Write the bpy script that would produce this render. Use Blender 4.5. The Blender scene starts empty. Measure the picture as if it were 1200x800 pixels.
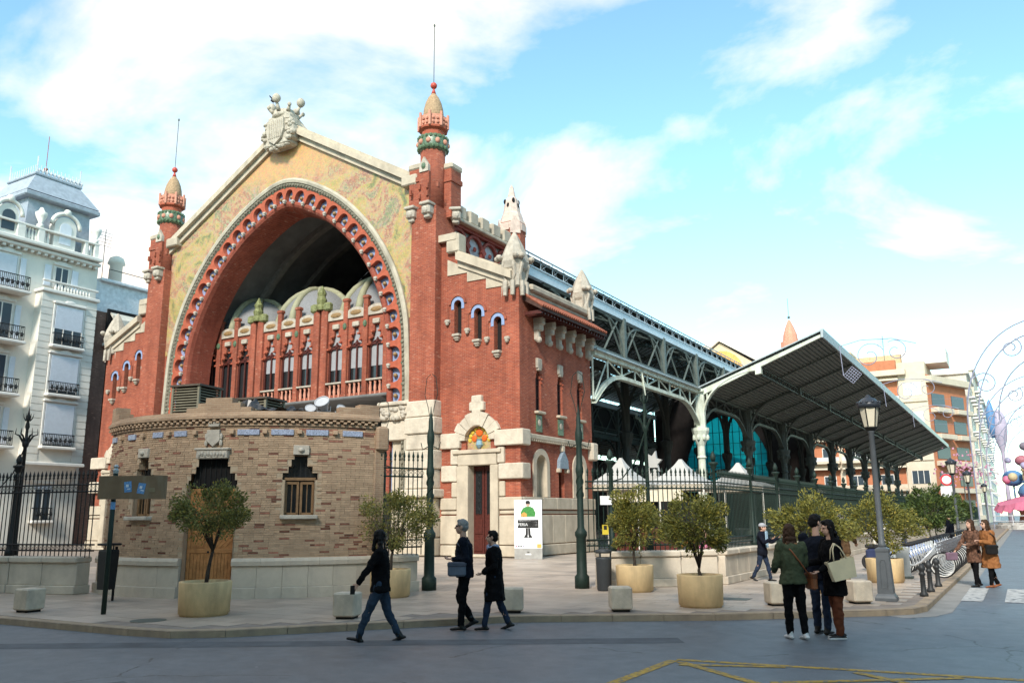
import bpy, math, random
from mathutils import Vector, Matrix
rnd = random.Random(11)
rad = math.radians
scene = bpy.context.scene
col = scene.collection

# ---------------------------------------------------------------- camera
cam_data = bpy.data.cameras.new('camera')
cam = bpy.data.objects.new('camera', cam_data)
col.objects.link(cam)
cam_data.sensor_width = 36
cam_data.lens = 29.54
cam_data.clip_end = 5000
cam.matrix_world = Matrix(((0.85862501, 0.11177367, 0.50026967, 0.0),
                           (0.51254651, -0.17255732, -0.84114211, 0.0),
                           (-0.00769234, 0.97863712, -0.20545124, 1.8),
                           (0, 0, 0, 1)))
scene.camera = cam

# ---------------------------------------------------------------- light
SUN_EL, SUN_AZ = rad(36), rad(166)          # azimuth clockwise from +Y: the sun stands behind the camera
sun_data = bpy.data.lights.new('sun', 'SUN')
sun_data.energy = 3.1
sun_data.angle = rad(9)
sun_data.color = (1.0, 0.93, 0.83)
sun = bpy.data.objects.new('sun', sun_data)
col.objects.link(sun)
sd = Vector((math.sin(SUN_AZ) * math.cos(SUN_EL), math.cos(SUN_AZ) * math.cos(SUN_EL), math.sin(SUN_EL)))
sun.rotation_euler = sd.to_track_quat('Z', 'Y').to_euler()
sun.location = sd * 100

world = bpy.data.worlds.new('World')
scene.world = world
world.use_nodes = True
wn, wl = world.node_tree.nodes, world.node_tree.links
wn.clear()


def wnode(t, **kw):
    n = wn.new(t)
    for k, v in kw.items():
        if k in n.inputs:
            n.inputs[k].default_value = v
        else:
            setattr(n, k, v)
    return n


w_out = wnode('ShaderNodeOutputWorld')
w_bg = wnode('ShaderNodeBackground', Strength=0.15)
w_sky = wnode('ShaderNodeTexSky', sky_type='NISHITA', sun_disc=False, sun_elevation=SUN_EL, sun_rotation=SUN_AZ,
              altitude=20, air_density=1.0, dust_density=0.35, ozone_density=1.3)
w_tc = wnode('ShaderNodeTexCoord')
# clouds: noise on a flat layer seen in perspective (direction divided by its height)
w_sep = wnode('ShaderNodeSeparateXYZ')
w_add = wnode('ShaderNodeMath', operation='ADD')
w_add.inputs[1].default_value = 0.16
w_max = wnode('ShaderNodeMath', operation='MAXIMUM')
w_max.inputs[1].default_value = 0.1
w_dx = wnode('ShaderNodeMath', operation='DIVIDE')
w_dy = wnode('ShaderNodeMath', operation='DIVIDE')
w_com = wnode('ShaderNodeCombineXYZ')
wl.new(w_tc.outputs['Generated'], w_sep.inputs[0])
wl.new(w_sep.outputs['Z'], w_add.inputs[0])
wl.new(w_add.outputs[0], w_max.inputs[0])
for d, s in ((w_dx, 'X'), (w_dy, 'Y')):
    wl.new(w_sep.outputs[s], d.inputs[0])
    wl.new(w_max.outputs[0], d.inputs[1])
wl.new(w_dx.outputs[0], w_com.inputs['X'])
wl.new(w_dy.outputs[0], w_com.inputs['Y'])
w_map = wnode('ShaderNodeMapping')
w_map.inputs['Location'].default_value = (33.8, 27.4, 0.0)
wl.new(w_com.outputs[0], w_map.inputs['Vector'])
w_n1 = wnode('ShaderNodeTexNoise', Scale=1.3, Detail=9.0, Roughness=0.56, Distortion=0.35)
wl.new(w_map.outputs[0], w_n1.inputs['Vector'])
# the cloud bank is thicker towards the west (left) and thins to the east
w_bias = wnode('ShaderNodeMath', operation='MULTIPLY')
w_bias.inputs[1].default_value = -0.13
wl.new(w_sep.outputs['X'], w_bias.inputs[0])
w_sum = wnode('ShaderNodeMath', operation='ADD')
wl.new(w_n1.outputs['Fac'], w_sum.inputs[0])
wl.new(w_bias.outputs[0], w_sum.inputs[1])
w_ramp = wnode('ShaderNodeValToRGB')
w_ramp.color_ramp.elements[0].position = 0.525
w_ramp.color_ramp.elements[1].position = 0.70
w_ramp.color_ramp.elements[0].color = (0, 0, 0, 1)
w_ramp.color_ramp.elements[1].color = (1, 1, 1, 1)
wl.new(w_sum.outputs[0], w_ramp.inputs[0])
w_tint = wnode('ShaderNodeMixRGB', blend_type='MULTIPLY')
w_tint.inputs['Fac'].default_value = 1.0
w_tint.inputs['Color2'].default_value = (1.22, 1.52, 1.30, 1)
wl.new(w_sky.outputs[0], w_tint.inputs['Color1'])
w_mix = wnode('ShaderNodeMixRGB')
w_mix.inputs['Color2'].default_value = (6.4, 5.6, 4.9, 1)
wl.new(w_ramp.outputs[0], w_mix.inputs['Fac'])
wl.new(w_tint.outputs[0], w_mix.inputs['Color1'])
wl.new(w_mix.outputs[0], w_bg.inputs['Color'])
wl.new(w_bg.outputs[0], w_out.inputs['Surface'])

vs = scene.view_settings
vs.view_transform = 'Standard'
vs.look = 'None'
vs.exposure = 0.76
vs.gamma = 1.0
vs.use_curve_mapping = False
scene.render.engine = 'CYCLES'

# ---------------------------------------------------------------- helpers
_root_loc = {}


def _finish(o, parent, label=None, cat=None, group=None, kind=None):
    if label:
        o['label'] = label
    if cat:
        o['category'] = cat
    if group:
        o['group'] = group
    if kind:
        o['kind'] = kind
    return o


def empty(name, loc, label=None, cat=None, rz=0.0, group=None):
    o = bpy.data.objects.new(name, None)
    o.empty_display_size = 0.2
    col.objects.link(o)
    o.location = loc
    o.rotation_euler = (0, 0, rz)
    _root_loc[o.name] = Vector(loc)
    return _finish(o, None, label, cat, group)


def wloc(o):
    return _root_loc.get(o.name, Vector((0, 0, 0)))


class MB:
    """collects geometry; build() links it as one mesh object"""

    def __init__(s):
        s.v, s.f = [], []

    def add(s, vs_, fs_):
        b = len(s.v)
        s.v += [tuple(p) for p in vs_]
        s.f += [tuple(i + b for i in f) for f in fs_]
        return s

    def box(s, lo, hi):
        x0, y0, z0 = lo
        x1, y1, z1 = hi
        return s.add([(x0, y0, z0), (x1, y0, z0), (x1, y1, z0), (x0, y1, z0), (x0, y0, z1), (x1, y0, z1), (x1, y1, z1), (x0, y1, z1)],
                     [(0, 3, 2, 1), (4, 5, 6, 7), (0, 1, 5, 4), (1, 2, 6, 5), (2, 3, 7, 6), (3, 0, 4, 7)])

    def cbox(s, c, size, rz=0.0, m=None):
        hx, hy, hz = size[0] / 2, size[1] / 2, size[2] / 2
        M = (m or Matrix.Rotation(rz, 3, 'Z'))
        pts = [Vector(c) + M @ Vector((x * hx, y * hy, z * hz)) for z in (-1, 1) for (x, y) in ((-1, -1), (1, -1), (1, 1), (-1, 1))]
        return s.add(pts, [(0, 3, 2, 1), (4, 5, 6, 7), (0, 1, 5, 4), (1, 2, 6, 5), (2, 3, 7, 6), (3, 0, 4, 7)])

    def bbox(s, c, size, bev=0.02, rz=0.0):
        """box with chamfered edges (24 vertices)"""
        hx, hy, hz = size[0] / 2, size[1] / 2, size[2] / 2
        b = min(bev, hx * .45, hy * .45, hz * .45)
        M = Matrix.Rotation(rz, 3, 'Z')
        prof = [(-hz, b), (-hz + b, 0), (hz - b, 0), (hz, b)]
        pts = []
        for z, i in prof:
            X, Y = hx - i, hy - i
            ring = [(-X + b, -Y), (X - b, -Y), (X, -Y + b), (X, Y - b), (X - b, Y), (-X + b, Y), (-X, Y - b), (-X, -Y + b)]
            pts += [Vector(c) + M @ Vector((x, y, z)) for x, y in ring]
        fs = [tuple(reversed(range(8))), tuple(range(24, 32))]
        for k in range(3):
            for i in range(8):
                j = (i + 1) % 8
                fs.append((k * 8 + i, k * 8 + j, k * 8 + 8 + j, k * 8 + 8 + i))
        return s.add(pts, fs)

    def tube(s, path, r, n=6, cap=True):
        path = [Vector(p) for p in path]
        rs = r if isinstance(r, (list, tuple)) else [r] * len(path)
        rings = []
        prev = None
        for i, p in enumerate(path):
            a = path[max(i - 1, 0)]
            b = path[min(i + 1, len(path) - 1)]
            d = (b - a)
            d = d.normalized() if d.length > 1e-9 else Vector((0, 0, 1))
            if prev is None:
                ref = Vector((0, 0, 1)) if abs(d.z) < .9 else Vector((1, 0, 0))
                u = d.cross(ref).normalized()
            else:
                u = (prev - d * prev.dot(d))
                u = u.normalized() if u.length > 1e-6 else d.orthogonal().normalized()
            prev = u
            w = d.cross(u)
            rings.append([p + (u * math.cos(2 * math.pi * k / n) + w * math.sin(2 * math.pi * k / n)) * rs[i] for k in range(n)])
        vs_, fs_ = [], []
        for rg in rings:
            vs_ += rg
        for i in range(len(rings) - 1):
            for k in range(n):
                l = (k + 1) % n
                fs_.append((i * n + k, i * n + l, i * n + n + l, i * n + n + k))
        if cap:
            fs_.append(tuple(reversed(range(n))))
            fs_.append(tuple(range((len(rings) - 1) * n, len(rings) * n)))
        return s.add(vs_, fs_)

    def lathe(s, c, prof, n=12, sx=1.0, sy=1.0, rz=0.0, cap=True):
        """profile [(r, z)...] revolved about the vertical through c"""
        vs_, fs_ = [], []
        for r, z in prof:
            for k in range(n):
                a = 2 * math.pi * k / n + rz
                vs_.append((c[0] + r * sx * math.cos(a), c[1] + r * sy * math.sin(a), c[2] + z))
        m = len(prof)
        for i in range(m - 1):
            for k in range(n):
                l = (k + 1) % n
                fs_.append((i * n + k, i * n + l, i * n + n + l, i * n + n + k))
        if cap:
            fs_.append(tuple(reversed(range(n))))
            fs_.append(tuple(range((m - 1) * n, m * n)))
        return s.add(vs_, fs_)

    def ball(s, c, r, n=10, m=6):
        r3 = r if isinstance(r, (list, tuple)) else (r, r, r)
        vs_, fs_ = [(c[0], c[1], c[2] - r3[2])], []
        for i in range(1, m):
            t = math.pi * i / m - math.pi / 2
            for k in range(n):
                a = 2 * math.pi * k / n
                vs_.append((c[0] + r3[0] * math.cos(t) * math.cos(a), c[1] + r3[1] * math.cos(t) * math.sin(a), c[2] + r3[2] * math.sin(t)))
        vs_.append((c[0], c[1], c[2] + r3[2]))
        last = len(vs_) - 1
        for k in range(n):
            l = (k + 1) % n
            fs_.append((0, 1 + l, 1 + k))
            fs_.append((last, last - n + k, last - n + l))
            for i in range(m - 2):
                fs_.append((1 + i * n + k, 1 + i * n + l, 1 + i * n + n + l, 1 + i * n + n + k))
        return s.add(vs_, fs_)

    def prism(s, poly, fn, d0, d1):
        """closed 2-D polygon (convex or not) extruded from d0 to d1; fn(a, b, d) -> point"""
        n = len(poly)
        vs_ = [fn(a, b, d0) for a, b in poly] + [fn(a, b, d1) for a, b in poly]
        fs_ = [tuple(range(n)), tuple(reversed(range(n, 2 * n)))]
        for i in range(n):
            j = (i + 1) % n
            fs_.append((i, i + n, j + n, j))
        return s.add(vs_, fs_)

    def strip(s, A, B, closed=False):
        """quads between two polylines of equal length"""
        n = len(A)
        fs_ = []
        for i in range(n if closed else n - 1):
            j = (i + 1) % n
            fs_.append((i, j, n + j, n + i))
        return s.add(list(A) + list(B), fs_)

    def mesh(s, name, mat, smooth=False, off=None):
        me = bpy.data.meshes.new(name)
        vv = s.v if off is None else [(x - off[0], y - off[1], z - off[2]) for x, y, z in s.v]
        me.from_pydata(vv, [], s.f)
        me.materials.append(mat)
        me.validate()
        if smooth:
            me.polygons.foreach_set('use_smooth', [True] * len(me.polygons))
        return me

    def build(s, name, mat, parent=None, smooth=False, world=True, origin=None, **kw):
        """world=True: coordinates are world ones, rewritten relative to the parent thing"""
        pl = wloc(parent) if (parent is not None and world) else Vector((0, 0, 0))
        o_loc = Vector(origin) if origin is not None else Vector((0, 0, 0))
        off = (o_loc if origin is not None else pl)
        me = s.mesh(name, mat, smooth, off if off.length else None)
        o = bpy.data.objects.new(name, me)
        col.objects.link(o)
        if origin is not None:
            o.location = o_loc - pl
        _root_loc[o.name] = o_loc if origin is not None else pl
        if parent is not None:
            o.parent = parent
        return _finish(o, parent, **kw)


def inst(name, me, parent, loc, rz=0.0, scale=None):
    """another object on shared mesh data; loc is in world space, the parent must be unrotated"""
    o = bpy.data.objects.new(name, me)
    col.objects.link(o)
    o.location = Vector(loc) - (wloc(parent) if parent is not None else Vector((0, 0, 0)))
    o.rotation_euler = (0, 0, rz)
    if scale:
        o.scale = scale
    o.parent = parent
    _root_loc[o.name] = Vector(loc)
    return o


def copy_tree(o, parent=None):
    c = o.copy()
    col.objects.link(c)
    c.parent = parent
    for ch in list(o.children):
        copy_tree(ch, c)
    return c


# ---------------------------------------------------------------- materials
MATS = {}


def nt(name):
    m = bpy.data.materials.new(name)
    m.use_nodes = True
    N, L = m.node_tree.nodes, m.node_tree.links
    b = N['Principled BSDF']
    return m, N, L, b


def c4(c, k=1.0):
    return (min(c[0] * k, 1), min(c[1] * k, 1), min(c[2] * k, 1), 1)


def mat(name, c, rough=.8, var=.18, scale=3.0, bump=0.0, bscale=40.0, metal=0.0, fine=0.0, stain=None, island=0.0, spec=0.3):
    """plain surface: base colour with two scales of noise, fine relief, optional dirt and per-piece variation"""
    m, N, L, b = nt(name)
    b.inputs['Roughness'].default_value = rough
    b.inputs['Metallic'].default_value = metal
    b.inputs['Specular IOR Level'].default_value = spec
    tc = N.new('ShaderNodeTexCoord')
    n = N.new('ShaderNodeTexNoise')
    n.inputs['Scale'].default_value = scale
    n.inputs['Detail'].default_value = 6
    n.inputs['Roughness'].default_value = .62
    L.new(tc.outputs['Object'], n.inputs['Vector'])
    r = N.new('ShaderNodeValToRGB')
    r.color_ramp.elements[0].position = .32
    r.color_ramp.elements[1].position = .68
    r.color_ramp.elements[0].color = c4(c, 1 - var)
    r.color_ramp.elements[1].color = c4(c, 1 + var)
    L.new(n.outputs['Fac'], r.inputs[0])
    out = r.outputs[0]
    if stain:
        n2 = N.new('ShaderNodeTexNoise')
        n2.inputs['Scale'].default_value = stain[1]
        n2.inputs['Detail'].default_value = 8
        mp = N.new('ShaderNodeMapping')
        mp.inputs['Scale'].default_value = (1, 1, .3)
        L.new(tc.outputs['Object'], mp.inputs[0])
        L.new(mp.outputs[0], n2.inputs['Vector'])
        rr = N.new('ShaderNodeValToRGB')
        rr.color_ramp.elements[0].position = stain[3] if len(stain) > 3 else .5
        rr.color_ramp.elements[1].position = rr.color_ramp.elements[0].position + (.1 if len(stain) > 3 else .22)
        L.new(n2.outputs['Fac'], rr.inputs[0])
        sc = N.new('ShaderNodeMath')
        sc.operation = 'MULTIPLY'
        sc.inputs[1].default_value = stain[2]
        L.new(rr.outputs[0], sc.inputs[0])
        mx = N.new('ShaderNodeMixRGB')
        mx.inputs['Color2'].default_value = c4(stain[0])
        L.new(sc.outputs[0], mx.inputs['Fac'])
        L.new(out, mx.inputs['Color1'])
        out = mx.outputs[0]
    if island:
        g = N.new('ShaderNodeNewGeometry')
        hs = N.new('ShaderNodeHueSaturation')
        mr = N.new('ShaderNodeMapRange')
        mr.inputs['To Min'].default_value = 1 - island
        mr.inputs['To Max'].default_value = 1 + island
        L.new(g.outputs['Random Per Island'], mr.inputs['Value'])
        L.new(mr.outputs[0], hs.inputs['Value'])
        L.new(out, hs.inputs['Color'])
        out = hs.outputs[0]
    L.new(out, b.inputs['Base Color'])
    if bump:
        n3 = N.new('ShaderNodeTexNoise')
        n3.inputs['Scale'].default_value = bscale
        n3.inputs['Detail'].default_value = 5
        L.new(tc.outputs['Object'], n3.inputs['Vector'])
        bp = N.new('ShaderNodeBump')
        bp.inputs['Strength'].default_value = bump
        bp.inputs['Distance'].default_value = .02
        L.new(n3.outputs['Fac'], bp.inputs['Height'])
        L.new(bp.outputs[0], b.inputs['Normal'])
    MATS[name] = m
    return m


def brick_mat(name, c1, c2, mortar, bw=.25, bh=.066, ms=.009, patch=None):
    m, N, L, b = nt(name)
    b.inputs['Roughness'].default_value = .85
    b.inputs['Specular IOR Level'].default_value = .2
    tc = N.new('ShaderNodeTexCoord')
    sp = N.new('ShaderNodeSeparateXYZ')
    L.new(tc.outputs['Object'], sp.inputs[0])
    ad = N.new('ShaderNodeMath')
    L.new(sp.outputs['X'], ad.inputs[0])
    L.new(sp.outputs['Y'], ad.inputs[1])
    cb = N.new('ShaderNodeCombineXYZ')
    L.new(ad.outputs[0], cb.inputs['X'])
    L.new(sp.outputs['Z'], cb.inputs['Y'])
    bt = N.new('ShaderNodeTexBrick')
    bt.inputs['Color1'].default_value = c4(c1)
    bt.inputs['Color2'].default_value = c4(c2)
    bt.inputs['Mortar'].default_value = c4(mortar)
    bt.inputs['Scale'].default_value = 1
    bt.inputs['Mortar Size'].default_value = ms
    bt.inputs['Mortar Smooth'].default_value = .3
    bt.inputs['Brick Width'].default_value = bw
    bt.inputs['Row Height'].default_value = bh
    L.new(cb.outputs[0], bt.inputs['Vector'])
    n = N.new('ShaderNodeTexNoise')
    n.inputs['Scale'].default_value = .55
    n.inputs['Detail'].default_value = 8
    n.inputs['Roughness'].default_value = .65
    L.new(tc.outputs['Object'], n.inputs['Vector'])
    r = N.new('ShaderNodeValToRGB')
    r.color_ramp.elements[0].position = .3
    r.color_ramp.elements[1].position = .7
    r.color_ramp.elements[0].color = (.72, .70, .70, 1)
    r.color_ramp.elements[1].color = (1.22, 1.2, 1.18, 1)
    L.new(n.outputs['Fac'], r.inputs[0])
    mu = N.new('ShaderNodeMixRGB')
    mu.blend_type = 'MULTIPLY'
    mu.inputs['Fac'].default_value = 1
    L.new(bt.outputs['Color'], mu.inputs['Color1'])
    L.new(r.outputs[0], mu.inputs['Color2'])
    out = mu.outputs[0]
    # salt bloom: pale flecks of single bricks
    n2 = N.new('ShaderNodeTexNoise')
    n2.inputs['Scale'].default_value = 5
    n2.inputs['Detail'].default_value = 4
    mp = N.new('ShaderNodeMapping')
    mp.inputs['Scale'].default_value = (.7, .7, 2.6)
    L.new(tc.outputs['Object'], mp.inputs[0])
    L.new(mp.outputs[0], n2.inputs['Vector'])
    r2 = N.new('ShaderNodeValToRGB')
    r2.color_ramp.elements[0].position = .60
    r2.color_ramp.elements[1].position = .74
    r2.color_ramp.elements[1].color = (.5, .5, .5, 1)
    L.new(n2.outputs['Fac'], r2.inputs[0])
    mx = N.new('ShaderNodeMixRGB')
    mx.inputs['Color2'].default_value = c4(patch or (.62, .38, .27))
    L.new(r2.outputs[0], mx.inputs['Fac'])
    L.new(out, mx.inputs['Color1'])
    # soot and rain streaks
    n4 = N.new('ShaderNodeTexNoise')
    n4.inputs['Scale'].default_value = 1.1
    n4.inputs['Detail'].default_value = 7
    m4 = N.new('ShaderNodeMapping')
    m4.inputs['Scale'].default_value = (1.6, 1.6, .16)
    L.new(tc.outputs['Object'], m4.inputs[0])
    L.new(m4.outputs[0], n4.inputs['Vector'])
    r4 = N.new('ShaderNodeValToRGB')
    r4.color_ramp.elements[0].position = .48
    r4.color_ramp.elements[1].position = .75
    r4.color_ramp.elements[1].color = (.55, .55, .55, 1)
    L.new(n4.outputs['Fac'], r4.inputs[0])
    x4 = N.new('ShaderNodeMixRGB')
    x4.inputs['Color2'].default_value = c4((c1[0] * .38, c1[1] * .42, c1[2] * .5))
    L.new(r4.outputs[0], x4.inputs['Fac'])
    L.new(mx.outputs[0], x4.inputs['Color1'])
    L.new(x4.outputs[0], b.inputs['Base Color'])
    bp = N.new('ShaderNodeBump')
    bp.inputs['Strength'].default_value = .6
    bp.inputs['Distance'].default_value = .012
    bp.invert = True
    L.new(bt.outputs['Fac'], bp.inputs['Height'])
    L.new(bp.outputs[0], b.inputs['Normal'])
    MATS[name] = m
    return m


def glass_mat(name, c, rough=.08, alpha=None, spec=.6):
    m, N, L, b = nt(name)
    b.inputs['Base Color'].default_value = c4(c)
    b.inputs['Roughness'].default_value = rough
    b.inputs['Specular IOR Level'].default_value = spec
    if alpha is not None:
        tr = N.new('ShaderNodeBsdfTransparent')
        tr.inputs['Color'].default_value = c4((.85, .93, .97))
        mx = N.new('ShaderNodeMixShader')
        mx.inputs['Fac'].default_value = alpha
        L.new(tr.outputs[0], mx.inputs[1])
        L.new(b.outputs[0], mx.inputs[2])
        L.new(mx.outputs[0], N['Material Output'].inputs['Surface'])
    MATS[name] = m
    return m


brick_red = brick_mat('brick red', (.37, .092, .048), (.25, .058, .036), (.36, .17, .115))
brick_dark = brick_mat('brick brown', (.20, .105, .075), (.16, .08, .06), (.26, .2, .16))
terracotta = mat('terracotta', (.38, .092, .048), .75, .2, 4, .25, 30)
terracotta_pale = mat('terracotta pale', (.55, .25, .17), .8, .2, 5, .3, 25)
stone = mat('cream stone', (.47, .40, .305), .85, .12, 2.2, .45, 14, stain=((.26, .22, .17), 1.6, .6))
stone_rough = mat('rusticated stone', (.53, .46, .365), .9, .14, 3.0, 1.0, 9, stain=((.28, .24, .19), 1.3, .55))
stone_grey = mat('weathered stone', (.47, .425, .36), .9, .2, 3.5, .6, 18, stain=((.2, .18, .15), 2.0, .5))
stone_white = mat('pale carved stone', (.43, .38, .31), .9, .2, 5, .8, 22, stain=((.27, .23, .18), 3.0, .6))
stone_wall = mat('low wall limestone', (.56, .485, .39), .85, .13, 2.0, .35, 22, stain=((.27, .24, .2), 1.4, .5))
pav_brick = mat('buff brick', (.43, .30, .20), .9, .12, 5, .4, 60, island=.13)
pav_brick_red = mat('reddish brick', (.25, .115, .08), .9, .25, 9, .4, 60, island=.45)
pav_masonry = brick_mat('buff masonry', (.40, .275, .18), (.31, .2, .13), (.40, .31, .22), .22, .05, .008, patch=(.42, .33, .24))
mortar = mat('mortar', (.42, .33, .235), .95, .15, 8, .3, 60)
iron_green = mat('green painted iron', (.012, .026, .020), .6, .25, 6, .1, 60, spec=.3)
iron_black = mat('black painted iron', (.009, .010, .011), .55, .2, 6, spec=.3)
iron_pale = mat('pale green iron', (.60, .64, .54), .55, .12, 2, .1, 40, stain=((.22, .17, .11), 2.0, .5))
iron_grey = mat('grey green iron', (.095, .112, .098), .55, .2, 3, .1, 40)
girder_blue = mat('light blue grey steel', (.50, .58, .62), .5, .1, 3)
zinc = mat('zinc sheet', (.36, .40, .41), .45, .15, 3, metal=.3)
wood_dark = mat('dark red wood', (.075, .018, .013), .45, .3, 9, .2, 60)
wood_door = mat('varnished pine', (.36, .165, .06), .5, .3, 7, .25, 50, island=.15)
wood_win = mat('weathered window wood', (.22, .13, .065), .6, .25, 9)
dark_glass = glass_mat('dark glass', (.018, .02, .022), .06)
black_in = mat('dark interior', (.012, .011, .011), .9)
blind_white = mat('white blind', (.46, .47, .49), .7, .08, 4)
tile_blue = mat('blue glazed tile', (.30, .34, .45), .4, .6, 45, spec=.5)
glaze_blue = mat('sky blue glaze', (.24, .31, .48), .35, .15, 9, spec=.5)
glaze_green = mat('green glaze', (.09, .14, .075), .3, .55, 12, .5, 30, spec=.6)
gold = mat('ochre ceramic', (.26, .16, .07), .45, .4, 14, .4, 30)
roof_tile = mat('roof tiles', (.26, .085, .05), .8, .3, 8, .5, 30)

# ================================================================ ground
from mathutils.geometry import tessellate_polygon

PAVE_Z = 0.105


def asphalt_mat():
    m, N, L, b = nt('asphalt')
    b.inputs['Specular IOR Level'].default_value = .5
    tc = N.new('ShaderNodeTexCoord')

    def noise(scale, det, rough=.6, sc=(1, 1, 1), dist=0.0):
        mp = N.new('ShaderNodeMapping')
        mp.inputs['Scale'].default_value = sc
        L.new(tc.outputs['Object'], mp.inputs[0])
        n = N.new('ShaderNodeTexNoise')
        n.inputs['Scale'].default_value = scale
        n.inputs['Detail'].default_value = det
        n.inputs['Roughness'].default_value = rough
        n.inputs['Distortion'].default_value = dist
        L.new(mp.outputs[0], n.inputs['Vector'])
        return n

    n1 = noise(.45, 9, .7)
    r1 = N.new('ShaderNodeValToRGB')
    r1.color_ramp.elements[0].position = .36
    r1.color_ramp.elements[1].position = .66
    r1.color_ramp.elements[0].color = (.078, .090, .106, 1)
    r1.color_ramp.elements[1].color = (.165, .181, .20, 1)
    n1b = noise(3.2, 6, .7)
    mz = N.new('ShaderNodeMath')
    mz.operation = 'MULTIPLY_ADD'
    mz.inputs[1].default_value = .55
    L.new(n1b.outputs['Fac'], mz.inputs[0])
    ms0 = N.new('ShaderNodeMath')
    ms0.operation = 'MULTIPLY'
    ms0.inputs[1].default_value = .45
    L.new(n1.outputs['Fac'], ms0.inputs[0])
    L.new(ms0.outputs[0], mz.inputs[2])
    L.new(mz.outputs[0], r1.inputs[0])
    n2 = noise(70, 4, .75)
    r2 = N.new('ShaderNodeValToRGB')
    r2.color_ramp.elements[0].position = .35
    r2.color_ramp.elements[1].position = .75
    r2.color_ramp.elements[0].color = (.62, .62, .62, 1)
    r2.color_ramp.elements[1].color = (1.5, 1.5, 1.5, 1)
    L.new(n2.outputs['Fac'], r2.inputs[0])
    mu = N.new('ShaderNodeMixRGB')
    mu.blend_type = 'MULTIPLY'
    mu.inputs['Fac'].default_value = 1
    L.new(r1.outputs[0], mu.inputs['Color1'])
    L.new(r2.outputs[0], mu.inputs['Color2'])
    # cracks: thin borders of large distorted cells
    vo = N.new('ShaderNodeTexVoronoi')
    vo.feature = 'DISTANCE_TO_EDGE'
    vo.inputs['Scale'].default_value = .33
    nd = noise(1.6, 5)
    mxv = N.new('ShaderNodeMixRGB')
    mxv.inputs['Fac'].default_value = .35
    L.new(tc.outputs['Object'], mxv.inputs['Color1'])
    L.new(nd.outputs['Color'], mxv.inputs['Color2'])
    L.new(mxv.outputs[0], vo.inputs['Vector'])
    lt = N.new('ShaderNodeMath')
    lt.operation = 'LESS_THAN'
    lt.inputs[1].default_value = .003
    L.new(vo.outputs['Distance'], lt.inputs[0])
    n4 = noise(.5, 2)
    gt = N.new('ShaderNodeMath')
    gt.operation = 'GREATER_THAN'
    gt.inputs[1].default_value = .5
    L.new(n4.outputs['Fac'], gt.inputs[0])
    ml = N.new('ShaderNodeMath')
    ml.operation = 'MULTIPLY'
    L.new(lt.outputs[0], ml.inputs[0])
    L.new(gt.outputs[0], ml.inputs[1])
    mc = N.new('ShaderNodeMixRGB')
    mc.inputs['Color2'].default_value = (.04, .045, .05, 1)
    L.new(ml.outputs[0], mc.inputs['Fac'])
    L.new(mu.outputs[0], mc.inputs['Color1'])
    # pale specks: trodden gum and litter dust
    v2 = N.new('ShaderNodeTexVoronoi')
    v2.inputs['Scale'].default_value = 1.1
    L.new(tc.outputs['Object'], v2.inputs['Vector'])
    l2 = N.new('ShaderNodeMath')
    l2.operation = 'LESS_THAN'
    l2.inputs[1].default_value = .022
    L.new(v2.outputs['Distance'], l2.inputs[0])
    ms = N.new('ShaderNodeMixRGB')
    ms.inputs['Color2'].default_value = (.3, .3, .3, 1)
    L.new(l2.outputs[0], ms.inputs['Fac'])
    L.new(mc.outputs[0], ms.inputs['Color1'])
    L.new(ms.outputs[0], b.inputs['Base Color'])
    rr = N.new('ShaderNodeMapRange')
    rr.inputs['To Min'].default_value = .30
    rr.inputs['To Max'].default_value = .72
    L.new(n1.outputs['Fac'], rr.inputs['Value'])
    L.new(rr.outputs[0], b.inputs['Roughness'])
    bp = N.new('ShaderNodeBump')
    bp.inputs['Strength'].default_value = .5
    bp.inputs['Distance'].default_value = .01
    L.new(n2.outputs['Fac'], bp.inputs['Height'])
    L.new(bp.outputs[0], b.inputs['Normal'])
    return m


asphalt = asphalt_mat()
MB().add([(-1500, -1500, 0), (1500, -1500, 0), (1500, 1500, 0), (-1500, 1500, 0)], [(0, 1, 2, 3)]).build('road', asphalt, kind='structure')

slab_mat = mat('paving slabs', (.42, .345, .28), .45, .15, .8, .12, 50, island=.10, stain=((.14, .125, .12), .7, .55), spec=.4)
joint_mat = mat('paving joints', (.24, .2, .17), .9, .2, 4)
kerb_mat = mat('kerb stone', (.34, .26, .18), .8, .2, 3, .4, 40, stain=((.12, .10, .09), 2.5, .6))
gutter_mat = mat('gutter concrete', (.26, .25, .235), .85, .15, 2, .3, 50)

KERB = [(-70, 7.2), (-30, 8.3), (-16.1, 8.9), (-12.6, 9.0), (-11.7, 9.12), (-11.0, 9.6), (-8.0, 13.3), (-4.9, 15.2), (-2.35, 17.3), (-1.95, 17.75), (-1.78, 18.4),
        (-1.74, 30), (-1.74, 60), (-1.74, 168)]
poly = KERB + [(-55, 168), (-55, 120), (-70, 120)]
pave = MB()
tri = tessellate_polygon([[Vector((x, y, 0)) for x, y in poly]])
pave.add([(x, y, PAVE_Z - .006) for x, y in poly], tri)
pavement = pave.build('pavement', joint_mat, kind='structure')


def inside(x, y, pg):
    r = False
    j = len(pg) - 1
    for i in range(len(pg)):
        (xi, yi), (xj, yj) = pg[i], pg[j]
        if (yi > y) != (yj > y) and x < (xj - xi) * (y - yi) / (yj - yi) + xi:
            r = not r
        j = i
    return r


def offset_line(pl, d):
    """polyline shifted to its left by d"""
    out = []
    for i, p in enumerate(pl):
        a = Vector(pl[max(i - 1, 0)])
        b = Vector(pl[min(i + 1, len(pl) - 1)])
        t = (b - a).normalized()
        out.append((p[0] - t.y * d, p[1] + t.x * d))
    return out


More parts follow.
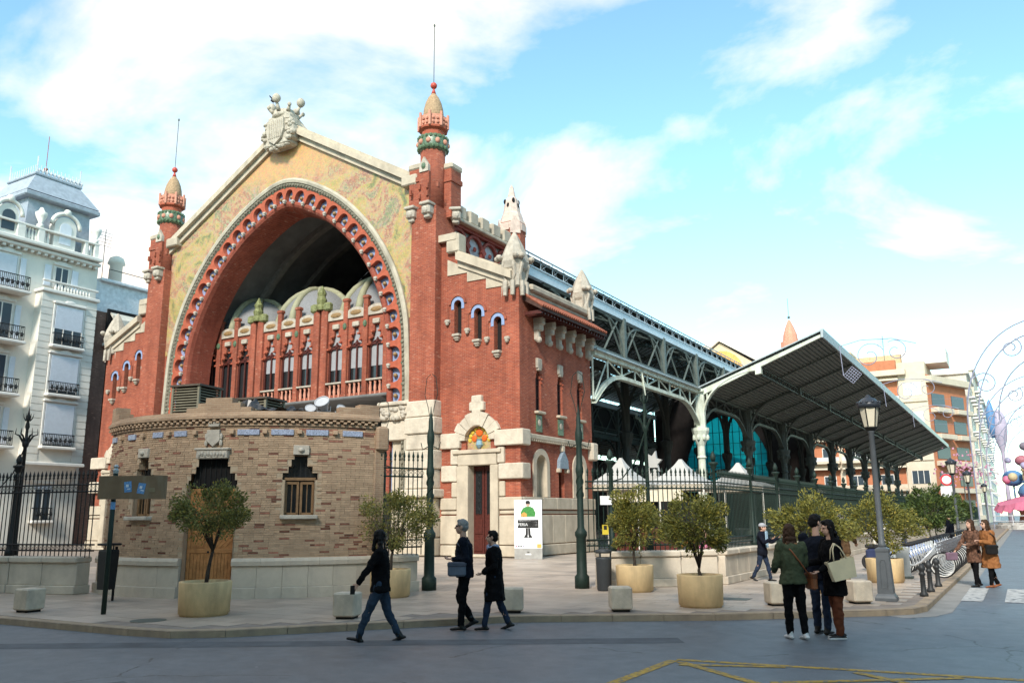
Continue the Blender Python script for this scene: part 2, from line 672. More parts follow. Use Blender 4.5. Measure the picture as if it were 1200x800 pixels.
inner = offset_line(KERB, .22)
ip = inner + [(-55, 168), (-55, 120), (-70, 120)]
sl = MB()
SX, SY, G = .80, .40, .009
rows = int((48 - 8) / SY)
for r in range(rows):
    y0 = 8 + r * SY
    x = -31 + (SX * .5 if r % 2 else 0) + rnd.uniform(-.05, .05)
    while x < -1.9:
        x1, y1 = x + SX, y0 + SY
        if all(inside(px, py, ip) for px, py in ((x, y0), (x1, y0), (x1, y1), (x, y1))):
            z = PAVE_Z + rnd.uniform(-.0012, .0012)
            a, b_, c_, d_ = (x + G / 2, y0 + G / 2), (x1 - G / 2, y0 + G / 2), (x1 - G / 2, y1 - G / 2), (x + G / 2, y1 - G / 2)
            q = [a, b_, c_, d_]
            sl.add([(p[0], p[1], z) for p in q] + [(p[0], p[1], z - .01) for p in q],
                   [(0, 1, 2, 3), (0, 4, 5, 1), (1, 5, 6, 2), (2, 6, 7, 3), (3, 7, 4, 0)])
        x += SX
sl.build('paving_slab', slab_mat, pavement, kind='stuff')

# kerb stones, one by one near the camera
kl = []
for i in range(len(KERB) - 1):
    a, b_ = Vector(KERB[i]), Vector(KERB[i + 1])
    n = max(1, round((b_ - a).length / 1.0))
    ia, ib = Vector(inner[i]), Vector(inner[i + 1])
    for k in range(n):
        kl.append((a.lerp(b_, k / n), a.lerp(b_, (k + 1) / n), ib.lerp(ia, 1 - (k + 1) / n), ib.lerp(ia, 1 - k / n)))
far = MB()
nk = 0
for q in kl:
    c = sum(q, Vector((0, 0))) / 4
    pts = [c + (p - c) * .992 for p in q]
    z = PAVE_Z + .004 + rnd.uniform(-.003, .003)
    tgt = MB() if (c.x > -26 and c.y < 60) else far
    ib_ = [pts[0].lerp(pts[3], .08), pts[1].lerp(pts[2], .08), pts[2], pts[3]]
    tgt.add([(p.x, p.y, -.03) for p in pts] + [(p.x, p.y, z - .02) for p in pts] + [(p.x, p.y, z) for p in ib_],
            [(0, 1, 5, 4), (1, 2, 6, 5), (2, 3, 7, 6), (3, 0, 4, 7), (4, 5, 9, 8), (5, 6, 10, 9), (7, 4, 8, 11), (6, 7, 11, 10), (8, 9, 10, 11)])
    if tgt is not far:
        tgt.build('kerb_stone', kerb_mat, pavement, origin=(c.x, c.y, 0))
far.build('distant_kerb', kerb_mat, pavement, kind='stuff')
gk = [p for p in KERB if p[0] > -2.6]
go = offset_line(gk, -.42)
MB().strip([(x, y, .004) for x, y in go], [(x, y, .004) for x, y in gk]).build('gutter', gutter_mat, kind='structure')

# painted markings
paint_y = mat('worn yellow paint', (.42, .26, .035), .7, .3, 6, stain=((.11, .12, .13), 16.0, .9, .5))
paint_w = mat('worn white paint', (.42, .42, .41), .7, .2, 5, stain=((.11, .12, .13), 6.0, .9, .52))
mk = MB()


def line(m, a, b_, w, z=.004):
    a, b_ = Vector(a), Vector(b_)
    t = (b_ - a).normalized()
    n = Vector((-t.y, t.x)) * w / 2
    m.add([(p.x, p.y, z) for p in (a - n, b_ - n, b_ + n, a + n)], [(0, 1, 2, 3)])


line(mk, (-4.15, 8.2), (-4.07, 10.82), .14)
line(mk, (-4.05, 10.9), (1.5, 11.6), .13)
line(mk, (-3.95, 10.75), (-1.2, 8.6), .13, .005)
line(mk, (-3.9, 10.55), (-2.7, 10.98), .12, .006)
line(mk, (-2.6, 9.9), (-.8, 11.2), .12, .006)
line(mk, (-1.9, 11.0), (.4, 9.3), .12, .007)
box = mk.build('yellow_box_marking', paint_y, kind='structure')
cw = MB()
for x0, x1 in ((-1.36, -.95), (-.55, -.12), (.35, .8), (1.3, 1.75), (2.25, 2.7)):
    c2 = MB().add([(x0, 20.9, .009), (x1, 20.9, .009), (x1, 24.6, .009), (x0, 24.6, .009)], [(0, 1, 2, 3)])
    c2.build('crossing_stripe', paint_w, kind='structure')
MB().lathe((-13.3, 9.9, PAVE_Z + .003), [(.30, 0), (.30, .004)], 20).build('manhole_cover', iron_grey, label='round metal manhole cover in the paving left of the tree tub', cat='manhole')
dr = MB()
for k in range(9):
    dr.box((-2.15 + .0, 19.6 + k * .06, .008), (-1.8, 19.63 + k * .06, .02))
dr.build('drain_grate', iron_black, label='slotted drain grate in the gutter by the kerb corner', cat='drain')
for (x, y, w, d) in ((-14.1, 11.2, .8, .5), (-6.2, 17.9, 1.1, .5), (-4.4, 21.6, .9, .5)):
    MB().box((x, y, PAVE_Z + .002), (x + w, y + d, PAVE_Z + .006)).build('access_cover', iron_grey, pavement)

# repaired strips in the asphalt
patch_m = mat('newer asphalt', (.088, .098, .11), .7, .3, 2.2, .5, 70)
for k, (a, b_, w) in enumerate((((-13.5, 7.2), (-4.6, 12.6), .55), ((-9.3, 6.0), (-6.2, 4.9), 1.1))):
    mp_ = MB()
    line(mp_, a, b_, w, .002)
    mp_.build('road_patch', patch_m, kind='structure')

# ================================================================ market hall: brick front
XC, YF = -34.33, 32.4
market = empty('market_hall', (XC, YF, PAVE_Z), 'large red brick market hall with tall arched mosaic front and iron side canopy', 'market hall')


def U(u, z, y=0.0):
    return (XC + u, YF + y, z)


def front(a, b, d):
    return U(a, b, d)


def side_fn(a, b, d):                      # right side wall, a = metres behind the front
    return U(15.45 + d, b, a)


def holed(m, outer, holes, fn, d, depth):
    """flat wall with openings and their reveals"""
    tri = tessellate_polygon([[Vector((a, b, 0)) for a, b in pl] for pl in [outer] + holes])
    flat = [p for pl in [outer] + holes for p in pl]
    m.add([fn(a, b, d) for a, b in flat], tri)
    for h in holes:
        n = len(h)
        m.add([fn(a, b, d) for a, b in h] + [fn(a, b, d + depth) for a, b in h], [(i, (i + 1) % n, n + (i + 1) % n, n + i) for i in range(n)])


def archp(cx, z0, zs, hw, n=10, k=1.0):
    return [(cx - hw, z0), (cx + hw, z0)] + [(cx + hw * math.cos(math.pi * i / n), zs + hw * k * math.sin(math.pi * i / n)) for i in range(n + 1)]


# ---- the great arch: catmull-rom through measured points, by arc length
AP = [(9.3, 3.0), (9.3, 7.0), (9.25, 9.2), (9.0, 12.1), (7.95, 14.9), (6.0, 17.57), (3.3, 19.72), (0.0, 20.9)]
ctrl = [(-u, z) for u, z in AP[:-1]] + [AP[-1]] + [(u, z) for u, z in reversed(AP[:-1])]
pts = []
for i in range(len(ctrl) - 1):
    p0, p1, p2, p3 = (Vector(ctrl[max(0, min(len(ctrl) - 1, k))]) for k in (i - 1, i, i + 1, i + 2))
    for k in range(12):
        t = k / 12
        pts.append(.5 * ((2 * p1) + (p2 - p0) * t + (2 * p0 - 5 * p1 + 4 * p2 - p3) * t * t + (3 * p1 - p0 - 3 * p2 + p3) * t ** 3))
pts.append(Vector(ctrl[-1]))
acc = [0.0]
for i in range(1, len(pts)):
    acc.append(acc[-1] + (pts[i] - pts[i - 1]).length)
ALEN = acc[-1]


def arch(s, off=0.0):
    """point at arc length s, moved outwards by off"""
    s = max(0.0, min(ALEN, s))
    import bisect
    i = max(1, min(len(acc) - 1, bisect.bisect_left(acc, s)))
    t = (s - acc[i - 1]) / (acc[i] - acc[i - 1])
    p = pts[i - 1].lerp(pts[i], t)
    a, b = pts[max(i - 2, 0)], pts[min(i + 1, len(pts) - 1)]
    d = (b - a).normalized()
    n = Vector((-d.y, d.x))
    return p + n * off


def arch_sweep(m, prof, s0=0.0, s1=None, n=110):
    s1 = ALEN if s1 is None else s1
    for (o1, y1), (o2, y2) in zip(prof, prof[1:]):
        A, B = [], []
        for k in range(n + 1):
            s = s0 + (s1 - s0) * k / n
            p, q = arch(s, o1), arch(s, o2)
            A.append(U(p.x, p.y, y1))
            B.append(U(q.x, q.y, y2))
        m.strip(A, B)
    return m


def s_at_z(z):
    for i in range(len(pts)):
        if pts[i].y >= z:
            return acc[i]


# mosaic field between arch and gable
def mosaic_mat():
    m, N, L, b = nt('ceramic mosaic')
    b.inputs['Roughness'].default_value = .45
    tc = N.new('ShaderNodeTexCoord')
    vo = N.new('ShaderNodeTexVoronoi')
    vo.inputs['Scale'].default_value = 14
    L.new(tc.outputs['Object'], vo.inputs['Vector'])
    n1 = N.new('ShaderNodeTexNoise')
    n1.inputs['Scale'].default_value = .55
    n1.inputs['Detail'].default_value = 7
    n1.inputs['Roughness'].default_value = .6
    n1.inputs['Distortion'].default_value = 1.4
    L.new(vo.outputs['Position'], n1.inputs['Vector'])
    r = N.new('ShaderNodeValToRGB')
    e = r.color_ramp.elements
    e[0].position, e[0].color = .30, (.13, .16, .08, 1)
    e[1].position, e[1].color = .74, (.27, .28, .32, 1)
    for p, c in ((.36, (.19, .20, .10)), (.41, (.34, .29, .13)), (.45, (.43, .32, .15)), (.49, (.38, .31, .20)), (.52, (.42, .26, .17)), (.55, (.28, .14, .11)), (.58, (.40, .33, .22)), (.62, (.17, .20, .13)), (.67, (.36, .27, .20))):
        x = e.new(p)
        x.color = (*c, 1)
    L.new(n1.outputs['Fac'], r.inputs[0])
    # plainer peach ground towards the apex (the sky of the picture)
    sp = N.new('ShaderNodeSeparateXYZ')
    L.new(tc.outputs['Object'], sp.inputs[0])
    mr = N.new('ShaderNodeMapRange')
    mr.inputs['From Min'].default_value = 21.6
    mr.inputs['From Max'].default_value = 23.2
    nz = N.new('ShaderNodeTexNoise')
    nz.inputs['Scale'].default_value = .8
    nz.inputs['Detail'].default_value = 5
    L.new(tc.outputs['Object'], nz.inputs['Vector'])
    zz = N.new('ShaderNodeMath')
    zz.operation = 'MULTIPLY_ADD'
    zz.inputs[1].default_value = 3.0
    L.new(nz.outputs['Fac'], zz.inputs[0])
    L.new(sp.outputs['Z'], zz.inputs[2])
    L.new(zz.outputs[0], mr.inputs['Value'])
    mx = N.new('ShaderNodeMixRGB')
    mx.inputs['Color2'].default_value = (.50, .31, .16, 1)
    L.new(mr.outputs[0], mx.inputs['Fac'])
    L.new(r.outputs[0], mx.inputs['Color1'])
    hs = N.new('ShaderNodeMixRGB')
    hs.blend_type = 'OVERLAY'
    hs.inputs['Fac'].default_value = .16
    dk = N.new('ShaderNodeMixRGB')
    dk.blend_type = 'MULTIPLY'
    dk.inputs['Fac'].default_value = 1
    dk.inputs['Color2'].default_value = (1.0, .93, .78, 1)
    L.new(mx.outputs[0], dk.inputs['Color1'])
    L.new(dk.outputs[0], hs.inputs['Color1'])
    L.new(vo.outputs['Color'], hs.inputs['Color2'])
    L.new(hs.outputs[0], b.inputs['Base Color'])
    return m


mosaic = mosaic_mat()
Z_M = 11.6
s0, s1 = s_at_z(Z_M), ALEN - s_at_z(Z_M)
GB = [(-9.6, Z_M), (-9.6, 18.5), (0, 24.0), (9.6, 18.5), (9.6, Z_M)]
glen = [0.0]
for i in range(1, len(GB)):
    glen.append(glen[-1] + (Vector(GB[i]) - Vector(GB[i - 1])).length)


def gpt(t):
    s = t * glen[-1]
    for i in range(1, len(GB)):
        if s <= glen[i] + 1e-9:
            k = (s - glen[i - 1]) / (glen[i] - glen[i - 1])
            return Vector(GB[i - 1]).lerp(Vector(GB[i]), k)


A, B = [], []
for k in range(121):
    t = k / 120
    p, q = arch(s0 + (s1 - s0) * t, -.1), gpt(t)
    A.append(U(p.x, p.y))
    B.append(U(q.x, q.y))
MB().strip(A, B).build('mosaic_panel', mosaic, market, label='gold and green mosaic of garden figures round the arch')
for s in (-1, 1):
    MB().box(U(min(s * 9.0, s * 9.6), 7.3, .02), U(max(s * 9.0, s * 9.6), Z_M, .6)).build('gable_wall', brick_red, market)
    MB().box(U(min(s * 8.2, s * 9.7), 0.1, .05), U(max(s * 8.2, s * 9.7), 7.3, 1.5)).build('stone_pier', stone, market)
    # carved impost under the arch foot
    im = MB().bbox(U(s * 8.6, 6.85, -.02), (1.9, .7, .7), .06)
    im.bbox(U(s * 8.6, 7.3, -.08), (2.1, .8, .2), .05)
    im.bbox(U(s * 8.6, 6.0, .02), (1.9, .5, .95), .04)
    im.build('impost', stone_rough, market)
    cv = MB()
    for k in range(26):
        cv.ball(U(s * (7.75 + rnd.random() * 1.7), 6.55 + rnd.random() * .6, -.38), (.12 + rnd.random() * .06, .09, .08 + rnd.random() * .05), 7, 4)
    cv.build('carved_relief', stone_white, market, True)

arch_sweep(MB(), [(.0, .02), (.02, -.16), (-.10, -.22), (-.24, -.18), (-.26, -.06)]).build('arch_moulding', mat('weathered moulding', (.43, .385, .30), .9, .15, 2, .4, 14, stain=((.2, .18, .14), 1.2, .6)), market, True)
cb = arch_sweep(MB(), [(-.24, -.10), (-.30, -.13), (-.44, -.13), (-.52, -.05), (-.52, .05)])
k = 0.0
while k < ALEN:
    p = arch(k, -.37)
    cb.ball(U(p.x, p.y, -.14), (.085, .07, .085), 6, 4)
    k += .24
cb.build('carved_band', mat('dark carved stone', (.17, .155, .115), .9, .5, 9, .8, 25), market)
arch_sweep(MB(), [(-.45, .24), (-1.38, .24)]).build('niche_back', glaze_blue, market)

NC = 34
SA, SB = s_at_z(7.2), ALEN - s_at_z(7.2)
CW = (SB - SA) / NC


def cellp(sc, a, r, y):
    p = arch(sc + a, -.5 + r)
    return U(p.x, p.y, y)


corb_me = MB().bbox((0, -.05, 0), (.2, .2, .15), .03).bbox((0, -.06, -.11), (.13, .15, .1), .03).mesh('corbel', stone_grey)
boss_me = MB().ball((0, 0, 0), .115, 9, 6).mesh('boss', gold, True)
for i in range(NC):
    sc = SA + (i + .5) * CW
    hw = CW * .365
    m = MB()
    prof = [(-hw, -.80)] + [(-hw * math.cos(math.pi * k / 10), -.52 + hw * math.sin(math.pi * k / 10)) for k in range(11)] + [(hw, -.80)]
    y0, y1 = -.06, .25
    # legs and spandrel
    m.strip([cellp(sc, -CW / 2, 0, y0), cellp(sc, -CW / 2, -.80, y0)], [cellp(sc, -hw, 0, y0), cellp(sc, -hw, -.80, y0)])
    m.strip([cellp(sc, hw, 0, y0), cellp(sc, hw, -.80, y0)], [cellp(sc, CW / 2, 0, y0), cellp(sc, CW / 2, -.80, y0)])
    top = prof[1:-1]
    m.strip([cellp(sc, a, 0, y0) for a, r in top], [cellp(sc, a, r, y0) for a, r in top])
    m.strip([cellp(sc, a, r, y0) for a, r in prof], [cellp(sc, a, r, y1) for a, r in prof])
    for a0, a1 in ((-CW / 2, -hw), (hw, CW / 2)):
        m.strip([cellp(sc, a0, -.80, y0), cellp(sc, a1, -.80, y0)], [cellp(sc, a0, -.80, y1), cellp(sc, a1, -.80, y1)])
    c = arch(sc, -.5)
    sco = m.build('niche_scallop', terracotta, market, origin=U(c.x, c.y, 0))
    p = arch(sc, -.5 - .56)
    inst('boss', boss_me, sco, U(p.x, p.y, .13))
    p = arch(sc + CW / 2, -.5 - .82)
    inst('corbel', corb_me, sco, U(p.x, p.y, -.02))
    lf = arch(sc + CW / 2, -.5 + .02)
    MB().ball(U(lf.x, lf.y, -.06), (.09, .05, .09), 6, 4).build('leaf_boss', glaze_green, sco)
arch_sweep(MB(), [(-1.28, .19), (-1.30, .06), (-1.36, .0), (-1.48, .01), (-1.60, .10), (-1.68, .32), (-1.72, .7), (-1.74, 1.7), (-.9, 1.72)]).build('arch_soffit', brick_mat('arch brick', (.34, .078, .045), (.25, .055, .036), (.32, .13, .09)), market, True)

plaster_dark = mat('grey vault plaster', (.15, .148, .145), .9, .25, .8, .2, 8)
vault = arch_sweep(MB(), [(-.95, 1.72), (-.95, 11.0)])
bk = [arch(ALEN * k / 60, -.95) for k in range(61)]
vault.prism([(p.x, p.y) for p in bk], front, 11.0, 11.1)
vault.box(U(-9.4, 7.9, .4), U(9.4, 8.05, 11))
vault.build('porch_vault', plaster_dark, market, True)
for yy in (4.4, 7.2):
    arch_sweep(MB(), [(-.95, yy - .2), (-1.3, yy - .2), (-1.3, yy + .2), (-.95, yy + .2)]).build('vault_rib', mat('vault rib plaster', (.2, .18, .16), .9), market)

# ---- gable coping, crest
cop = MB()
for s in (-1, 1):
    d = Vector((9.75, -(24.0 - 18.5) / 9.6 * 9.75))
    A_, B_ = Vector((s * .0, 24.25)), Vector((s * 9.7, 24.25 - 9.7 * .573))
    for (t0, t1, dz0, dz1, y0, y1) in ((0, 1, -.62, -.28, -.18, .5), (0, 1, -.28, .06, -.42, .6), (0, 1, .06, .26, -.30, .5)):
        a, b = A_.lerp(B_, t0), A_.lerp(B_, t1)
        quad = [(a.x, a.y + dz0), (b.x, b.y + dz0), (b.x, b.y + dz1), (a.x, a.y + dz1)]
        cop.prism(quad if s > 0 else quad[::-1], front, y0, y1)
    cop.bbox(U(s * 9.25, 18.72, .0), (1.0, .9, .55), .06)
cop.build('gable_coping', stone, market)

cr = MB()
for k, (w, z) in enumerate(((.95, 22.75), (1.15, 23.1), (1.2, 23.6), (1.1, 24.1), (.85, 24.5))):
    cr.bbox(U(-.1, z, -.35), (w * 2, .9, .6), .16)
shield = [(-.62, 24.35), (-.68, 23.5), (-.5, 22.9), (0, 22.5), (.5, 22.9), (.68, 23.5), (.62, 24.35)]
cr.prism([(a - .1, b) for a, b in shield], front, -.95, -.6)
for k in range(7):
    cr.tube([U(-.55 + k * .155, 24.25, -.96), U(-.52 + k * .15, 22.95, -.97)], .04, 5)
for k in range(46):
    a = rnd.uniform(.3, math.pi * 2 - .3) + math.pi / 2
    r = rnd.uniform(.95, 1.3)
    cr.ball(U(-.1 + r * math.cos(a), 23.5 + r * .95 * math.sin(a), -.62 + rnd.uniform(-.15, .15)), (rnd.uniform(.12, .24), .18, rnd.uniform(.1, .22)), 7, 5)
cr.v = [(x, y, 24.2 + (z - 24.2) * .84) for x, y, z in cr.v]
crest = cr.build('crest', stone_white, market)
cw_ = MB().lathe(U(-.05, 24.55, -.2), [(.62, 0), (.78, .12), (.78, .3), (.7, .36), (.72, .55)], 14)
for k in range(8):
    a = 2 * math.pi * k / 8 + .2
    big = k % 2 == 0
    r = .78
    cw_.tube([U(-.05 + .7 * math.cos(a), 24.95, -.2 + .7 * math.sin(a)), U(-.05 + (r + .12) * math.cos(a), 25.4 if big else 25.2, -.2 + (r + .12) * math.sin(a))], [.13, .09], 6)
    cw_.ball(U(-.05 + (r + .2) * math.cos(a), 25.72 if big else 25.3, -.2 + (r + .2) * math.sin(a)), (.25, .25, .34) if big else (.12, .12, .16), 8, 6)
cw_.v = [(x, y, 24.2 + (z - 24.2) * .84) for x, y, z in cw_.v]
cw_.build('stone_crown', stone_white, crest, True)
MB().prism([(.2, 24.9), (1.7, 23.2), (.2, 23.2)], front, -.1, .6).build('crest_buttress', stone, crest)
bd = MB()
bx, by, bz = U(-.95, 25.95, -.38)
bd.ball((bx, by, bz), (.16, .09, .09), 8, 6).ball((bx - .17, by, bz + .08), .06, 7, 5)
for s in (-1, 1):
    bd.add([(bx + .05, by, bz + .05), (bx - .08, by, bz + .05), (bx - .05 + .05 * s, by + s * .25, bz + .22), (bx + .12, by + s * .42, bz + .15)], [(0, 1, 2, 3)])
bd.add([(bx + .12, by - .04, bz), (bx + .12, by + .04, bz), (bx + .3, by + .06, bz - .02), (bx + .3, by - .06, bz - .02)], [(0, 1, 2, 3)])
bd.tube([(bx, by, bz - .05), (bx, by, bz - .2)], .015, 4)
bd.build('pigeon', mat('pigeon grey', (.03, .03, .035), .7), label='dark pigeon spreading its wings on the stone crown', cat='bird')

# ---- turrets
head_me = MB().bbox((0, -.14, 0), (.52, .5, .5), .07).bbox((0, -.2, .3), (.62, .6, .16), .05).ball((0, -.38, -.04), (.2, .12, .2), 8, 5).bbox((0, -.12, -.32), (.34, .36, .22), .07).mesh('carved_head', stone_white)
for s in (-1, 1):
    t = empty('turret', U(s * 10.3, PAVE_Z, .3))
    t.parent = market
    t.location = Vector(U(s * 10.3, PAVE_Z, .3)) - wloc(market)
    c0 = s * 10.3
    b = MB().box(U(c0 - .75, 7.2, -.5), U(c0 + .75, 17.0, 1.1))
    b.build('shaft', brick_red, t)
    blk = MB()
    for a, yb in ((-.62, .0), (.62, .75)):
        blk.box(U(c0 + a - .42, 16.6, yb - .38), U(c0 + a + .42, 19.2, yb + .5))
        blk.box(U(c0 + a - .48, 18.5, yb - .44), U(c0 + a + .48, 18.75, yb + .56))
    blk.box(U(c0 - .3, 17.0, -.52), U(c0 + .3, 18.9, .1))
    for a, z in ((-.24, 18.1), (.24, 18.1), (-.24, 17.6), (.24, 17.7), (.9, 18.0), (-.8, 17.9)):
        blk.bbox(U(c0 + a, z, -.56), (.12, .16, .3), .02)
    blk.build('brick_cluster', brick_red, t)
    capm = MB()
    for a, yb in ((-.62, .0), (.62, .75)):
        capm.bbox(U(c0 + a, 19.36, yb + .06), (1.0, 1.0, .34), .1)
    capm.build('cap_stone', stone, t)
    MB().lathe(U(c0, 17.0, .2), [(.64, 0), (.64, 3.2), (.6, 3.2)], 16).build('round_shaft', brick_red, t, True)
    nm = MB().prism([(c0 - .27, 18.9), (c0 + .27, 18.9), (c0 + .27, 19.25), (c0, 19.7), (c0 - .27, 19.25)], front, -.58, -.3)
    nm.build('niche_gablet', stone_white, t)
    MB().ball(U(c0, 19.2, -.6), (.13, .06, .17), 7, 5).build('leaf_boss', glaze_green, t)
    MB().lathe(U(c0, 20.15, .2), [(.64, 0), (.74, .1), (.77, .28), (.77, .6), (.74, .78), (.64, .86)], 16).build('ceramic_band', glaze_green, t, True)
    for k in range(10):
        a = 2 * math.pi * k / 10
        MB().ball(U(c0 + .74 * math.cos(a), 20.58, .2 + .74 * math.sin(a)), (.14, .14, .16), 8, 5).build('rosette', terracotta_pale, t, True)
    lb_ = MB()
    for k in range(40):
        a = 2 * math.pi * k / 40
        lb_.ball(U(c0 + .75 * math.cos(a), 20.3 + .56 * (k % 2), .2 + .75 * math.sin(a)), (.09, .09, .11), 6, 4)
    lb_.build('leaf_relief', glaze_green, t, kind='stuff')
    MB().lathe(U(c0, 20.95, .2), [(.60, 0), (.60, .32), (.76, .4), (.78, .5)], 12).build('collar', terracotta, t)
    crn = MB().lathe(U(c0, 21.42, .2), [(.74, 0), (.70, .66), (.55, .66)], 8, rz=math.pi / 8)
    for k in range(8):
        a = 2 * math.pi * k / 8
        cx_, cy_ = c0 + .70 * math.cos(a), .2 + .70 * math.sin(a)
        for da, dz in ((-.11, .25), (.11, .25), (-.11, .5), (.11, .5)):
            crn.ball(U(cx_ - da * math.sin(a), 21.40 + dz * .9, cy_ + da * math.cos(a)), (.085, .085, .10), 6, 4)
        crn.bbox(U(c0 + .77 * math.cos(a + math.pi / 8), 21.80, .2 + .77 * math.sin(a + math.pi / 8)), (.13, .13, .82), .03, a)
    crn.build('pierced_crown', terracotta_pale, t)
    MB().lathe(U(c0, 22.0, .2), [(.52, 0), (.54, .25), (.51, .55), (.42, .92), (.28, 1.25), (.13, 1.46), (.08, 1.5)], 14).build('dome', mat('sandy ceramic', (.36, .24, .14), .8, .25, 10, .5, 40), t, True)
    MB().lathe(U(c0, 23.46, .2), [(.14, 0), (.07, .22), (.03, .35)], 10).ball(U(c0, 23.95, .2), .18, 12, 8).build('finial_ball', mat('red ceramic', (.42, .06, .04), .35), t, True)
    MB().tube([U(c0, 24.05, .2), U(c0, 27.4, .2)], .022, 5).ball(U(c0, 27.45, .2), (.06, .06, .1), 6, 4).build('lightning_rod', iron_grey, t)
    for a, yb in ((-.72, -.35), (.35, -.5), (.98, .9)):
        inst('carved_head', head_me, t, U(c0 + a, 16.75, yb), 0 if a < .9 else .5)
    # rusticated foot, course by course
    zc = [.13, .95, 1.85, 2.75, 3.15, 4.05, 4.95, 5.7, 6.5, 7.3]
    for k in range(len(zc) - 1):
        w = 1.62 if k not in (3,) else 1.9
        w += .14 if k % 2 else 0
        w += .12 if k == 0 else 0
        h = zc[k + 1] - zc[k] - .02
        MB().bbox(U(c0, (zc[k] + zc[k + 1]) / 2, .2), (w, 1.62 + (w - 1.62), h), .05).build('stone_course', stone_rough if k > 2 else stone, t)

# ---- wings
slit_me = MB().bbox((0, -.08, 0), (.42, .34, .13), .03).bbox((0, -.05, -.12), (.3, .26, .14), .04).bbox((0, -.04, -.22), (.2, .18, .08), .03).mesh('sill_bracket', stone_white)
bossb_me = MB().bbox((0, -.06, .04), (.25, .22, .16), .03).ball((0, -.1, -.08), (.1, .09, .1), 8, 5).mesh('bracket', stone_white)


def crown_orn(name, c, s=1.0):
    """stone block with a pointed seed-cone top, scrolls and hanging feet, on the parapet corners"""
    m = MB().bbox((c[0], c[1], c[2] + .45 * s), (.9 * s, .9 * s, 1.1 * s), .08)
    m.lathe((c[0], c[1], c[2] + .5 * s), [(.30 * s, 0), (.60 * s, .35 * s), (.70 * s, .65 * s), (.62 * s, 1.0 * s), (.42 * s, 1.5 * s), (.20 * s, 1.95 * s), (.05 * s, 2.2 * s)], 8, rz=math.pi / 8)
    for k in range(4):
        a = k * math.pi / 2
        u = Vector((math.cos(a), math.sin(a), 0))
        w = Vector((-math.sin(a), math.cos(a), 0))
        for sg in (-1, 1):
            m.tube([Vector(c) + (u * r_ * .92 + w * sg * o_) * s + Vector((0, 0, z_ * s)) for r_, o_, z_ in ((.47, .1, .05), (.5, .3, .5), (.62, .3, .95), (.58, .2, 1.4), (.38, .08, 1.95))], [.07 * s, .08 * s, .08 * s, .07 * s, .04 * s], 5)
            p = Vector(c) + u * .66 * s + w * sg * .45 * s + Vector((0, 0, 1.35 * s))
            m.ball(p, (.16 * s, .16 * s, .14 * s), 8, 6)
            q = Vector(c) + u * .5 * s + w * sg * .2 * s
            m.tube([q + Vector((0, 0, .2 * s)), q + Vector((0, 0, -.5 * s)) + u * .04], [.13 * s, .1 * s], 6)
    return m


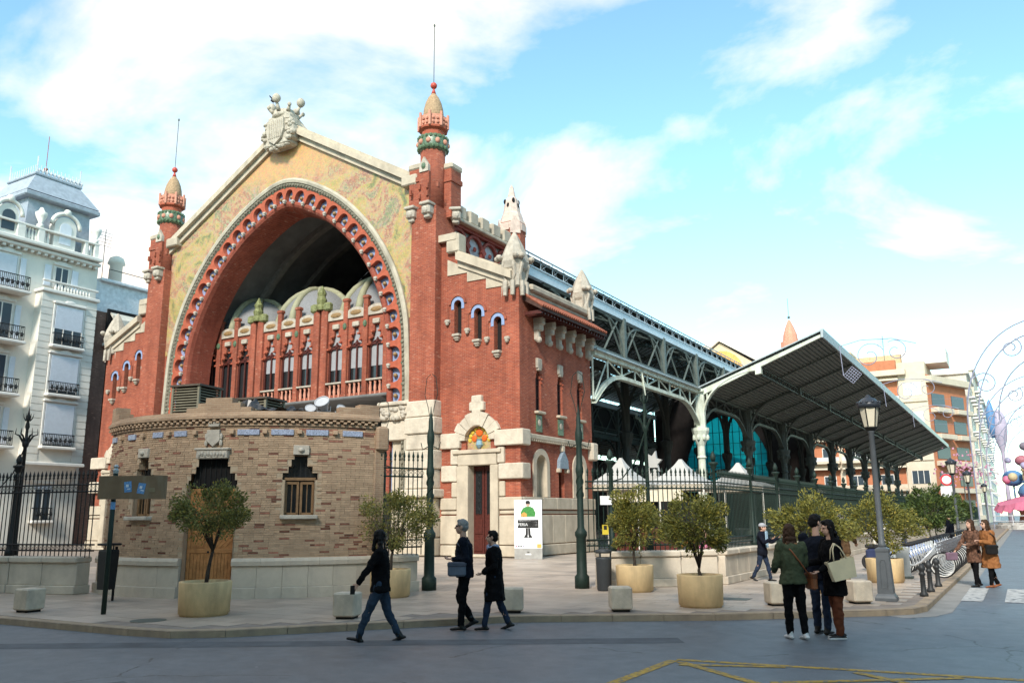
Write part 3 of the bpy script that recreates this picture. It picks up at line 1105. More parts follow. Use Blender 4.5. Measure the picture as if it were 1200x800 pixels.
for s in (-1, 1):
    w = MB()
    o = [(11.0, 0.2), (15.45, 0.2), (15.45, 12.35), (12.1, 13.9), (12.05, 15.1), (11.0, 15.1)]
    holes = []
    wins = ((12.05, 10.4, 12.1), (13.2, 10.0, 11.55), (14.3, 9.35, 11.0))
    for (cu, zb, zt) in wins:
        holes.append(archp(cu, zb, zt - .21, .21, 8))
    holes.append([(12.7, .2), (13.98, .2), (13.98, 4.6), (12.7, 4.6)])
    holes.append(archp(13.22, 4.9, 5.35, .68, 12))
    fs = (lambda a, b, d: front(a, b, d)) if s > 0 else (lambda a, b, d: front(-a, b, d))
    holed(w, o, holes, fs, 0, .45)
    wing = w.build('wing_wall', brick_red, market)
    for (cu, zb, zt) in wins:
        hd = MB()
        ring_o = [(cu + .37 * math.cos(math.pi * k / 10), zt - .22 + .37 * math.sin(math.pi * k / 10)) for k in range(11)]
        ring_i = [(cu + .215 * math.cos(math.pi * k / 10), zt - .22 + .215 * math.sin(math.pi * k / 10)) for k in range(11)]
        # stilted legs of the blue hood
        ring_o = [(cu + .37, zt - .45)] + ring_o + [(cu - .37, zt - .45)]
        ring_i = [(cu + .215, zt - .45)] + ring_i + [(cu - .215, zt - .45)]
        hd.strip([fs(a, b, -.03) for a, b in ring_o], [fs(a, b, -.03) for a, b in ring_i])
        hd.strip([fs(a, b, -.03) for a, b in ring_o], [fs(a, b, .02) for a, b in ring_o])
        win = hd.build('blue_hood', glaze_blue, wing)
        lab = MB()
        ro2 = [(cu + .5 * math.cos(math.pi * k / 10), zt - .2 + .5 * math.sin(math.pi * k / 10)) for k in range(11)]
        lab.strip([fs(a, b, -.07) for a, b in ro2], [fs(cu + (a - cu) * .76, zt - .2 + (b - zt + .2) * .76, -.07) for a, b in ro2])
        lab.strip([fs(a, b, -.07) for a, b in ro2], [fs(a, b, .01) for a, b in ro2])
        lab.tube([fs(cu - .56, zt - .2, -.04), fs(cu - .56, zt - 1.0, -.04)], .05, 4)
        lab.build('hood_moulding', brick_red, wing)
        MB().prism(archp(cu, zb, zt - .21, .2, 8), fs, .3, .34).build('window_pane', black_in, wing)
        inst('sill_bracket', slit_me, wing, fs(cu, zb - .06, 0))
        inst('bracket', bossb_me, wing, fs(cu - .56, zt - 1.05, 0))
    inst('bracket', bossb_me, wing, fs(14.84, 9.85, 0))
    # sloping coping with stepped pale panels under it
    cp = MB()
    q = [(11.0, 15.05), (12.25, 15.05), (12.25, 14.35), (15.2, 12.25), (15.2, 12.75), (12.6, 14.75), (12.25, 15.4), (11.0, 15.4)]
    cp.prism([(11.0, 15.1), (12.1, 15.1), (12.1, 15.45), (11.0, 15.45)], fs, -.28, .5)
    cp.bbox(fs(11.85, 14.95, .1), (.75, .7, .95), .06)
    for (d0, d1, y0, y1) in ((-.38, -.08, -.14, .4), (-.08, .3, -.34, .5), (.3, .42, -.2, .45)):
        cp.prism([(12.1, 14.13 + d0), (15.2, 12.71 + d0), (15.2, 12.71 + d1), (12.1, 14.13 + d1)], fs, y0, y1)
    cp.build('wing_coping', stone, wing)
    for (a0, a1, zb, zt0, zt1) in ((11.45, 12.6, 13.38, 14.2, 13.6), (12.6, 13.68, 12.92, 13.6, 13.1), (13.68, 14.75, 12.42, 13.1, 12.6)):
        MB().prism([(a0, zb), (a1, zb), (a1, zt1), (a0, zt0)], fs, -.05, .1).build('step_panel', stone, wing)
    crown_orn('corner', fs(15.05, 12.35, .3)).build('corner_ornament', stone_white, market)
    # stone dressings of the door bay
    blocks = [(11.25, 12.12, .14, .62, .20), (14.38, 15.62, .14, .62, .20), (11.2, 12.12, .64, 1.93, .14), (14.38, 15.55, .64, 1.93, .14),
              (11.2, 12.12, 1.97, 2.14, .10), (14.38, 15.55, 1.97, 2.14, .10), (11.2, 12.12, 2.17, 2.72, .16), (14.38, 15.58, 2.17, 2.72, .16),
              (11.2, 12.1, 3.45, 4.2, .12), (14.4, 15.7, 3.5, 4.2, .22), (11.2, 12.3, 4.96, 5.68, .2), (14.2, 15.72, 4.98, 5.7, .24),
              (11.78, 12.14, 2.74, 3.43, .10), (14.36, 14.68, 2.74, 3.43, .10),
              (11.75, 12.2, 4.22, 4.94, .15), (14.3, 14.68, 4.22, 4.94, .15)]
    for (a0, a1, z0, z1, pr) in blocks:
        MB().bbox(fs((a0 + a1) / 2, (z0 + z1) / 2, .25 - pr / 2), (a1 - a0 - .015, .5 + pr, z1 - z0 - .012), .035).build('stone_block', stone_rough if z0 > 3 else stone, wing)
    for (a0, a1) in ((12.14, 12.76), (13.94, 14.36)):
        MB().bbox(fs((a0 + a1) / 2, 2.15, .1), (a1 - a0, .56, 4.02), .03).build('door_jamb', stone, wing)
    MB().bbox(fs(13.24, 4.42, .1), (2.1, .58, .52), .03).bbox(fs(13.24, 4.78, .06), (2.6, .66, .18), .03).build('door_lintel', stone, wing)
    nv = 9
    for k in range(nv):
        a0, a1 = math.pi * k / nv, math.pi * (k + 1) / nv
        ro_ = 1.25 + (.06 if k % 2 else 0)
        if k == nv // 2:
            continue
        q = [(13.22 + r * math.cos(a), 5.3 + r * math.sin(a)) for r, a in ((.66, a0 + .015), (ro_, a0 + .012), (ro_, (a0 + a1) / 2), (ro_, a1 - .012), (.66, a1 - .015), (.66, (a0 + a1) / 2))]
        MB().prism(q, fs, -.16 - .03 * (k % 2), .2).build('voussoir', stone_rough, wing)
    MB().bbox(fs(13.22, 6.35, .0), (.46, .44, .8), .03).bbox(fs(13.22, 6.85, .0), (.8, .42, .42), .04).bbox(fs(13.22, 7.18, .0), (.55, .42, .36), .04).build('keystone', stone_rough, wing)
    ln = MB().prism(archp(13.22, 4.9, 5.35, .67, 14), fs, .12, .16)
    lun = ln.build('door_lunette', mosaic, wing, label='round ceramic panel of flowers in a vase above the side door')
    orn = MB()
    for k in range(9):
        a = math.pi * k / 8
        orn.ball(fs(13.22 + .52 * math.cos(a), 5.32 + .52 * math.sin(a), .1), (.1, .05, .1), 8, 5)
    orn.build('ceramic_border', mat('yellow glaze', (.62, .44, .06), .3), lun)
    MB().ball(fs(13.22, 5.68, .1), (.2, .07, .2), 12, 8).ball(fs(12.95, 5.4, .1), (.15, .06, .16), 10, 6).ball(fs(13.49, 5.4, .1), (.15, .06, .16), 10, 6).build('ceramic_flower', mat('orange glaze', (.62, .12, .02), .3), lun)
    MB().lathe(fs(13.22, 4.94, .1), [(.08, 0), (.18, .15), (.12, .35), (.16, .42)], 10).build('ceramic_vase', mat('blue grey glaze', (.2, .32, .38), .3), lun)
    # door: two leaves with panels and iron grilles
    for k in (-1, 1):
        dl = MB().bbox(fs(13.34 + k * .305, 2.14, .38), (.58, .07, 4.0), .01)
        for (z0, z1) in ((.35, .95), (1.1, 1.75)):
            dl.bbox(fs(13.34 + k * .305, (z0 + z1) / 2, .335), (.4, .05, z1 - z0), .02)
        leaf = dl.build('door', wood_dark, wing)
        MB().box(fs(13.34 + k * .305 - .17, 2.0, .33), fs(13.34 + k * .305 + .17, 3.9, .345)).build('pane', dark_glass, leaf) if s > 0 else None
        gr = MB()
        for j in range(4):
            gr.tube([fs(13.34 + k * .305 - .13 + j * .087, 1.95, .31), fs(13.34 + k * .305 - .13 + j * .087, 3.95, .31)], .012, 4)
        for j in range(5):
            gr.ball(fs(13.34 + k * .305, 2.2 + j * .38, .31), (.09, .012, .09), 8, 5)
        gr.build('grille', iron_black, leaf)
    MB().box(*(lambda a, b: ([min(p, q) for p, q in zip(a, b)], [max(p, q) for p, q in zip(a, b)]))(fs(12.7, .13, .42), fs(13.98, 4.62, .5))).build('door_recess', black_in, wing)
    MB().bbox(fs(13.3, .06 + .13, -.35), (2.2, .6, .12), .02).build('door_step', stone, wing)
    # wing body behind
    rf = MB()
    rf.prism([(11.0, 14.35), (15.4, 12.3), (15.4, 12.0), (11.0, 14.0)], fs, .4, 7.4)
    rf.build('wing_roof', roof_tile, wing)
    MB().prism([(11.0, .2), (15.4, .2), (15.4, 12.0), (11.0, 14.1)], fs, 7.3, 7.42).build('wing_back_wall', brick_red, wing)
    if s < 0:
        MB().prism([(-.0 + 0, .2), (7.4, .2), (7.4, 12.2), (0, 12.2)], lambda a, b, d: U(-15.45 + d, b, a), 0, .1).build('side_wall', brick_red, market)

# ================================================================ market hall: side wall, inner screen, iron hall
sw = MB()
so = [(0, .2), (7.4, .2), (7.4, 12.1), (0, 12.1)]
slits = [1.72, 3.88, 6.04]
holes = []
for y in slits:
    holes.append([(y - .27, 6.65), (y + .27, 6.65), (y + .27, 8.2), (y + .2, 8.2), (y + .2, 8.42), (y + .13, 8.42), (y + .13, 8.62), (y - .13, 8.62), (y - .13, 8.42), (y - .2, 8.42), (y - .2, 8.2), (y - .27, 8.2)])
for y in (1.85, 5.83):
    holes.append(archp(y, 2.3, 4.15, .57, 12))
holes.append(archp(3.9, 2.72, 3.85, .28, 8))
holed(sw, so, holes, side_fn, 0, -.2)
side = sw.build('side_wall', brick_red, market)
for y in slits:
    MB().prism([(y - .26, 6.65), (y + .26, 6.65), (y + .26, 8.25), (y, 8.6), (y - .26, 8.25)], side_fn, -.19, -.16).build('window_pane', black_in, side)
    fr = MB()
    for a in (-.24, 0, .24):
        fr.tube([side_fn(y + a, 6.65, -.13), side_fn(y + a, 8.5 - abs(a), -.13)], .025, 4)
    for z in (6.7, 7.3, 7.9):
        fr.tube([side_fn(y - .26, z, -.13), side_fn(y + .26, z, -.13)], .02, 4)
    fr.build('window_frame', wood_dark, side)
    MB().bbox(side_fn(y, 8.9, .02), (.2, .46, .5), .04).bbox(side_fn(y, 8.62, .03), (.2, .3, .12), .02).build('cap_stone', stone_white, side)
    MB().bbox(side_fn(y, 6.58, .05), (.3, .78, .13), .03).build('sill', stone, side)
    MB().bbox(side_fn(y, 6.08, .0), (.08, .56, .8), .02).build('tile_panel', glaze_green, side)
    MB().ball(side_fn(y, 6.12, .05), (.03, .15, .16), 10, 6).build('tile_rosette', stone_white, side)
    for k, z in enumerate((8.2, 8.42, 8.0)):
        MB().bbox(side_fn(y + .32 - k * .03, z, .03), (.08, .1, .06), .01).build('step_brick', terracotta, side)
for y in (1.85, 5.83):
    a = MB()
    out = [(y + .78, 2.74)] + [(y + .78 * math.cos(math.pi * k / 12), 4.15 + .78 * math.sin(math.pi * k / 12)) for k in range(13)] + [(y - .78, 2.74)]
    inn = [(y + .5, 2.74)] + [(y + .5 * math.cos(math.pi * k / 12), 4.15 + .5 * math.sin(math.pi * k / 12)) for k in range(13)] + [(y - .5, 2.74)]
    a.strip([side_fn(p, q, .06) for p, q in out], [side_fn(p, q, .06) for p, q in inn])
    a.strip([side_fn(p, q, .06) for p, q in out], [side_fn(p, q, -.02) for p, q in out])
    a.strip([side_fn(p, q, .06) for p, q in inn], [side_fn(p, q, -.4) for p, q in inn])
    a.prism(archp(y, 2.3, 4.15, .6, 12), side_fn, -.5, -.39)
    a.build('niche_surround', stone, side)
hd = MB().prism([(3.45, 4.1), (4.35, 4.1), (4.3, 4.5), (3.9, 4.95), (3.5, 4.5)], side_fn, .0, .18)
hd.build('window_hood', mat('slate tile', (.20, .25, .30), .5, .3, 14), side)
MB().bbox(side_fn(3.9, 5.05, .06), (.22, .26, .3), .03).build('hood_cap', stone, side)
for y in (3.48, 4.32):
    MB().bbox(side_fn(y, 4.0, .08), (.22, .2, .2), .03).build('hood_bracket', stone, side)
MB().prism(archp(3.9, 2.72, 3.85, .28, 8), side_fn, -.4, -.35).build('niche_back', brick_red, side)
st = [(-.0, 7.45, .14, .62, .18), (.0, 7.42, 1.97, 2.14, .06)]
for (a0, a1, z0, z1, pr) in st:
    MB().bbox(side_fn((a0 + a1) / 2, (z0 + z1) / 2, pr / 2 - .1), (pr + .2, a1 - a0, z1 - z0 - .012), .03).build('plinth_course', stone, side)
for z0, z1, pr in ((.64, 1.93, .12), (2.17, 2.72, .14)):
    a = .02
    for ln in ((1.2, 1.5, 1.25, 1.55, 1.85) if z0 < 1 else (1.8, 1.3, 1.6, 1.2, 1.45)):
        MB().bbox(side_fn(a + ln / 2, (z0 + z1) / 2, pr / 2 - .1), (pr + .2, ln - .012, z1 - z0 - .012), .025).build('stone_block', stone, side)
        a += ln
bnd = MB().bbox(side_fn(3.9, 5.42, .04), (.3, 6.6, .24), .04)
k = .8
while k < 7.1:
    bnd.bbox(side_fn(k, 5.27, .06), (.24, .1, .12), .02)
    k += .2
bnd.build('string_course', stone, side)
MB().bbox(side_fn(7.2, 5.1, .06), (.5, .6, .9), .06).build('stone_block', stone_rough, side)
for z in (3.85, 5.34):
    MB().bbox(side_fn(.35, z, -.05), (.34, .75, .7), .05).build('stone_block', stone_rough, side)
# pent eave on corbels
cor = MB().bbox((.1, 0, .0), (.5, .3, .3), .04).bbox((.08, 0, .35), (.7, .34, .45), .05).bbox((.04, 0, -.35), (.3, .24, .5), .06).ball((.14, 0, -.55), (.16, .14, .16), 8, 5)
cme = cor.mesh('corbel', stone_white)
for k in range(6):
    inst('corbel', cme, side, side_fn(1.5 + k * 1.1, 10.55, .05))
MB().prism([(0, 11.95), (1.0, 11.25), (1.0, 11.12), (0, 11.7)], lambda a, b, d: U(15.45 + a, b, d), .35, 7.5).build('eave_board', mat('dark eave timber', (.06, .028, .02), .7, .3, 6), side)
rt = MB()
for k in range(23):
    y = .5 + k * .31
    rt.box(U(15.46, 11.0, y), U(16.35, 11.16, y + .1))
rt.build('eave_rafter', wood_dark, side, kind='stuff')
tl = MB()
for k in range(34):
    y = .42 + k * .21
    tl.tube([U(15.45, 12.03, y), U(16.5, 11.3, y)], .075, 6)
tl.build('eave_tile', roof_tile, side, kind='stuff')
MB().bbox(U(15.35, 12.4, 3.9), (.75, 6.2, .36), .1).bbox(U(15.3, 12.15, 3.9), (.5, 6.4, .25), .04).build('side_coping', stone, side)
crown_orn('b', U(15.3, 12.45, 7.0), .9).build('corner_ornament', stone_white, market)

# lattice parapet behind the turret and rear turret, both sides
for s in (-1, 1):
    lat = MB()
    X0 = s * 10.83

    def lf(a, b, d, X0=X0):
        return U(X0 + d, b, a)
    lat.box(U(X0 - .12, 13.0, 1.0), U(X0 - .05, 16.64, 6.5))
    lw = lat.build('lattice_back', blind_white, market)
    lg = MB()
    for zc, st in ((14.5, 0), (15.7, .75)):
        for k in range(5):
            yc = .9 + st + k * 1.5
            if yc > 6.4:
                continue
            R0, R1 = .78, .62
            n = 18
            ro_ = [(yc + R0 * math.cos(2 * math.pi * i / n), zc + R0 * math.sin(2 * math.pi * i / n)) for i in range(n)]
            ri_ = [(yc + R1 * math.cos(2 * math.pi * i / n), zc + R1 * math.sin(2 * math.pi * i / n)) for i in range(n)]
            f0, f1 = .0, .16
            lg.strip([lf(a, b, f1) for a, b in ro_], [lf(a, b, f1) for a, b in ri_], True)
            lg.strip([lf(a, b, f1) for a, b in ri_], [lf(a, b, f0) for a, b in ri_], True)
            lg.strip([lf(a, b, f1) for a, b in ro_], [lf(a, b, f0) for a, b in ro_], True)
            lg.ball(lf(yc, zc, .1), (.08, .14, .14), 7, 5)
            lg.cbox(lf(yc + .75, zc, .12), (.2, .34, .34), m=Matrix.Rotation(math.pi / 4, 3, 'X'))
    lg.box(U(X0 - .04, 16.45, .9), U(X0 + .22, 16.66, 6.5))
    lg.build('brick_lattice', mat('dark terracotta', (.24, .055, .04), .8, .25, 4, .3, 30), lw)
    for k in range(5):
        y = 1.55 + k * 1.12
        MB().bbox(U(X0 + .05, 17.2, y), (.75, .82, .75), .08).build('merlon', stone, lw)
    MB().bbox(U(X0 + .05, 16.74, 3.8), (.9, 5.5, .2), .05).build('parapet_coping', stone, lw)
    rtp = empty('rear_turret', U(X0, 13.0, 7.2))
    rtp.parent = market
    rtp.location = Vector(U(X0, 13.0, 7.2)) - wloc(market)
    MB().lathe(U(X0, 11.0, 7.2), [(.78, 0), (.78, 7.3), (.72, 7.3)], 8, rz=math.pi / 8).build('shaft', brick_red, rtp)
    rk = MB().lathe(U(X0, 17.9, 7.2), [(.80, 0), (.80, .3), (.70, .6), (.58, 1.0), (.52, 1.1), (.46, 1.5), (.38, 1.9), (.24, 2.1), (.18, 2.4), (.12, 2.7), (.04, 2.85)], 8, rz=math.pi / 8)
    for k in range(8):
        a = 2 * math.pi * k / 8
        rk.prism([(-.3, 17.6), (.3, 17.6), (.3, 18.2), (0, 18.6), (-.3, 18.2)] if k % 2 else [(-.25, 17.8), (.25, 17.8), (.25, 18.2), (-.25, 18.2)],
                 lambda p, q, d, a=a: U(X0 + (.71 + d) * math.cos(a) - p * math.sin(a), q, 7.2 + (.71 + d) * math.sin(a) + p * math.cos(a)), 0, .08)
    rk.build('stone_spire', mat('pinkish stone', (.56, .44, .37), .9, .2, 4, .5, 25), rtp)
    hs_ = MB()
    for k in range(8):
        a = 2 * math.pi * k / 8
        hs_.ball(U(X0 + .40 * math.cos(a), 19.4 + (.3 if k % 2 else 0), 7.2 + .40 * math.sin(a)), (.09, .09, .16), 7, 5)
    hs_.build('spire_opening', black_in, rtp)

mat_blind = mat('grey blind', (.30, .30, .31), .7, .08, 4)
# ---- inner screen with nine windows under the vault
YS = 2.0
scr = MB()
BP = [-8.86, -3.75, 1.36, 6.47]
wcs = []
for b in range(3):
    a0, a1 = BP[b] + .58, BP[b + 1] - .58
    ww = (a1 - a0 - 2 * .40) / 3
    for k in range(3):
        wcs.append((a0 + ww / 2 + k * (ww + .40), ww / 2, b))
holes = []
for cu, hw, b in wcs:
    h = hw
    holes.append([(cu - h, 8.5), (cu + h, 8.5), (cu + h, 11.1), (cu + h * .75, 11.1), (cu + h * .75, 11.45), (cu + h * .5, 11.45), (cu + h * .5, 11.8), (cu + h * .3, 11.8), (cu + h * .3, 12.15),
                  (cu - h * .3, 12.15), (cu - h * .3, 11.8), (cu - h * .5, 11.8), (cu - h * .5, 11.45), (cu - h * .75, 11.45), (cu - h * .75, 11.1), (cu - h, 11.1)])
holed(scr, [(-9.3, 7.9), (9.3, 7.9), (9.3, 13.0), (-9.3, 13.0)], holes, front, YS, .2)
screen = scr.build('inner_screen', brick_red, market)
for i, p in enumerate(BP):
    for d in (-.3, .3):
        MB().bbox(U(p + d, 10.7, YS - .04), (.46, .3, 5.4), .03).build('screen_pier', brick_red, screen)
    fn_ = MB().lathe(U(p, 13.4, YS - .1), [(.3, 0), (.34, .2), (.24, .35), (.3, .6), (.2, .8), (.26, 1.0), (.12, 1.25), (.03, 1.45)], 8)
    fn_.bbox(U(p - .5, 13.55, YS - .1), (.5, .4, .5), .1).bbox(U(p + .5, 13.55, YS - .1), (.5, .4, .5), .1)
    fn_.build('ceramic_finial', mat('olive glaze', (.19, .20, .085), .4, .5, 7, .4, 20), screen)
for i, (cu, hw, b) in enumerate(wcs):
    w = MB().box(U(cu - hw, 8.5, YS + .19), U(cu + hw, 12.2, YS + .23))
    wo = w.build('window', dark_glass, screen)
    zbl = (12.0, 10.2, 9.9)[b]
    MB().box(U(cu - hw * .96, zbl, YS + .155), U(cu + hw * .96, 12.12, YS + .18)).build('blind', mat_blind, wo)
    fr = MB()
    fr.bbox(U(cu, 9.8, YS + .11), (.09, .1, 2.6), .01)
    for a in (-hw + .04, hw - .04):
        fr.bbox(U(cu + a, 9.8, YS + .11), (.08, .1, 2.6), .01)
    fr.bbox(U(cu, 11.12, YS + .11), (hw * 2, .12, .12), .01)
    fr.lathe(U(cu, 11.15, YS + .09), [(.12, 0), (.1, .12), (.04, .3)], 6)
    fr.tube([U(cu - hw, 10.9, YS + .09), U(cu - hw * .4, 11.25, YS + .09), U(cu, 11.3, YS + .09), U(cu + hw * .4, 11.25, YS + .09), U(cu + hw, 10.9, YS + .09)], .045, 5)
    fr.build('window_frame', wood_dark, wo)
    MB().bbox(U(cu, 12.32, YS - .02), (hw * .9, .22, .28), .03).build('cap_stone', stone_white, wo)
    # little arched gable with carved lunette over each window
    ga = MB().prism([(cu - hw - .14, 12.7), (cu + hw + .14, 12.7), (cu + hw + .14, 12.95)] + [(cu + (hw + .14) * math.cos(math.pi * k / 8), 12.95 + .34 * math.sin(math.pi * k / 8)) for k in range(9)][1:-1] + [(cu - hw - .14, 12.95)], front, YS - .1, YS + .3)
    gb = ga.build('arched_gablet', stone_white, wo)
    MB().ball(U(cu, 12.98, YS - .1), (hw * .8, .07, .15), 10, 5).build('carved_lunette', gold, gb)
    for k, z in enumerate((11.1, 11.45, 11.8)):
        for sg in (-1, 1):
            MB().bbox(U(cu + sg * (hw * (1, .75, .5)[k] - .02), z - .05, YS - .06), (.14, .2, .1), .02).build('step_bracket', terracotta, wo)
    if i % 3 != 2:
        p = cu + hw + .20
        MB().bbox(U(p, 10.9, YS - .02), (.32, .24, 5.6), .03).bbox(U(p, 13.75, YS - .02), (.42, .34, .2), .05).build('slim_pier', brick_red, screen)
        MB().ball(U(p, 12.25, YS - .16), (.14, .08, .2), 8, 5).build('leaf_boss', glaze_green, screen)
    if b > 0:
        bo = MB().bbox(U(cu, 9.12, YS - .02), (hw * 2 + .1, .3, .1), .02).build('balcony_rail', stone_white, wo)
        MB().bbox(U(cu, 8.15, YS - .02), (hw * 2 + .1, .3, .12), .02).build('balcony_base', stone_white, wo)
        for k in range(3):
            MB().lathe(U(cu - hw * .62 + k * hw * .62, 8.2, YS - .02), [(.08, 0), (.08, .1), (.05, .2), (.09, .45), (.05, .7), (.08, .8), (.08, .88)], 8).build('baluster', terracotta_pale, bo, True)
rib_mat = mat('olive plaster ribs', (.30, .29, .19), .8, .15, 3)
shell = mat('mosaic shell', (.21, .21, .215), .7, .35, 26)
for b in range(3):
    cu = (BP[b] + BP[b + 1]) / 2
    dm = MB()
    A = []
    rx, ry, rz_ = 2.6, 2.2, 2.6
    rows_ = [[U(cu + rx * math.cos(math.pi * k / 18) * math.cos(math.pi / 2 * j / 8), 12.9 + rz_ * math.sin(math.pi / 2 * j / 8), YS + 2.4 - ry * math.sin(math.pi * k / 18) * math.cos(math.pi / 2 * j / 8)) for k in range(19)] for j in range(9)]
    for j in range(8):
        dm.strip(rows_[j], rows_[j + 1])
    d_o = dm.build('half_dome', shell, screen, True)
    for k in (0, 5, 9, 13, 18):
        ph = math.pi * k / 18
        MB().tube([U(cu + 1.02 * rx * math.cos(ph) * math.cos(math.pi / 2 * j / 8), 12.9 + 1.02 * rz_ * math.sin(math.pi / 2 * j / 8), YS + 2.4 - 1.02 * ry * math.sin(ph) * math.cos(math.pi / 2 * j / 8)) for j in range(9)],
                  [.24 - .008 * j for j in range(9)], 6).build('dome_rib', rib_mat, d_o, True)

# ================================================================ iron hall behind
XN = 10.83                                        # half width of the nave
Y0, Y1 = 7.4, 84.6
COLY = [25.0 + 12.1 * k for k in range(10)]
YE = COLY[-1] + .6
roofg = glass_mat('roof glass', (.55, .63, .66), .2, .45)
for s in (-1, 1):
    # glazed roof slope with bars
    for t0, t1, nm_, m_ in ((0, .38, 'roof_sheet', zinc), (.38, .62, 'roof_glazing', roofg), (.62, 1, 'roof_sheet', zinc)):
        xa, xb, za, zb = s * (XN + .2) * (1 - t0), s * (XN + .2) * (1 - t1), 16.9 + 4.6 * t0, 16.9 + 4.6 * t1
        MB().add([U(xa, za, Y0 - .8), U(xa, za, Y1), U(xb, zb, Y1), U(xb, zb, Y0 - .8)], [(0, 1, 2, 3)]).build(nm_, m_, market)
    rb = MB()
    k = Y0
    while k < Y1:
        rb.tube([U(s * (XN + .2), 16.88, k), U(0, 21.48, k)], .05, 4)
        k += 1.0
    for t in (.25, .5, .75):
        rb.tube([U(s * (XN + .2) * (1 - t), 16.88 + 4.6 * t, Y0), U(s * (XN + .2) * (1 - t), 16.88 + 4.6 * t, Y1)], .07, 4)
    rb.build('roof_bar', iron_grey, market, kind='stuff')
    MB().box(U(s * XN - .16, 15.75, Y0 - .6), U(s * XN + .16, 16.3, Y1)).box(U(s * XN - .24, 16.3, Y0 - .6), U(s * XN + .24, 16.36, Y1)).build('eave_girder', girder_blue, market)
    ml = MB().tube([U(s * XN + .1 * s, 17.15, Y0 - .4), U(s * XN + .1 * s, 17.15, Y1)], .05, 5).tube([U(s * XN + .1 * s, 16.85, Y0 - .4), U(s * XN + .1 * s, 16.85, Y1)], .035, 4)
    k = Y0
    i = 0
    while k < Y1:
        ml.tube([U(s * XN + .1 * s, 16.36, k), U(s * XN + .1 * s, 17.15, k)], .03, 4)
        ml.tube([U(s * XN + .1 * s, 16.36, k), U(s * XN + .1 * s, 16.85, k + .75)], .022, 4)
        ml.tube([U(s * XN + .1 * s, 16.85, k), U(s * XN + .1 * s, 16.36, k + .75)], .022, 4)
        k += 1.5
    ml.build('eave_railing', zinc, market)
    # clerestory posts and arches, one bay each
    ny = 0
    k = 14.8
    while k < Y1:
        cl = MB().bbox(U(s * XN, 13.8, k), (.45, .45, 4.2), .05)
        for sg in (-1, 1):
            arc = [U(s * XN, 13.2 + 2.4 * math.sin(math.pi / 2 * i / 8), k + sg * (.2 + 2.9 * (1 - math.cos(math.pi / 2 * i / 8)))) for i in range(9)]
            cl.tube(arc, .1, 5)
            cl.tube([U(s * XN, 15.7, k + sg * .2), U(s * XN, 15.7, k + sg * 4)], .12, 4)
            cl.tube([U(s * XN, 13.0, k + sg * .2), U(s * XN, 15.6, k + sg * 2.6)], .09, 4)
            cl.tube([U(s * XN, 12.4, k + sg * 4.0), U(s * XN, 15.5, k + sg * 1.0)], .09, 4)
        cl.build('clerestory_post', iron_grey, market)
        # roof truss across the nave
        if s > 0:
            tr = MB()
            n = 14
            up = [U(-XN + 2 * XN * i / n, 16.2 + 4.9 * (1 - abs(2 * i / n - 1)), k) for i in range(n + 1)]
            lo = [U(-XN + 2 * XN * i / n, 15.6 + 3.6 * math.sin(math.pi * i / n), k) for i in range(n + 1)]
            tr.tube(up, .12, 4).tube(lo, .12, 4)
            for i in range(n):
                tr.tube([up[i], lo[i + 1]], .06, 4).tube([lo[i], up[i + 1]], .06, 4)
            tr.build('roof_truss', iron_grey, market)
        k += 8.0
    lv = MB()
    for z in (12.5, 12.75, 13.0):
        lv.box(U(s * XN - .1, z, Y0), U(s * XN + .1, z + .1, Y1))
    lv.build('clerestory_louvre', iron_grey, market)
    # aisle roof
    lo_, hi_ = 15.55, XN
    MB().prism([(lo_, 10.62), (hi_, 12.4), (hi_, 12.55), (lo_, 10.77)], (lambda a, b, d, s=s: U(s * a, b, d)), 7.5, YE).build('aisle_roof', zinc, market)
    pu = MB()
    for i in range(10):
        a = lo_ - .3 - i * .48
        z = 10.62 + (lo_ - a) / (lo_ - hi_) * 1.78
        pu.box(U(min(s * a, s * (a + .06)), z - .16, 7.6), U(max(s * a, s * (a + .06)), z - .01, YE))
    pu.build('aisle_purlin', iron_grey, market, kind='stuff')

XW = 15.5


def column(px, py, m, parent, z1=10.4):
    cm = MB().lathe(U(px, PAVE_Z, py), [(.5, 0), (.5, .5), (.36, .6), (.30, 1.0), (.27, 1.6), (.25, 5.6), (.34, 5.7), (.26, 5.85), (.26, 6.5), (.42, 6.9), (.5, 7.2), (.62, 7.55), (.62, 7.75), (.45, 7.78)], 12)
    for k in range(8):
        a = 2 * math.pi * k / 8
        cm.ball(U(px + .5 * math.cos(a), 7.2, py + .5 * math.sin(a)), (.12, .12, .22), 6, 4)
    cm.bbox(U(px, 9.1, py), (.62, .62, 2.9), .1)
    cm.bbox(U(px, 9.1, py), (.34, .8, 2.9), .06).bbox(U(px, 9.1, py), (.8, .34, 2.9), .06)
    cm.bbox(U(px, 10.45, py), (.9, .9, .22), .05)
    return cm.build('column', m, parent)


def half_arch(m, px, y0, dirn, span, zb, zt, lattice=True, axis='y'):
    """bracket arch from a column to the middle of its bay, with top chord and web"""
    def P(t, z):
        return U(px, z, y0 + dirn * t) if axis == 'y' else U(px + dirn * t, z, y0)
    n = 10
    arc = [(.3 + (span - .3) * (1 - math.cos(math.pi / 2 * i / n)), zb + (zt - .75 - zb) * math.sin(math.pi / 2 * i / n)) for i in range(n + 1)]
    m.strip([P(t, z) for t, z in arc], [P(t, z + .22) for t, z in arc])
    for o in (-.14, .14):
        A = [Vector(P(t, z)) + Vector((o, 0, 0) if axis == 'y' else (0, o, 0)) for t, z in arc]
        m.tube(A, .09, 4)
    return [(t, z + .1) for t, z in arc]


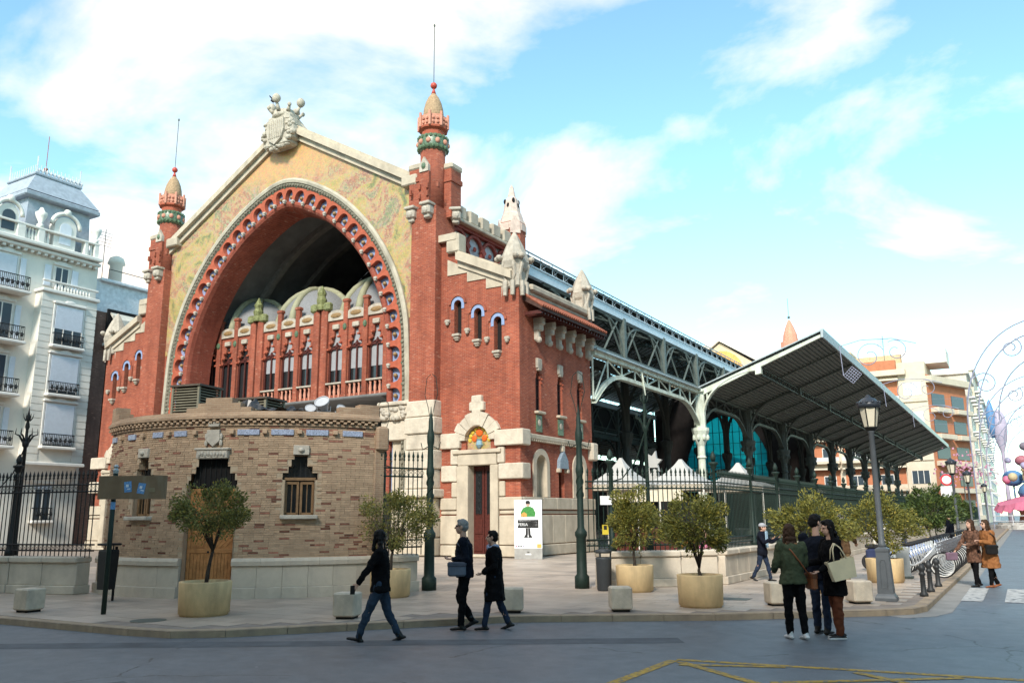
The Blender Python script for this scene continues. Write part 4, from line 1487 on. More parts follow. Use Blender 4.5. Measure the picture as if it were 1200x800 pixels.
def arcade_beam(px, ya, yb, m, parent, za=10.4, ends=(True, True)):
    """lattice beam with arched bracket ends between two columns"""
    b = MB()
    L_ = yb - ya
    n = max(6, int(L_ / 1.75))
    top = lambda t: za

    def low(t):
        e = min(t if ends[0] else 9, (L_ - t) if ends[1] else 9)
        e = max(0.0, min(1.0, e / 4.2))
        return za - .85 - 1.75 * (1 - math.sin(math.pi / 2 * e)) ** 1.3
    N_ = 40
    T = [L_ * i / N_ for i in range(N_ + 1)]
    for o in (-.13, .13):
        b.strip([U(px + o, low(t) - .12, ya + t) for t in T], [U(px + o, low(t) + .1, ya + t) for t in T])
    b.strip([U(px - .17, low(t) - .12, ya + t) for t in T], [U(px + .17, low(t) - .12, ya + t) for t in T])
    b.strip([U(px - .13, low(t) + .1, ya + t) for t in T], [U(px + .13, low(t) + .1, ya + t) for t in T])
    b.box(U(px - .17, za - .12, ya), U(px + .17, za + .12, yb))
    for i in range(n):
        t0, t1 = L_ * i / n, L_ * (i + 1) / n
        b.tube([U(px, low(t0) + .1, ya + t0), U(px, za - .1, ya + t0)], .065, 4)
        if i % 2 == 0:
            b.tube([U(px, low(t0) + .1, ya + t0), U(px, za - .1, ya + t1)], .055, 4)
        else:
            b.tube([U(px, za - .1, ya + t0), U(px, low(t1) + .1, ya + t1)], .055, 4)
    return b.build('arcade_beam', m, parent)


for s in (-1, 1):
    ar = empty('arcade', U(s * XW, PAVE_Z, 25))
    ar.parent = market
    ar.location = Vector(U(s * XW, PAVE_Z, 25)) - wloc(market)
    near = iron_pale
    if s > 0:
        arcade_beam(XW, 7.6, 25.0, near, ar)
        MB().box(U(XW - .3, 10.52, 7.5), U(XW + .35, 10.62, 25)).build('gutter', zinc, ar)
        mid = MB().tube([U(XW + .18, 10.3, 14.0), U(XW + .22, 9.9, 14.1), U(XW + .2, 8.9, 14.4)], .07, 5)
        mid.build('down_pipe', iron_pale, ar)
    for k, y in enumerate(COLY):
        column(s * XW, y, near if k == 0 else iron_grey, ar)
        if k < len(COLY) - 1:
            arcade_beam(s * XW, y, COLY[k + 1], iron_grey, ar)
iron_shaded = mat('shaded nave iron', (.045, .052, .046), .6, .2, 3)  # darker copy of the hall iron, indoor shade put into the colour
# inner columns of the nave
for s in (-1, 1):
    k = 14.8
    while k < Y1:
        nc = MB().lathe(U(s * XN, PAVE_Z, k), [(.4, 0), (.32, .6), (.28, 6.5), (.5, 7.2), (.5, 7.5), (.3, 7.6), (.3, 12.0)], 10)
        for sg in (-1, 1):
            nc.tube([U(s * XN, 8.0 + 3.6 * math.sin(math.pi / 2 * i / 6), k + sg * (.2 + 3.6 * (1 - math.cos(math.pi / 2 * i / 6)))) for i in range(7)], .14, 5)
        nc.build('nave_column', iron_shaded, market)
        k += 8.0
    MB().box(U(s * XN - .2, 11.6, Y0), U(s * XN + .2, 12.1, Y1)).build('nave_beam', iron_grey, market)

# ---- the outer canopy (both sides; the right one is in view)
for s in (-1, 1):
    cn = empty('side_canopy', U(s * XW, PAVE_Z, 25))
    cn.parent = market
    cn.location = Vector(U(s * XW, PAVE_Z, 25)) - wloc(market)
    YA, YB = 25.0, COLY[-1] + .6
    xo, zo, zi = 24.15, 13.72, 10.6

    def cz(a):
        return zi + (zo - zi) * (a - XW) / (xo - XW)

    def cf(a, b, d, s=s):
        return U(s * a, b, d)
    MB().prism([(XW, zi + .02), (xo, zo + .02), (xo, zo + .10), (XW, zi + .10)], cf, YA - .35, YB).build('roof_sheet', zinc, cn)
    MB().prism([(XW, zi - .10), (xo, zo - .10), (xo, zo - .07), (XW, zi - .07)], cf, YA - .1, YB).build('timber_soffit', mat('soffit timber', (.26, .27, .24), .75, .2, 2), cn)
    MB().prism([(xo - .02, zo - .42), (xo + .12, zo - .42), (xo + .16, zo + .14), (xo - .02, zo + .14)], cf, YA - .4, YB).build('canopy_gutter', zinc, cn)
    bt_ = MB()
    i = XW + .3
    while i < xo - .1:
        z = cz(i)
        bt_.prism([(i, z - .24), (i + .07, z - .22), (i + .07, z - .09), (i, z - .11)], cf, YA - .05, YB)
        i += .27
    bt_.build('batten', mat('batten paint', (.17, .185, .165), .6), cn, kind='stuff')
    for frac in (.5,):
        a = XW + (xo - XW) * frac
        pl = MB()
        z = cz(a)
        pl.prism([(a - .06, z - .42), (a + .06, z - .42), (a + .06, z - .34), (a - .06, z - .34)], cf, YA, YB)
        pl.prism([(a - .06, z - .85), (a + .06, z - .85), (a + .06, z - .75), (a - .06, z - .75)], cf, YA, YB)
        i = YA
        while i < YB:
            pl.tube([cf(a, z - .8, i), cf(a, z - .4, i + .5)], .05, 4)
            pl.tube([cf(a, z - .4, i + .5), cf(a, z - .8, i + 1.0)], .05, 4)
            i += 1.0
        pl.build('lattice_purlin', iron_grey, cn)
    rk = 0
    for k, y in enumerate(COLY):
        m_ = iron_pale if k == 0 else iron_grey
        r_ = MB()
        r_.prism([(XW, zi - .55), (xo, zo - .32), (xo, zo - .1), (XW, zi - .12)] if k == 0 else [(XW, zi - .4), (xo, zo - .36), (xo, zo - .2), (XW, zi - .2)], cf, y - .12, y + .12)
        # curved bracket from the column to the mid purlin
        n = 12
        mid = XW + (xo - XW) * .5
        arc = []
        for i in range(n + 1):
            t = math.pi / 2 * i / n
            a = XW + .3 + (mid - XW - .3) * (1 - math.cos(t))
            arc.append((a, 8.6 + (cz(mid) - .55 - 8.6) * math.sin(t)))
        for o in (-.1, .1):
            r_.tube([cf(a, z, y + o) for a, z in arc], .09 if k == 0 else .07, 5)
        r_.strip([cf(a, z - .08, y) for a, z in arc], [cf(a, z + .14, y) for a, z in arc])
        for i in (3, 5, 7, 9):
            a, z = arc[i]
            r_.tube([cf(a, z, y), cf(a, cz(a) - .3, y)], .06, 4)
            if i < 9:
                r_.tube([cf(a, cz(a) - .3, y), cf(arc[i + 2][0], arc[i + 2][1], y)], .05, 4)
        r_.prism([(mid - .2, cz(mid) - .9), (mid + .2, cz(mid) - .85), (mid + .2, cz(mid) - .2), (mid - .2, cz(mid) - .2)], cf, y - .2, y + .2)
        r_.build('rafter', m_, cn)
        if k < len(COLY) - 1:
            ym = y + 6.05
            MB().prism([(XW, zi - .34), (xo, zo - .32), (xo, zo - .2), (XW, zi - .2)], cf, ym - .07, ym + .07).build('rafter', iron_grey, cn)

# rear gable of the nave with its teal glazed arch, and the rear spire
teal, _N, _L, _b = nt('teal stained glass')
_b.inputs['Base Color'].default_value = (.02, .24, .28, 1)
_b.inputs['Roughness'].default_value = .15
_t = _N.new('ShaderNodeBsdfTransparent')
_t.inputs['Color'].default_value = (.10, .62, .68, 1)
_tl = _N.new('ShaderNodeBsdfTranslucent')
_tl.inputs['Color'].default_value = (.10, .55, .60, 1)
_m1, _m2 = _N.new('ShaderNodeMixShader'), _N.new('ShaderNodeMixShader')
_m1.inputs['Fac'].default_value = .55
_m2.inputs['Fac'].default_value = .25
_L.new(_t.outputs[0], _m1.inputs[1])
_L.new(_tl.outputs[0], _m1.inputs[2])
_L.new(_m1.outputs[0], _m2.inputs[1])
_L.new(_b.outputs[0], _m2.inputs[2])
_L.new(_m2.outputs[0], _N['Material Output'].inputs['Surface'])
YR = Y1 + .1
UG = -.5
ta = [(UG + 6.4 * math.cos(math.pi * k / 24), 5.2 + 10.6 * math.sin(math.pi * k / 24)) for k in range(25)]
rg = MB()
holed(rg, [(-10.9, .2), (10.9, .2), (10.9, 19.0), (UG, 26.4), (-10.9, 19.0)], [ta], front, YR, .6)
rear = rg.build('rear_gable', mat('shaded rear brick', (.028, .020, .018), .85, .2, 2), market)  # wall colour carries the dark shade inside the hall
MB().prism(ta, front, YR + .3, YR + .32).build('stained_glass', teal, rear)
gb_ = MB()
for k in range(-6, 7):
    x = UG + k * .95
    h = math.sqrt(max(0, 1 - ((x - UG) / 6.4) ** 2))
    gb_.box(U(x - .04, 5.2, YR + .2), U(x + .04, 5.2 + 10.6 * h, YR + .28))
for z in (7.0, 8.6, 10.2, 11.8, 13.4):
    w_ = 6.4 * math.sqrt(max(0, 1 - ((z - 5.2) / 10.6) ** 2))
    gb_.box(U(UG - w_, z - .03, YR + .2), U(UG + w_, z + .03, YR + .28))
gb_.tube([U(UG - 6.2 + 12.4 * k / 20, 5.6 + 2.6 * math.sin(math.pi * k / 20), YR + .15) for k in range(21)], .16, 5)
gb_.tube([U(UG - 6.2 + 12.4 * k / 20, 5.2 + 2.2 * math.sin(math.pi * k / 20), YR + .15) for k in range(21)], .10, 5)
gb_.build('glazing_bar', iron_black, rear)
cp_ = MB()
for s in (-1, 1):
    q = [(UG, 26.4), (s * 10.9, 19.0), (s * 10.9, 20.0), (UG, 27.5)]
    cp_.prism(q if s > 0 else q[::-1], front, YR - .6, YR + .8)
cp_.build('gable_coping', mat('pale stone', (.72, .64, .54), .9), rear)
MB().prism([(UG - 9.5, 19.4), (UG + 9.5, 19.4), (UG, 26.2)], front, YR - .06, YR - .01).build('gable_face', mat('pale peach render', (.60, .45, .30), .8), rear)
MB().prism([(UG + 3.2 * math.cos(math.pi * k / 14), 21.6 + 3.4 * math.sin(math.pi * k / 14)) for k in range(15)], front, YR - .12, YR - .07).build('mosaic_panel', mat('orange mosaic', (.72, .36, .10), .6, .2, 3), rear)
sp_ = MB().lathe(U(9.35, 17.0, YR), [(1.2, 0), (1.2, 7.2), (1.35, 7.3), (1.35, 8.2), (1.05, 8.3), (.95, 9.2), (.55, 10.4), (.2, 11.2), (.05, 11.4)], 12)
spo = sp_.build('rear_spire', terracotta_pale, market)
MB().ball(U(9.35, 28.7, YR), .2, 10, 6).tube([U(9.35, 28.8, YR), U(9.35, 31.4, YR)], .03, 4).build('finial_ball', iron_grey, spo)

# added panels, coloured black to darken the hall's far side, sky gap above
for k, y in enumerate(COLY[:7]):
    MB().box(U(-XW - .3, .2, y - 17), U(-XW - .2, 9.7 if k not in (0, 2) else (7.0, 0, 8.6)[k], y - 5)).build('hall_shade_panel', mat('hall shade black', (.03, .032, .03), .8), market)
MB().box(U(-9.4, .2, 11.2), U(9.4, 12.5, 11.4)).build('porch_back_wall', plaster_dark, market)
MB().box(U(-XN - .3, 12.3, Y0), U(-XN - .2, 15.9, Y1)).build('clerestory_shade_panel', mat('clerestory shade black', (.025, .026, .025), .8), market)  # added panel, its black stands for shade in the far clerestory

# ================================================================ curved brick pavilion
PCX, PCY, PR = -17.8, 17.8, 4.95
T0, T1, TD = rad(-114), rad(-23), rad(-67.5)
pav = empty('brick_pavilion', (PCX, PCY, PAVE_Z), 'low curved buff brick pavilion with stone plinth and wooden double door', 'pavilion')


def PV(t, r, z):
    return (PCX + r * math.cos(t), PCY + r * math.sin(t), z)


def PL(t, x, z, d):
    """local frame on the wall at angle t: x along the wall, d outwards from the brick face"""
    c, s_ = math.cos(t), math.sin(t)
    return (PCX + (PR + d) * c - x * s_, PCY + (PR + d) * s_ + x * c, z)


WT = (TD - rad(23.3), TD + rad(23.3))


def in_hole(t, z):
    x = (t - TD) * PR
    if z < 2.52 and abs(x) < .60:
        return True
    for zb, zt, w in ((2.50, 2.68, .60), (2.68, 2.86, .52), (2.86, 3.02, .40), (3.02, 3.2, .36)):
        if zb <= z < zt and abs(x) < w:
            return True
    for tw in WT:
        x = (t - tw) * PR
        for zb, zt, w in ((1.9, 2.72, .34), (2.72, 2.86, .40), (2.86, 3.0, .27), (3.0, 3.14, .18), (3.14, 3.25, .14)):
            if zb <= z < zt and abs(x) < w:
                return True
    return False


PITCH = .0515
ZW0, ZW1 = .95, 3.95
core = MB()
nz = int((ZW1 - ZW0) / PITCH)
na = int((T1 - T0) * PR / .06)
for i in range(na):
    a0, a1 = T0 + (T1 - T0) * i / na, T0 + (T1 - T0) * (i + 1) / na
    for j in range(nz + 1):
        z0 = ZW0 + j * PITCH
        z1 = min(z0 + PITCH, ZW1 + .05)
        if in_hole((a0 + a1) / 2, (z0 + z1) / 2):
            continue
        core.add([PV(a0, PR - .012, z0), PV(a1, PR - .012, z0), PV(a1, PR - .012, z1), PV(a0, PR - .012, z1)], [(0, 1, 2, 3)])
wallp = core.build('wall', mortar, pav)
bricks, reds = MB(), MB()
BL = .225
for j in range(nz):
    z0 = ZW0 + j * PITCH + .005
    z1 = z0 + PITCH - .012
    t = T0 + ((j % 2) * .5 + rnd.uniform(-.06, .06)) * BL / PR
    while t < T1 - .01:
        hd_ = rnd.random() < .3
        ln = BL * (.5 if hd_ else 1)
        t1 = min(t + ln / PR, T1)
        ta_, tb_ = t + .004 / PR, t1 - .004 / PR
        mids = [ta_ + (tb_ - ta_) * f_ for f_ in (.08, .5, .92)]
        if not any(in_hole(q, (z0 + z1) / 2) for q in mids):
            tgt = reds if rnd.random() < .11 else bricks
            r1 = PR + rnd.uniform(-.004, .006)
            r0 = PR - .02
            tgt.add([PV(ta_, r0, z0), PV(tb_, r0, z0), PV(tb_, r0, z1), PV(ta_, r0, z1), PV(ta_, r1, z0), PV(tb_, r1, z0), PV(tb_, r1, z1), PV(ta_, r1, z1)],
                    [(4, 5, 6, 7), (0, 1, 5, 4), (1, 2, 6, 5), (2, 3, 7, 6), (3, 0, 4, 7)])
        t = t1
bricks.build('brick', pav_brick, wallp, kind='stuff')
reds.build('reddish_brick', pav_brick_red, wallp, kind='stuff')
# plinth stones
PRP = PR + .10
nst = 15
gap = .62 / PR
for side_ in (0, 1):
    A0, A1 = (T0, TD - gap) if side_ == 0 else (TD + gap, rad(-9.5))
    ns = 6 if side_ == 0 else 8
    for k in range(ns):
        a0 = A0 + (A1 - A0) * k / ns + .003 / PR
        a1 = A0 + (A1 - A0) * (k + 1) / ns - .003 / PR
        for z0, z1, pr in ((PAVE_Z, .34, .07), (.345, .80, 0.0)):
            m = MB()
            n = 4
            for (r0, r1) in ((PRP - .3, PRP + pr),):
                O = [PV(a0 + (a1 - a0) * q / n, r1, 0) for q in range(n + 1)]
                I = [PV(a0 + (a1 - a0) * q / n, r0, 0) for q in range(n + 1)]
                lo = [(x, y, z0) for x, y, _ in O] + [(x, y, z0) for x, y, _ in reversed(I)]
                N_ = len(lo)
                b_ = .012
                up = [(x, y, z1) for x, y, _ in [PV(a0 + (a1 - a0) * q / n, r1 - b_, 0) for q in range(n + 1)]] + [(x, y, z1) for x, y, _ in reversed(I)]
                mi = [(x, y, z1 - b_) for x, y, _ in lo]
                m.add(lo + mi + up, [tuple(range(2 * N_, 3 * N_))] + [(i, (i + 1) % N_, N_ + (i + 1) % N_, N_ + i) for i in range(N_)] + [(N_ + i, N_ + (i + 1) % N_, 2 * N_ + (i + 1) % N_, 2 * N_ + i) for i in range(N_)])
            m.build('plinth_stone', stone_wall, pav, origin=PV((a0 + a1) / 2, PRP, z0))
    for k in range(ns - 1 if side_ else ns):
        nn = ns - 1 if side_ else ns
        a0 = A0 + (A1 - A0) * k / nn + .002 / PR
        a1 = A0 + (A1 - A0) * (k + 1) / nn - .002 / PR
        m = MB()
        n = 4
        O = [(a0 + (a1 - a0) * q / n) for q in range(n + 1)]
        prof = [(PRP - .32, .805), (PRP + .05, .805), (PRP + .06, .9), (PRP + .02, .965), (PRP - .32, .97)]
        for (r0, z0), (r1, z1) in zip(prof, prof[1:]):
            m.strip([PV(a, r0, z0) for a in O], [PV(a, r1, z1) for a in O])
        for a in (a0, a1):
            m.add([PV(a, r, z) for r, z in prof], [tuple(range(len(prof)))])
        m.build('plinth_coping', stone_wall, pav, origin=PV((a0 + a1) / 2, PRP, .8))


def arc_ring(m, t0, t1, prof, n=40):
    for (r0, z0), (r1, z1) in zip(prof, prof[1:]):
        m.strip([PV(t0 + (t1 - t0) * k / n, r0, z0) for k in range(n + 1)], [PV(t0 + (t1 - t0) * k / n, r1, z1) for k in range(n + 1)])
    for t in (t0, t1):
        m.add([PV(t, r, z) for r, z in prof], [tuple(range(len(prof)))])
    return m


# dentil cornice of brick ends, parapet
crn = arc_ring(MB(), T0, T1, [(PR - .35, 3.94), (PR + .04, 3.94), (PR + .04, 3.99), (PR - .01, 3.995), (PR - .01, 4.10), (PR + .12, 4.105), (PR + .12, 4.17), (PR + .08, 4.20), (PR + .04, 4.28), (PR - .3, 4.28), (PR - .5, 4.28), (PR - .5, 3.9)])
crn.build('cornice', pav_masonry, pav)
dn = MB()
t = T0
k = 0
while t < T1 - .02:
    dn.cbox(PL(t + .035 / PR, 0, 4.05 + (.025 if k % 2 else -.025), .045), (.11, .075, .045), t)
    t += .085 / PR
    k += 1
dn.build('dentil_brick', pav_brick, pav, kind='stuff')
for (ta_, tb_, z1) in ((T0, T0 + .07, 4.62), (T0 + .07, T0 + .13, 4.44), (TD - .15, TD + .17, 4.38), (TD - .09, TD + .12, 4.48), (TD - .05, TD + .08, 4.60), (T1 - .2, T1, 4.42), (T1 - .1, T1, 4.5)):
    arc_ring(MB(), ta_, tb_, [(PR - .30, 4.2), (PR + .05, 4.2), (PR + .05, z1 - .01), (PR + .02, z1), (PR - .30, z1), (PR - .3, 4.2)], 10).build('parapet_step', pav_masonry, pav)
# blue tile insets
for a, w in ((-110, .30), (-97.5, .30), (-85.8, .30), (-77.8, .32), (-58.2, .46), (-49.3, .46), (-40.2, .46), (-30.5, .44)):
    MB().bbox(PL(rad(a), 0, 3.79, .008), (.05, w * 1.1, .13), .005, rad(a)).build('blue_tile', tile_blue, pav)
for a in (-53.8, -44.8, -35.4, -62.5, -73, -91.5, -103.5, -81.5):
    MB().bbox(PL(rad(a), 0, 3.80, .03), (.12, .11, .10), .01, rad(a)).build('corbel_brick', pav_brick, pav)
# end walls, roof
for t in (T0, T1):
    MB().add([PV(t, PR - .02, .2), PV(t, 1.0, .2), PV(t, 1.0, 4.2), PV(t, PR - .02, 4.2)], [(0, 1, 2, 3)]).build('end_wall', pav_masonry, pav)
rfp = MB().add([PV(T0 + (T1 - T0) * k / 20, PR - .2, 4.15) for k in range(21)] + [(PCX, PCY, 4.15)], [tuple(range(22))])
rfp.build('flat_roof', mat('roof felt', (.16, .15, .14), .9), pav)
# end pier with carved console at the right-hand edge
MB().bbox(PV(T1 + .012, PR - .12, 2.4), (.3, .26, 2.9), .02, T1).bbox(PV(T1 + .02, PR - .08, 3.7), (.4, .34, .6), .05, T1).build('end_pier', pav_masonry, pav)


def oriented_prism(m, t, poly_, d0, d1):
    return m.prism(poly_, lambda a, b, d: PL(t, a, b, d), d0, d1)


# double door
MB().add([PL(TD, -.75, .13, -.55), PL(TD, .75, .13, -.55), PL(TD, .75, 3.3, -.55), PL(TD, -.75, 3.3, -.55)], [(0, 1, 2, 3)]).build('door_recess', black_in, pav)
rv = MB()
for s in (-1, 1):
    rv.add([PL(TD, s * .60, .13, .0), PL(TD, s * .60, 2.6, .0), PL(TD, s * .60, 2.6, -.5), PL(TD, s * .60, .13, -.5)], [(0, 1, 2, 3)])
rv.build('door_reveal', pav_brick, pav)
for s in (-1, 1):
    lf_ = MB().bbox(PL(TD, s * .30, 1.33, -.22), (.05, .59, 2.38), .008, TD)
    leaf = lf_.build('door', wood_door, pav)
    for z in (.2, 1.12, 2.02, 2.46):
        MB().bbox(PL(TD, s * .30, z, -.185), (.04, .57, .1), .008, TD).build('rail', wood_door, leaf)
    for x in (.05, .55):
        MB().bbox(PL(TD, s * x, 1.33, -.186), (.038, .08, 2.34), .008, TD).build('stile', wood_door, leaf)
    # diagonal boards in the upper panel, upright ones below
    dgb = MB()
    for k in range(-2, 8):
        x0 = .1
        a, b_ = (.1, 1.2 + k * .115), (.5, 1.2 + k * .115 + .4 * 1.0)
        lo_, hi_ = 1.18, 1.97
        # clip the slanting board to the panel
        za, zb = a[1], b_[1]
        xa, xb = .1, .5
        if za < lo_:
            xa = .1 + (lo_ - za)
            za = lo_
        if zb > hi_:
            xb = .5 - (zb - hi_)
            zb = hi_
        if xb - xa > .05:
            q = [(xa, za), (xb, zb), (xb, min(zb + .085, hi_)), (xa, min(za + .085, hi_))]
            dgb = MB().prism([(s * x, z) for x, z in (q if s > 0 else q[::-1])], lambda p, q_, d: PL(TD, p, q_, d), -.2, -.185)
            dgb.build('board', wood_door, leaf)
    for k in range(5):
        MB().bbox(PL(TD, s * (.13 + k * .082), .66, -.19), (.02, .074, .84), .006, TD).build('board', wood_door, leaf)
    MB().ball(PL(TD, s * .06, 1.1, -.15), .025, 8, 5).build('handle', iron_black, leaf)
gl = MB()
oriented_prism(gl, TD, [(-.6, 2.55), (.6, 2.55), (.36, 3.2), (-.36, 3.2)], -.2, -.18)
tr_ = gl.build('transom_grille', black_in, pav)
gb2 = MB()
for k in range(9):
    x = -.5 + k * .125
    gb2.tube([PL(TD, x, 2.55, -.16), PL(TD, x, 3.18, -.16)], .012, 4)
gb2.build('grille_bar', iron_black, tr_)
lt_ = MB().bbox(PL(TD, 0, 3.29, .02), (.16, .76, .2), .015, TD).bbox(PL(TD, 0, 3.41, .03), (.2, .84, .05), .01, TD)
lt_.build('door_lintel', stone_grey, pav)
rl = MB()
for k in range(9):
    rl.ball(PL(TD, -.3 + k * .075, 3.28 + .02 * (k % 2), .10), (.04, .04, .06), 6, 4)
rl.build('lintel_carving', stone_grey, pav)
cst = MB()
oriented_prism(cst, TD, [(-.15, 3.85), (-.16, 3.6), (0, 3.47), (.16, 3.6), (.15, 3.85)], .0, .08)
cst.bbox(PL(TD, 0, 3.95, .04), (.1, .26, .06), .01, TD)
for k in range(5):
    cst.ball(PL(TD, -.12 + k * .06, 4.0, .06), (.025, .025, .045), 6, 4)
for s in (-1, 1):
    for z in (3.55, 3.7):
        cst.ball(PL(TD, s * .18, z, .04), (.04, .04, .08), 6, 4)
cst.build('carved_shield', stone_grey, pav)
# windows
for tw in WT:
    wq = [(-.34, 1.9), (.34, 1.9), (.34, 2.72), (.40, 2.72), (.40, 2.86), (.27, 2.86), (.27, 3.0), (.18, 3.0), (.18, 3.25), (-.18, 3.25), (-.18, 3.0), (-.27, 3.0), (-.27, 2.86), (-.40, 2.86), (-.40, 2.72), (-.34, 2.72)]
    rvw = MB()
    n = len(wq)
    rvw.add([PL(tw, a, b_, -.01) for a, b_ in wq] + [PL(tw, a, b_, -.25) for a, b_ in wq], [(i, (i + 1) % n, n + (i + 1) % n, n + i) for i in range(n)])
    wv = rvw.build('window', pav_brick, pav)
    oriented_prism(MB(), tw, [(-.42, 1.88), (.42, 1.88), (.42, 3.28), (-.42, 3.28)], -.26, -.24).build('pane', dark_glass, wv)
    fr = MB()
    for s in (-1, 1):
        for x in (.04, .30):
            fr.bbox(PL(tw, s * x, 2.28, -.16), (.05, .055, .74), .006, tw)
        for z in (1.93, 2.63):
            fr.bbox(PL(tw, s * .17, z, -.16), (.05, .3, .06), .006, tw)
        fr.bbox(PL(tw, s * .17, 2.28, -.155), (.03, .02, .7), .004, tw)
    fr.bbox(PL(tw, 0, 2.72, -.14), (.08, .72, .07), .008, tw)
    fr.build('window_frame', wood_win, wv)
    MB().bbox(PL(tw, 0, 1.86, .03), (.24, .84, .09), .015, tw).build('sill', stone_grey, wv)
    MB().bbox(PL(tw, 0, 3.38, .015), (.1, .36, .22), .01, tw).ball(PL(tw, 0, 3.38, .07), (.07, .07, .06), 8, 5).build('lintel_block', stone_grey, wv)
    bars = MB()
    for k in range(5):
        bars.tube([PL(tw, -.24 + k * .12, 2.75, -.14), PL(tw, -.24 + k * .12, 3.2 - abs(k - 2) * .12, -.14)], .01, 4)
    bars.build('grille_bar', iron_black, wv)


# things standing on the flat roof
def louvre_box(name, c, w, h, rz, label):
    e = empty(name, c, label, 'ventilator', group='louvred ventilators on the pavilion roof')
    M_ = Matrix.Rotation(rz, 3, 'Z')
    m_fr = mat('olive grey steel', (.20, .185, .135), .6)

    def P_(x, y, z):
        v = M_ @ Vector((x, y, 0))
        return (c[0] + v.x, c[1] + v.y, c[2] + z)
    fr = MB()
    for sx in (-1, 1):
        for sy in (-1, 1):
            fr.cbox(P_(sx * w / 2, sy * w / 2, h / 2), (.06, .06, h), rz)
    fr.cbox(P_(0, 0, .03), (w + .06, w + .06, .06), rz)
    fr.build('frame', m_fr, e)
    MB().cbox(P_(0, 0, h / 2), (w * .85, w * .85, h * .96), rz).build('dark_core', black_in, e)
    MB().cbox(P_(0, 0, h + .02), (w + .14, w + .14, .05), rz).build('lid', mat('brown sheet', (.09, .07, .055), .6), e)
    ns = int(h / .075)
    for k in range(ns):
        z = .06 + k * (h - .08) / ns + .03
        for q in range(4):
            R4 = Matrix.Rotation(rz + q * math.pi / 2, 3, 'Z')
            ctr = Vector(c) + R4 @ Vector((0, -w / 2, 0)) + Vector((0, 0, z))
            MB().cbox(ctr, (w - .04, .06, .012), m=R4 @ Matrix.Rotation(rad(35), 3, 'X')).build('slat', m_fr, e)


louvre_box('roof_ventilator', (-18.55, 14.75, 4.16), .82, 1.08, rad(12), 'larger louvred metal ventilator box on the left of the pavilion roof')
louvre_box('roof_ventilator', (-17.0, 15.6, 4.16), .8, .72, rad(12), 'smaller louvred metal ventilator box behind the pavilion parapet steps')
lamp_mat = mat('grey lamp housing', (.42, .44, .47), .4, .1, metal=.2)
for i, (x, y, z, sc, lb) in enumerate(((-14.55, 15.35, 4.15, 1.25, 'largest round grey floodlight on the pavilion roof, under the balcony rail'),
                                       (-14.95, 15.3, 4.15, .9, 'round grey floodlight left of the largest one on the pavilion roof'),
                                       (-14.25, 15.6, 4.15, .85, 'small grey floodlight right of the largest one on the pavilion roof'),
                                       (-15.9, 15.2, 4.15, .8, 'small grey floodlight beside the black plastic sheet on the roof'))):
    e = empty('floodlight', (x, y, z), lb, 'floodlight', rz=rad(200 + i * 25), group='floodlights on the pavilion roof')
    MB().tube([(0, 0, 0), (0, 0, .18 * sc)], .02, 5).tube([(-.14 * sc, 0, .3 * sc), (-.14 * sc, 0, .2 * sc), (.14 * sc, 0, .2 * sc), (.14 * sc, 0, .3 * sc)], .015, 4).build('bracket', lamp_mat, e, world=False)
    hm = MB()
    M_ = Matrix.Rotation(rad(-50), 3, 'X')
    for (r0, z0), (r1, z1) in zip([(.0, -.1), (.06, -.1), (.09, 0), (.15, .12), (.15, .15)], [(.06, -.1), (.09, 0), (.15, .12), (.15, .15), (.13, .15)]):
        A = [Vector((0, 0, .3 * sc)) + M_ @ Vector((r0 * sc * math.cos(a), r0 * sc * math.sin(a), z0 * sc)) for a in [2 * math.pi * k / 14 for k in range(14)]]
        B_ = [Vector((0, 0, .3 * sc)) + M_ @ Vector((r1 * sc * math.cos(a), r1 * sc * math.sin(a), z1 * sc)) for a in [2 * math.pi * k / 14 for k in range(14)]]
        hm.strip(A, B_, True)
    hm.build('housing', lamp_mat, e, True, world=False)
    gl_ = MB().add([Vector((0, 0, .3 * sc)) + M_ @ Vector((.13 * sc * math.cos(2 * math.pi * k / 14), .13 * sc * math.sin(2 * math.pi * k / 14), .14 * sc)) for k in range(14)], [tuple(range(14))])
    gl_.build('lens', blind_white, e, world=False)
# rumpled black sheet on the roof edge
bs = MB()
GX, GY = 22, 8
for i in range(GX + 1):
    for j in range(GY + 1):
        a = rad(-66 + 22 * i / GX)
        bs.v.append(PV(a, PR - .25 - .5 * j / GY, 4.36 + .14 * math.sin(i * 1.1) * math.sin(j * .9 + i * .3) * (.4 + .6 * rnd.random()) + .22 * math.exp(-((i - 6) / 3.0) ** 2) * (j > 0)))
for i in range(GX):
    for j in range(GY):
        q = i * (GY + 1) + j
        bs.f.append((q, q + 1, q + GY + 2, q + GY + 1))
bs.build('plastic_sheet', mat('black plastic', (.02, .021, .024), .35, spec=.5), label='rumpled black plastic sheet lying along the pavilion roof edge', cat='plastic sheet')

# ================================================================ low walls, fences, gate posts
picket_black = MB().tube([(0, 0, 0), (0, 0, 1.98)], .013, 5, False).lathe((0, 0, 1.96), [(.013, 0), (.03, .03), (.018, .06), (.034, .11), (.002, .23)], 6).lathe((0, 0, 1.62), [(.015, 0), (.028, .03), (.015, .06)], 6)


def pickets_along(path, spacing):
    """points and headings at even spacing along a polyline"""
    out = []
    d_acc = 0.0
    nxt = spacing / 2
    for i in range(len(path) - 1):
        a, b_ = Vector(path[i]), Vector(path[i + 1])
        L_ = (b_ - a).length
        while nxt <= d_acc + L_:
            p = a.lerp(b_, (nxt - d_acc) / L_)
            out.append((p.x, p.y, math.atan2(b_.y - a.y, b_.x - a.x)))
            nxt += spacing
        d_acc += L_
    return out


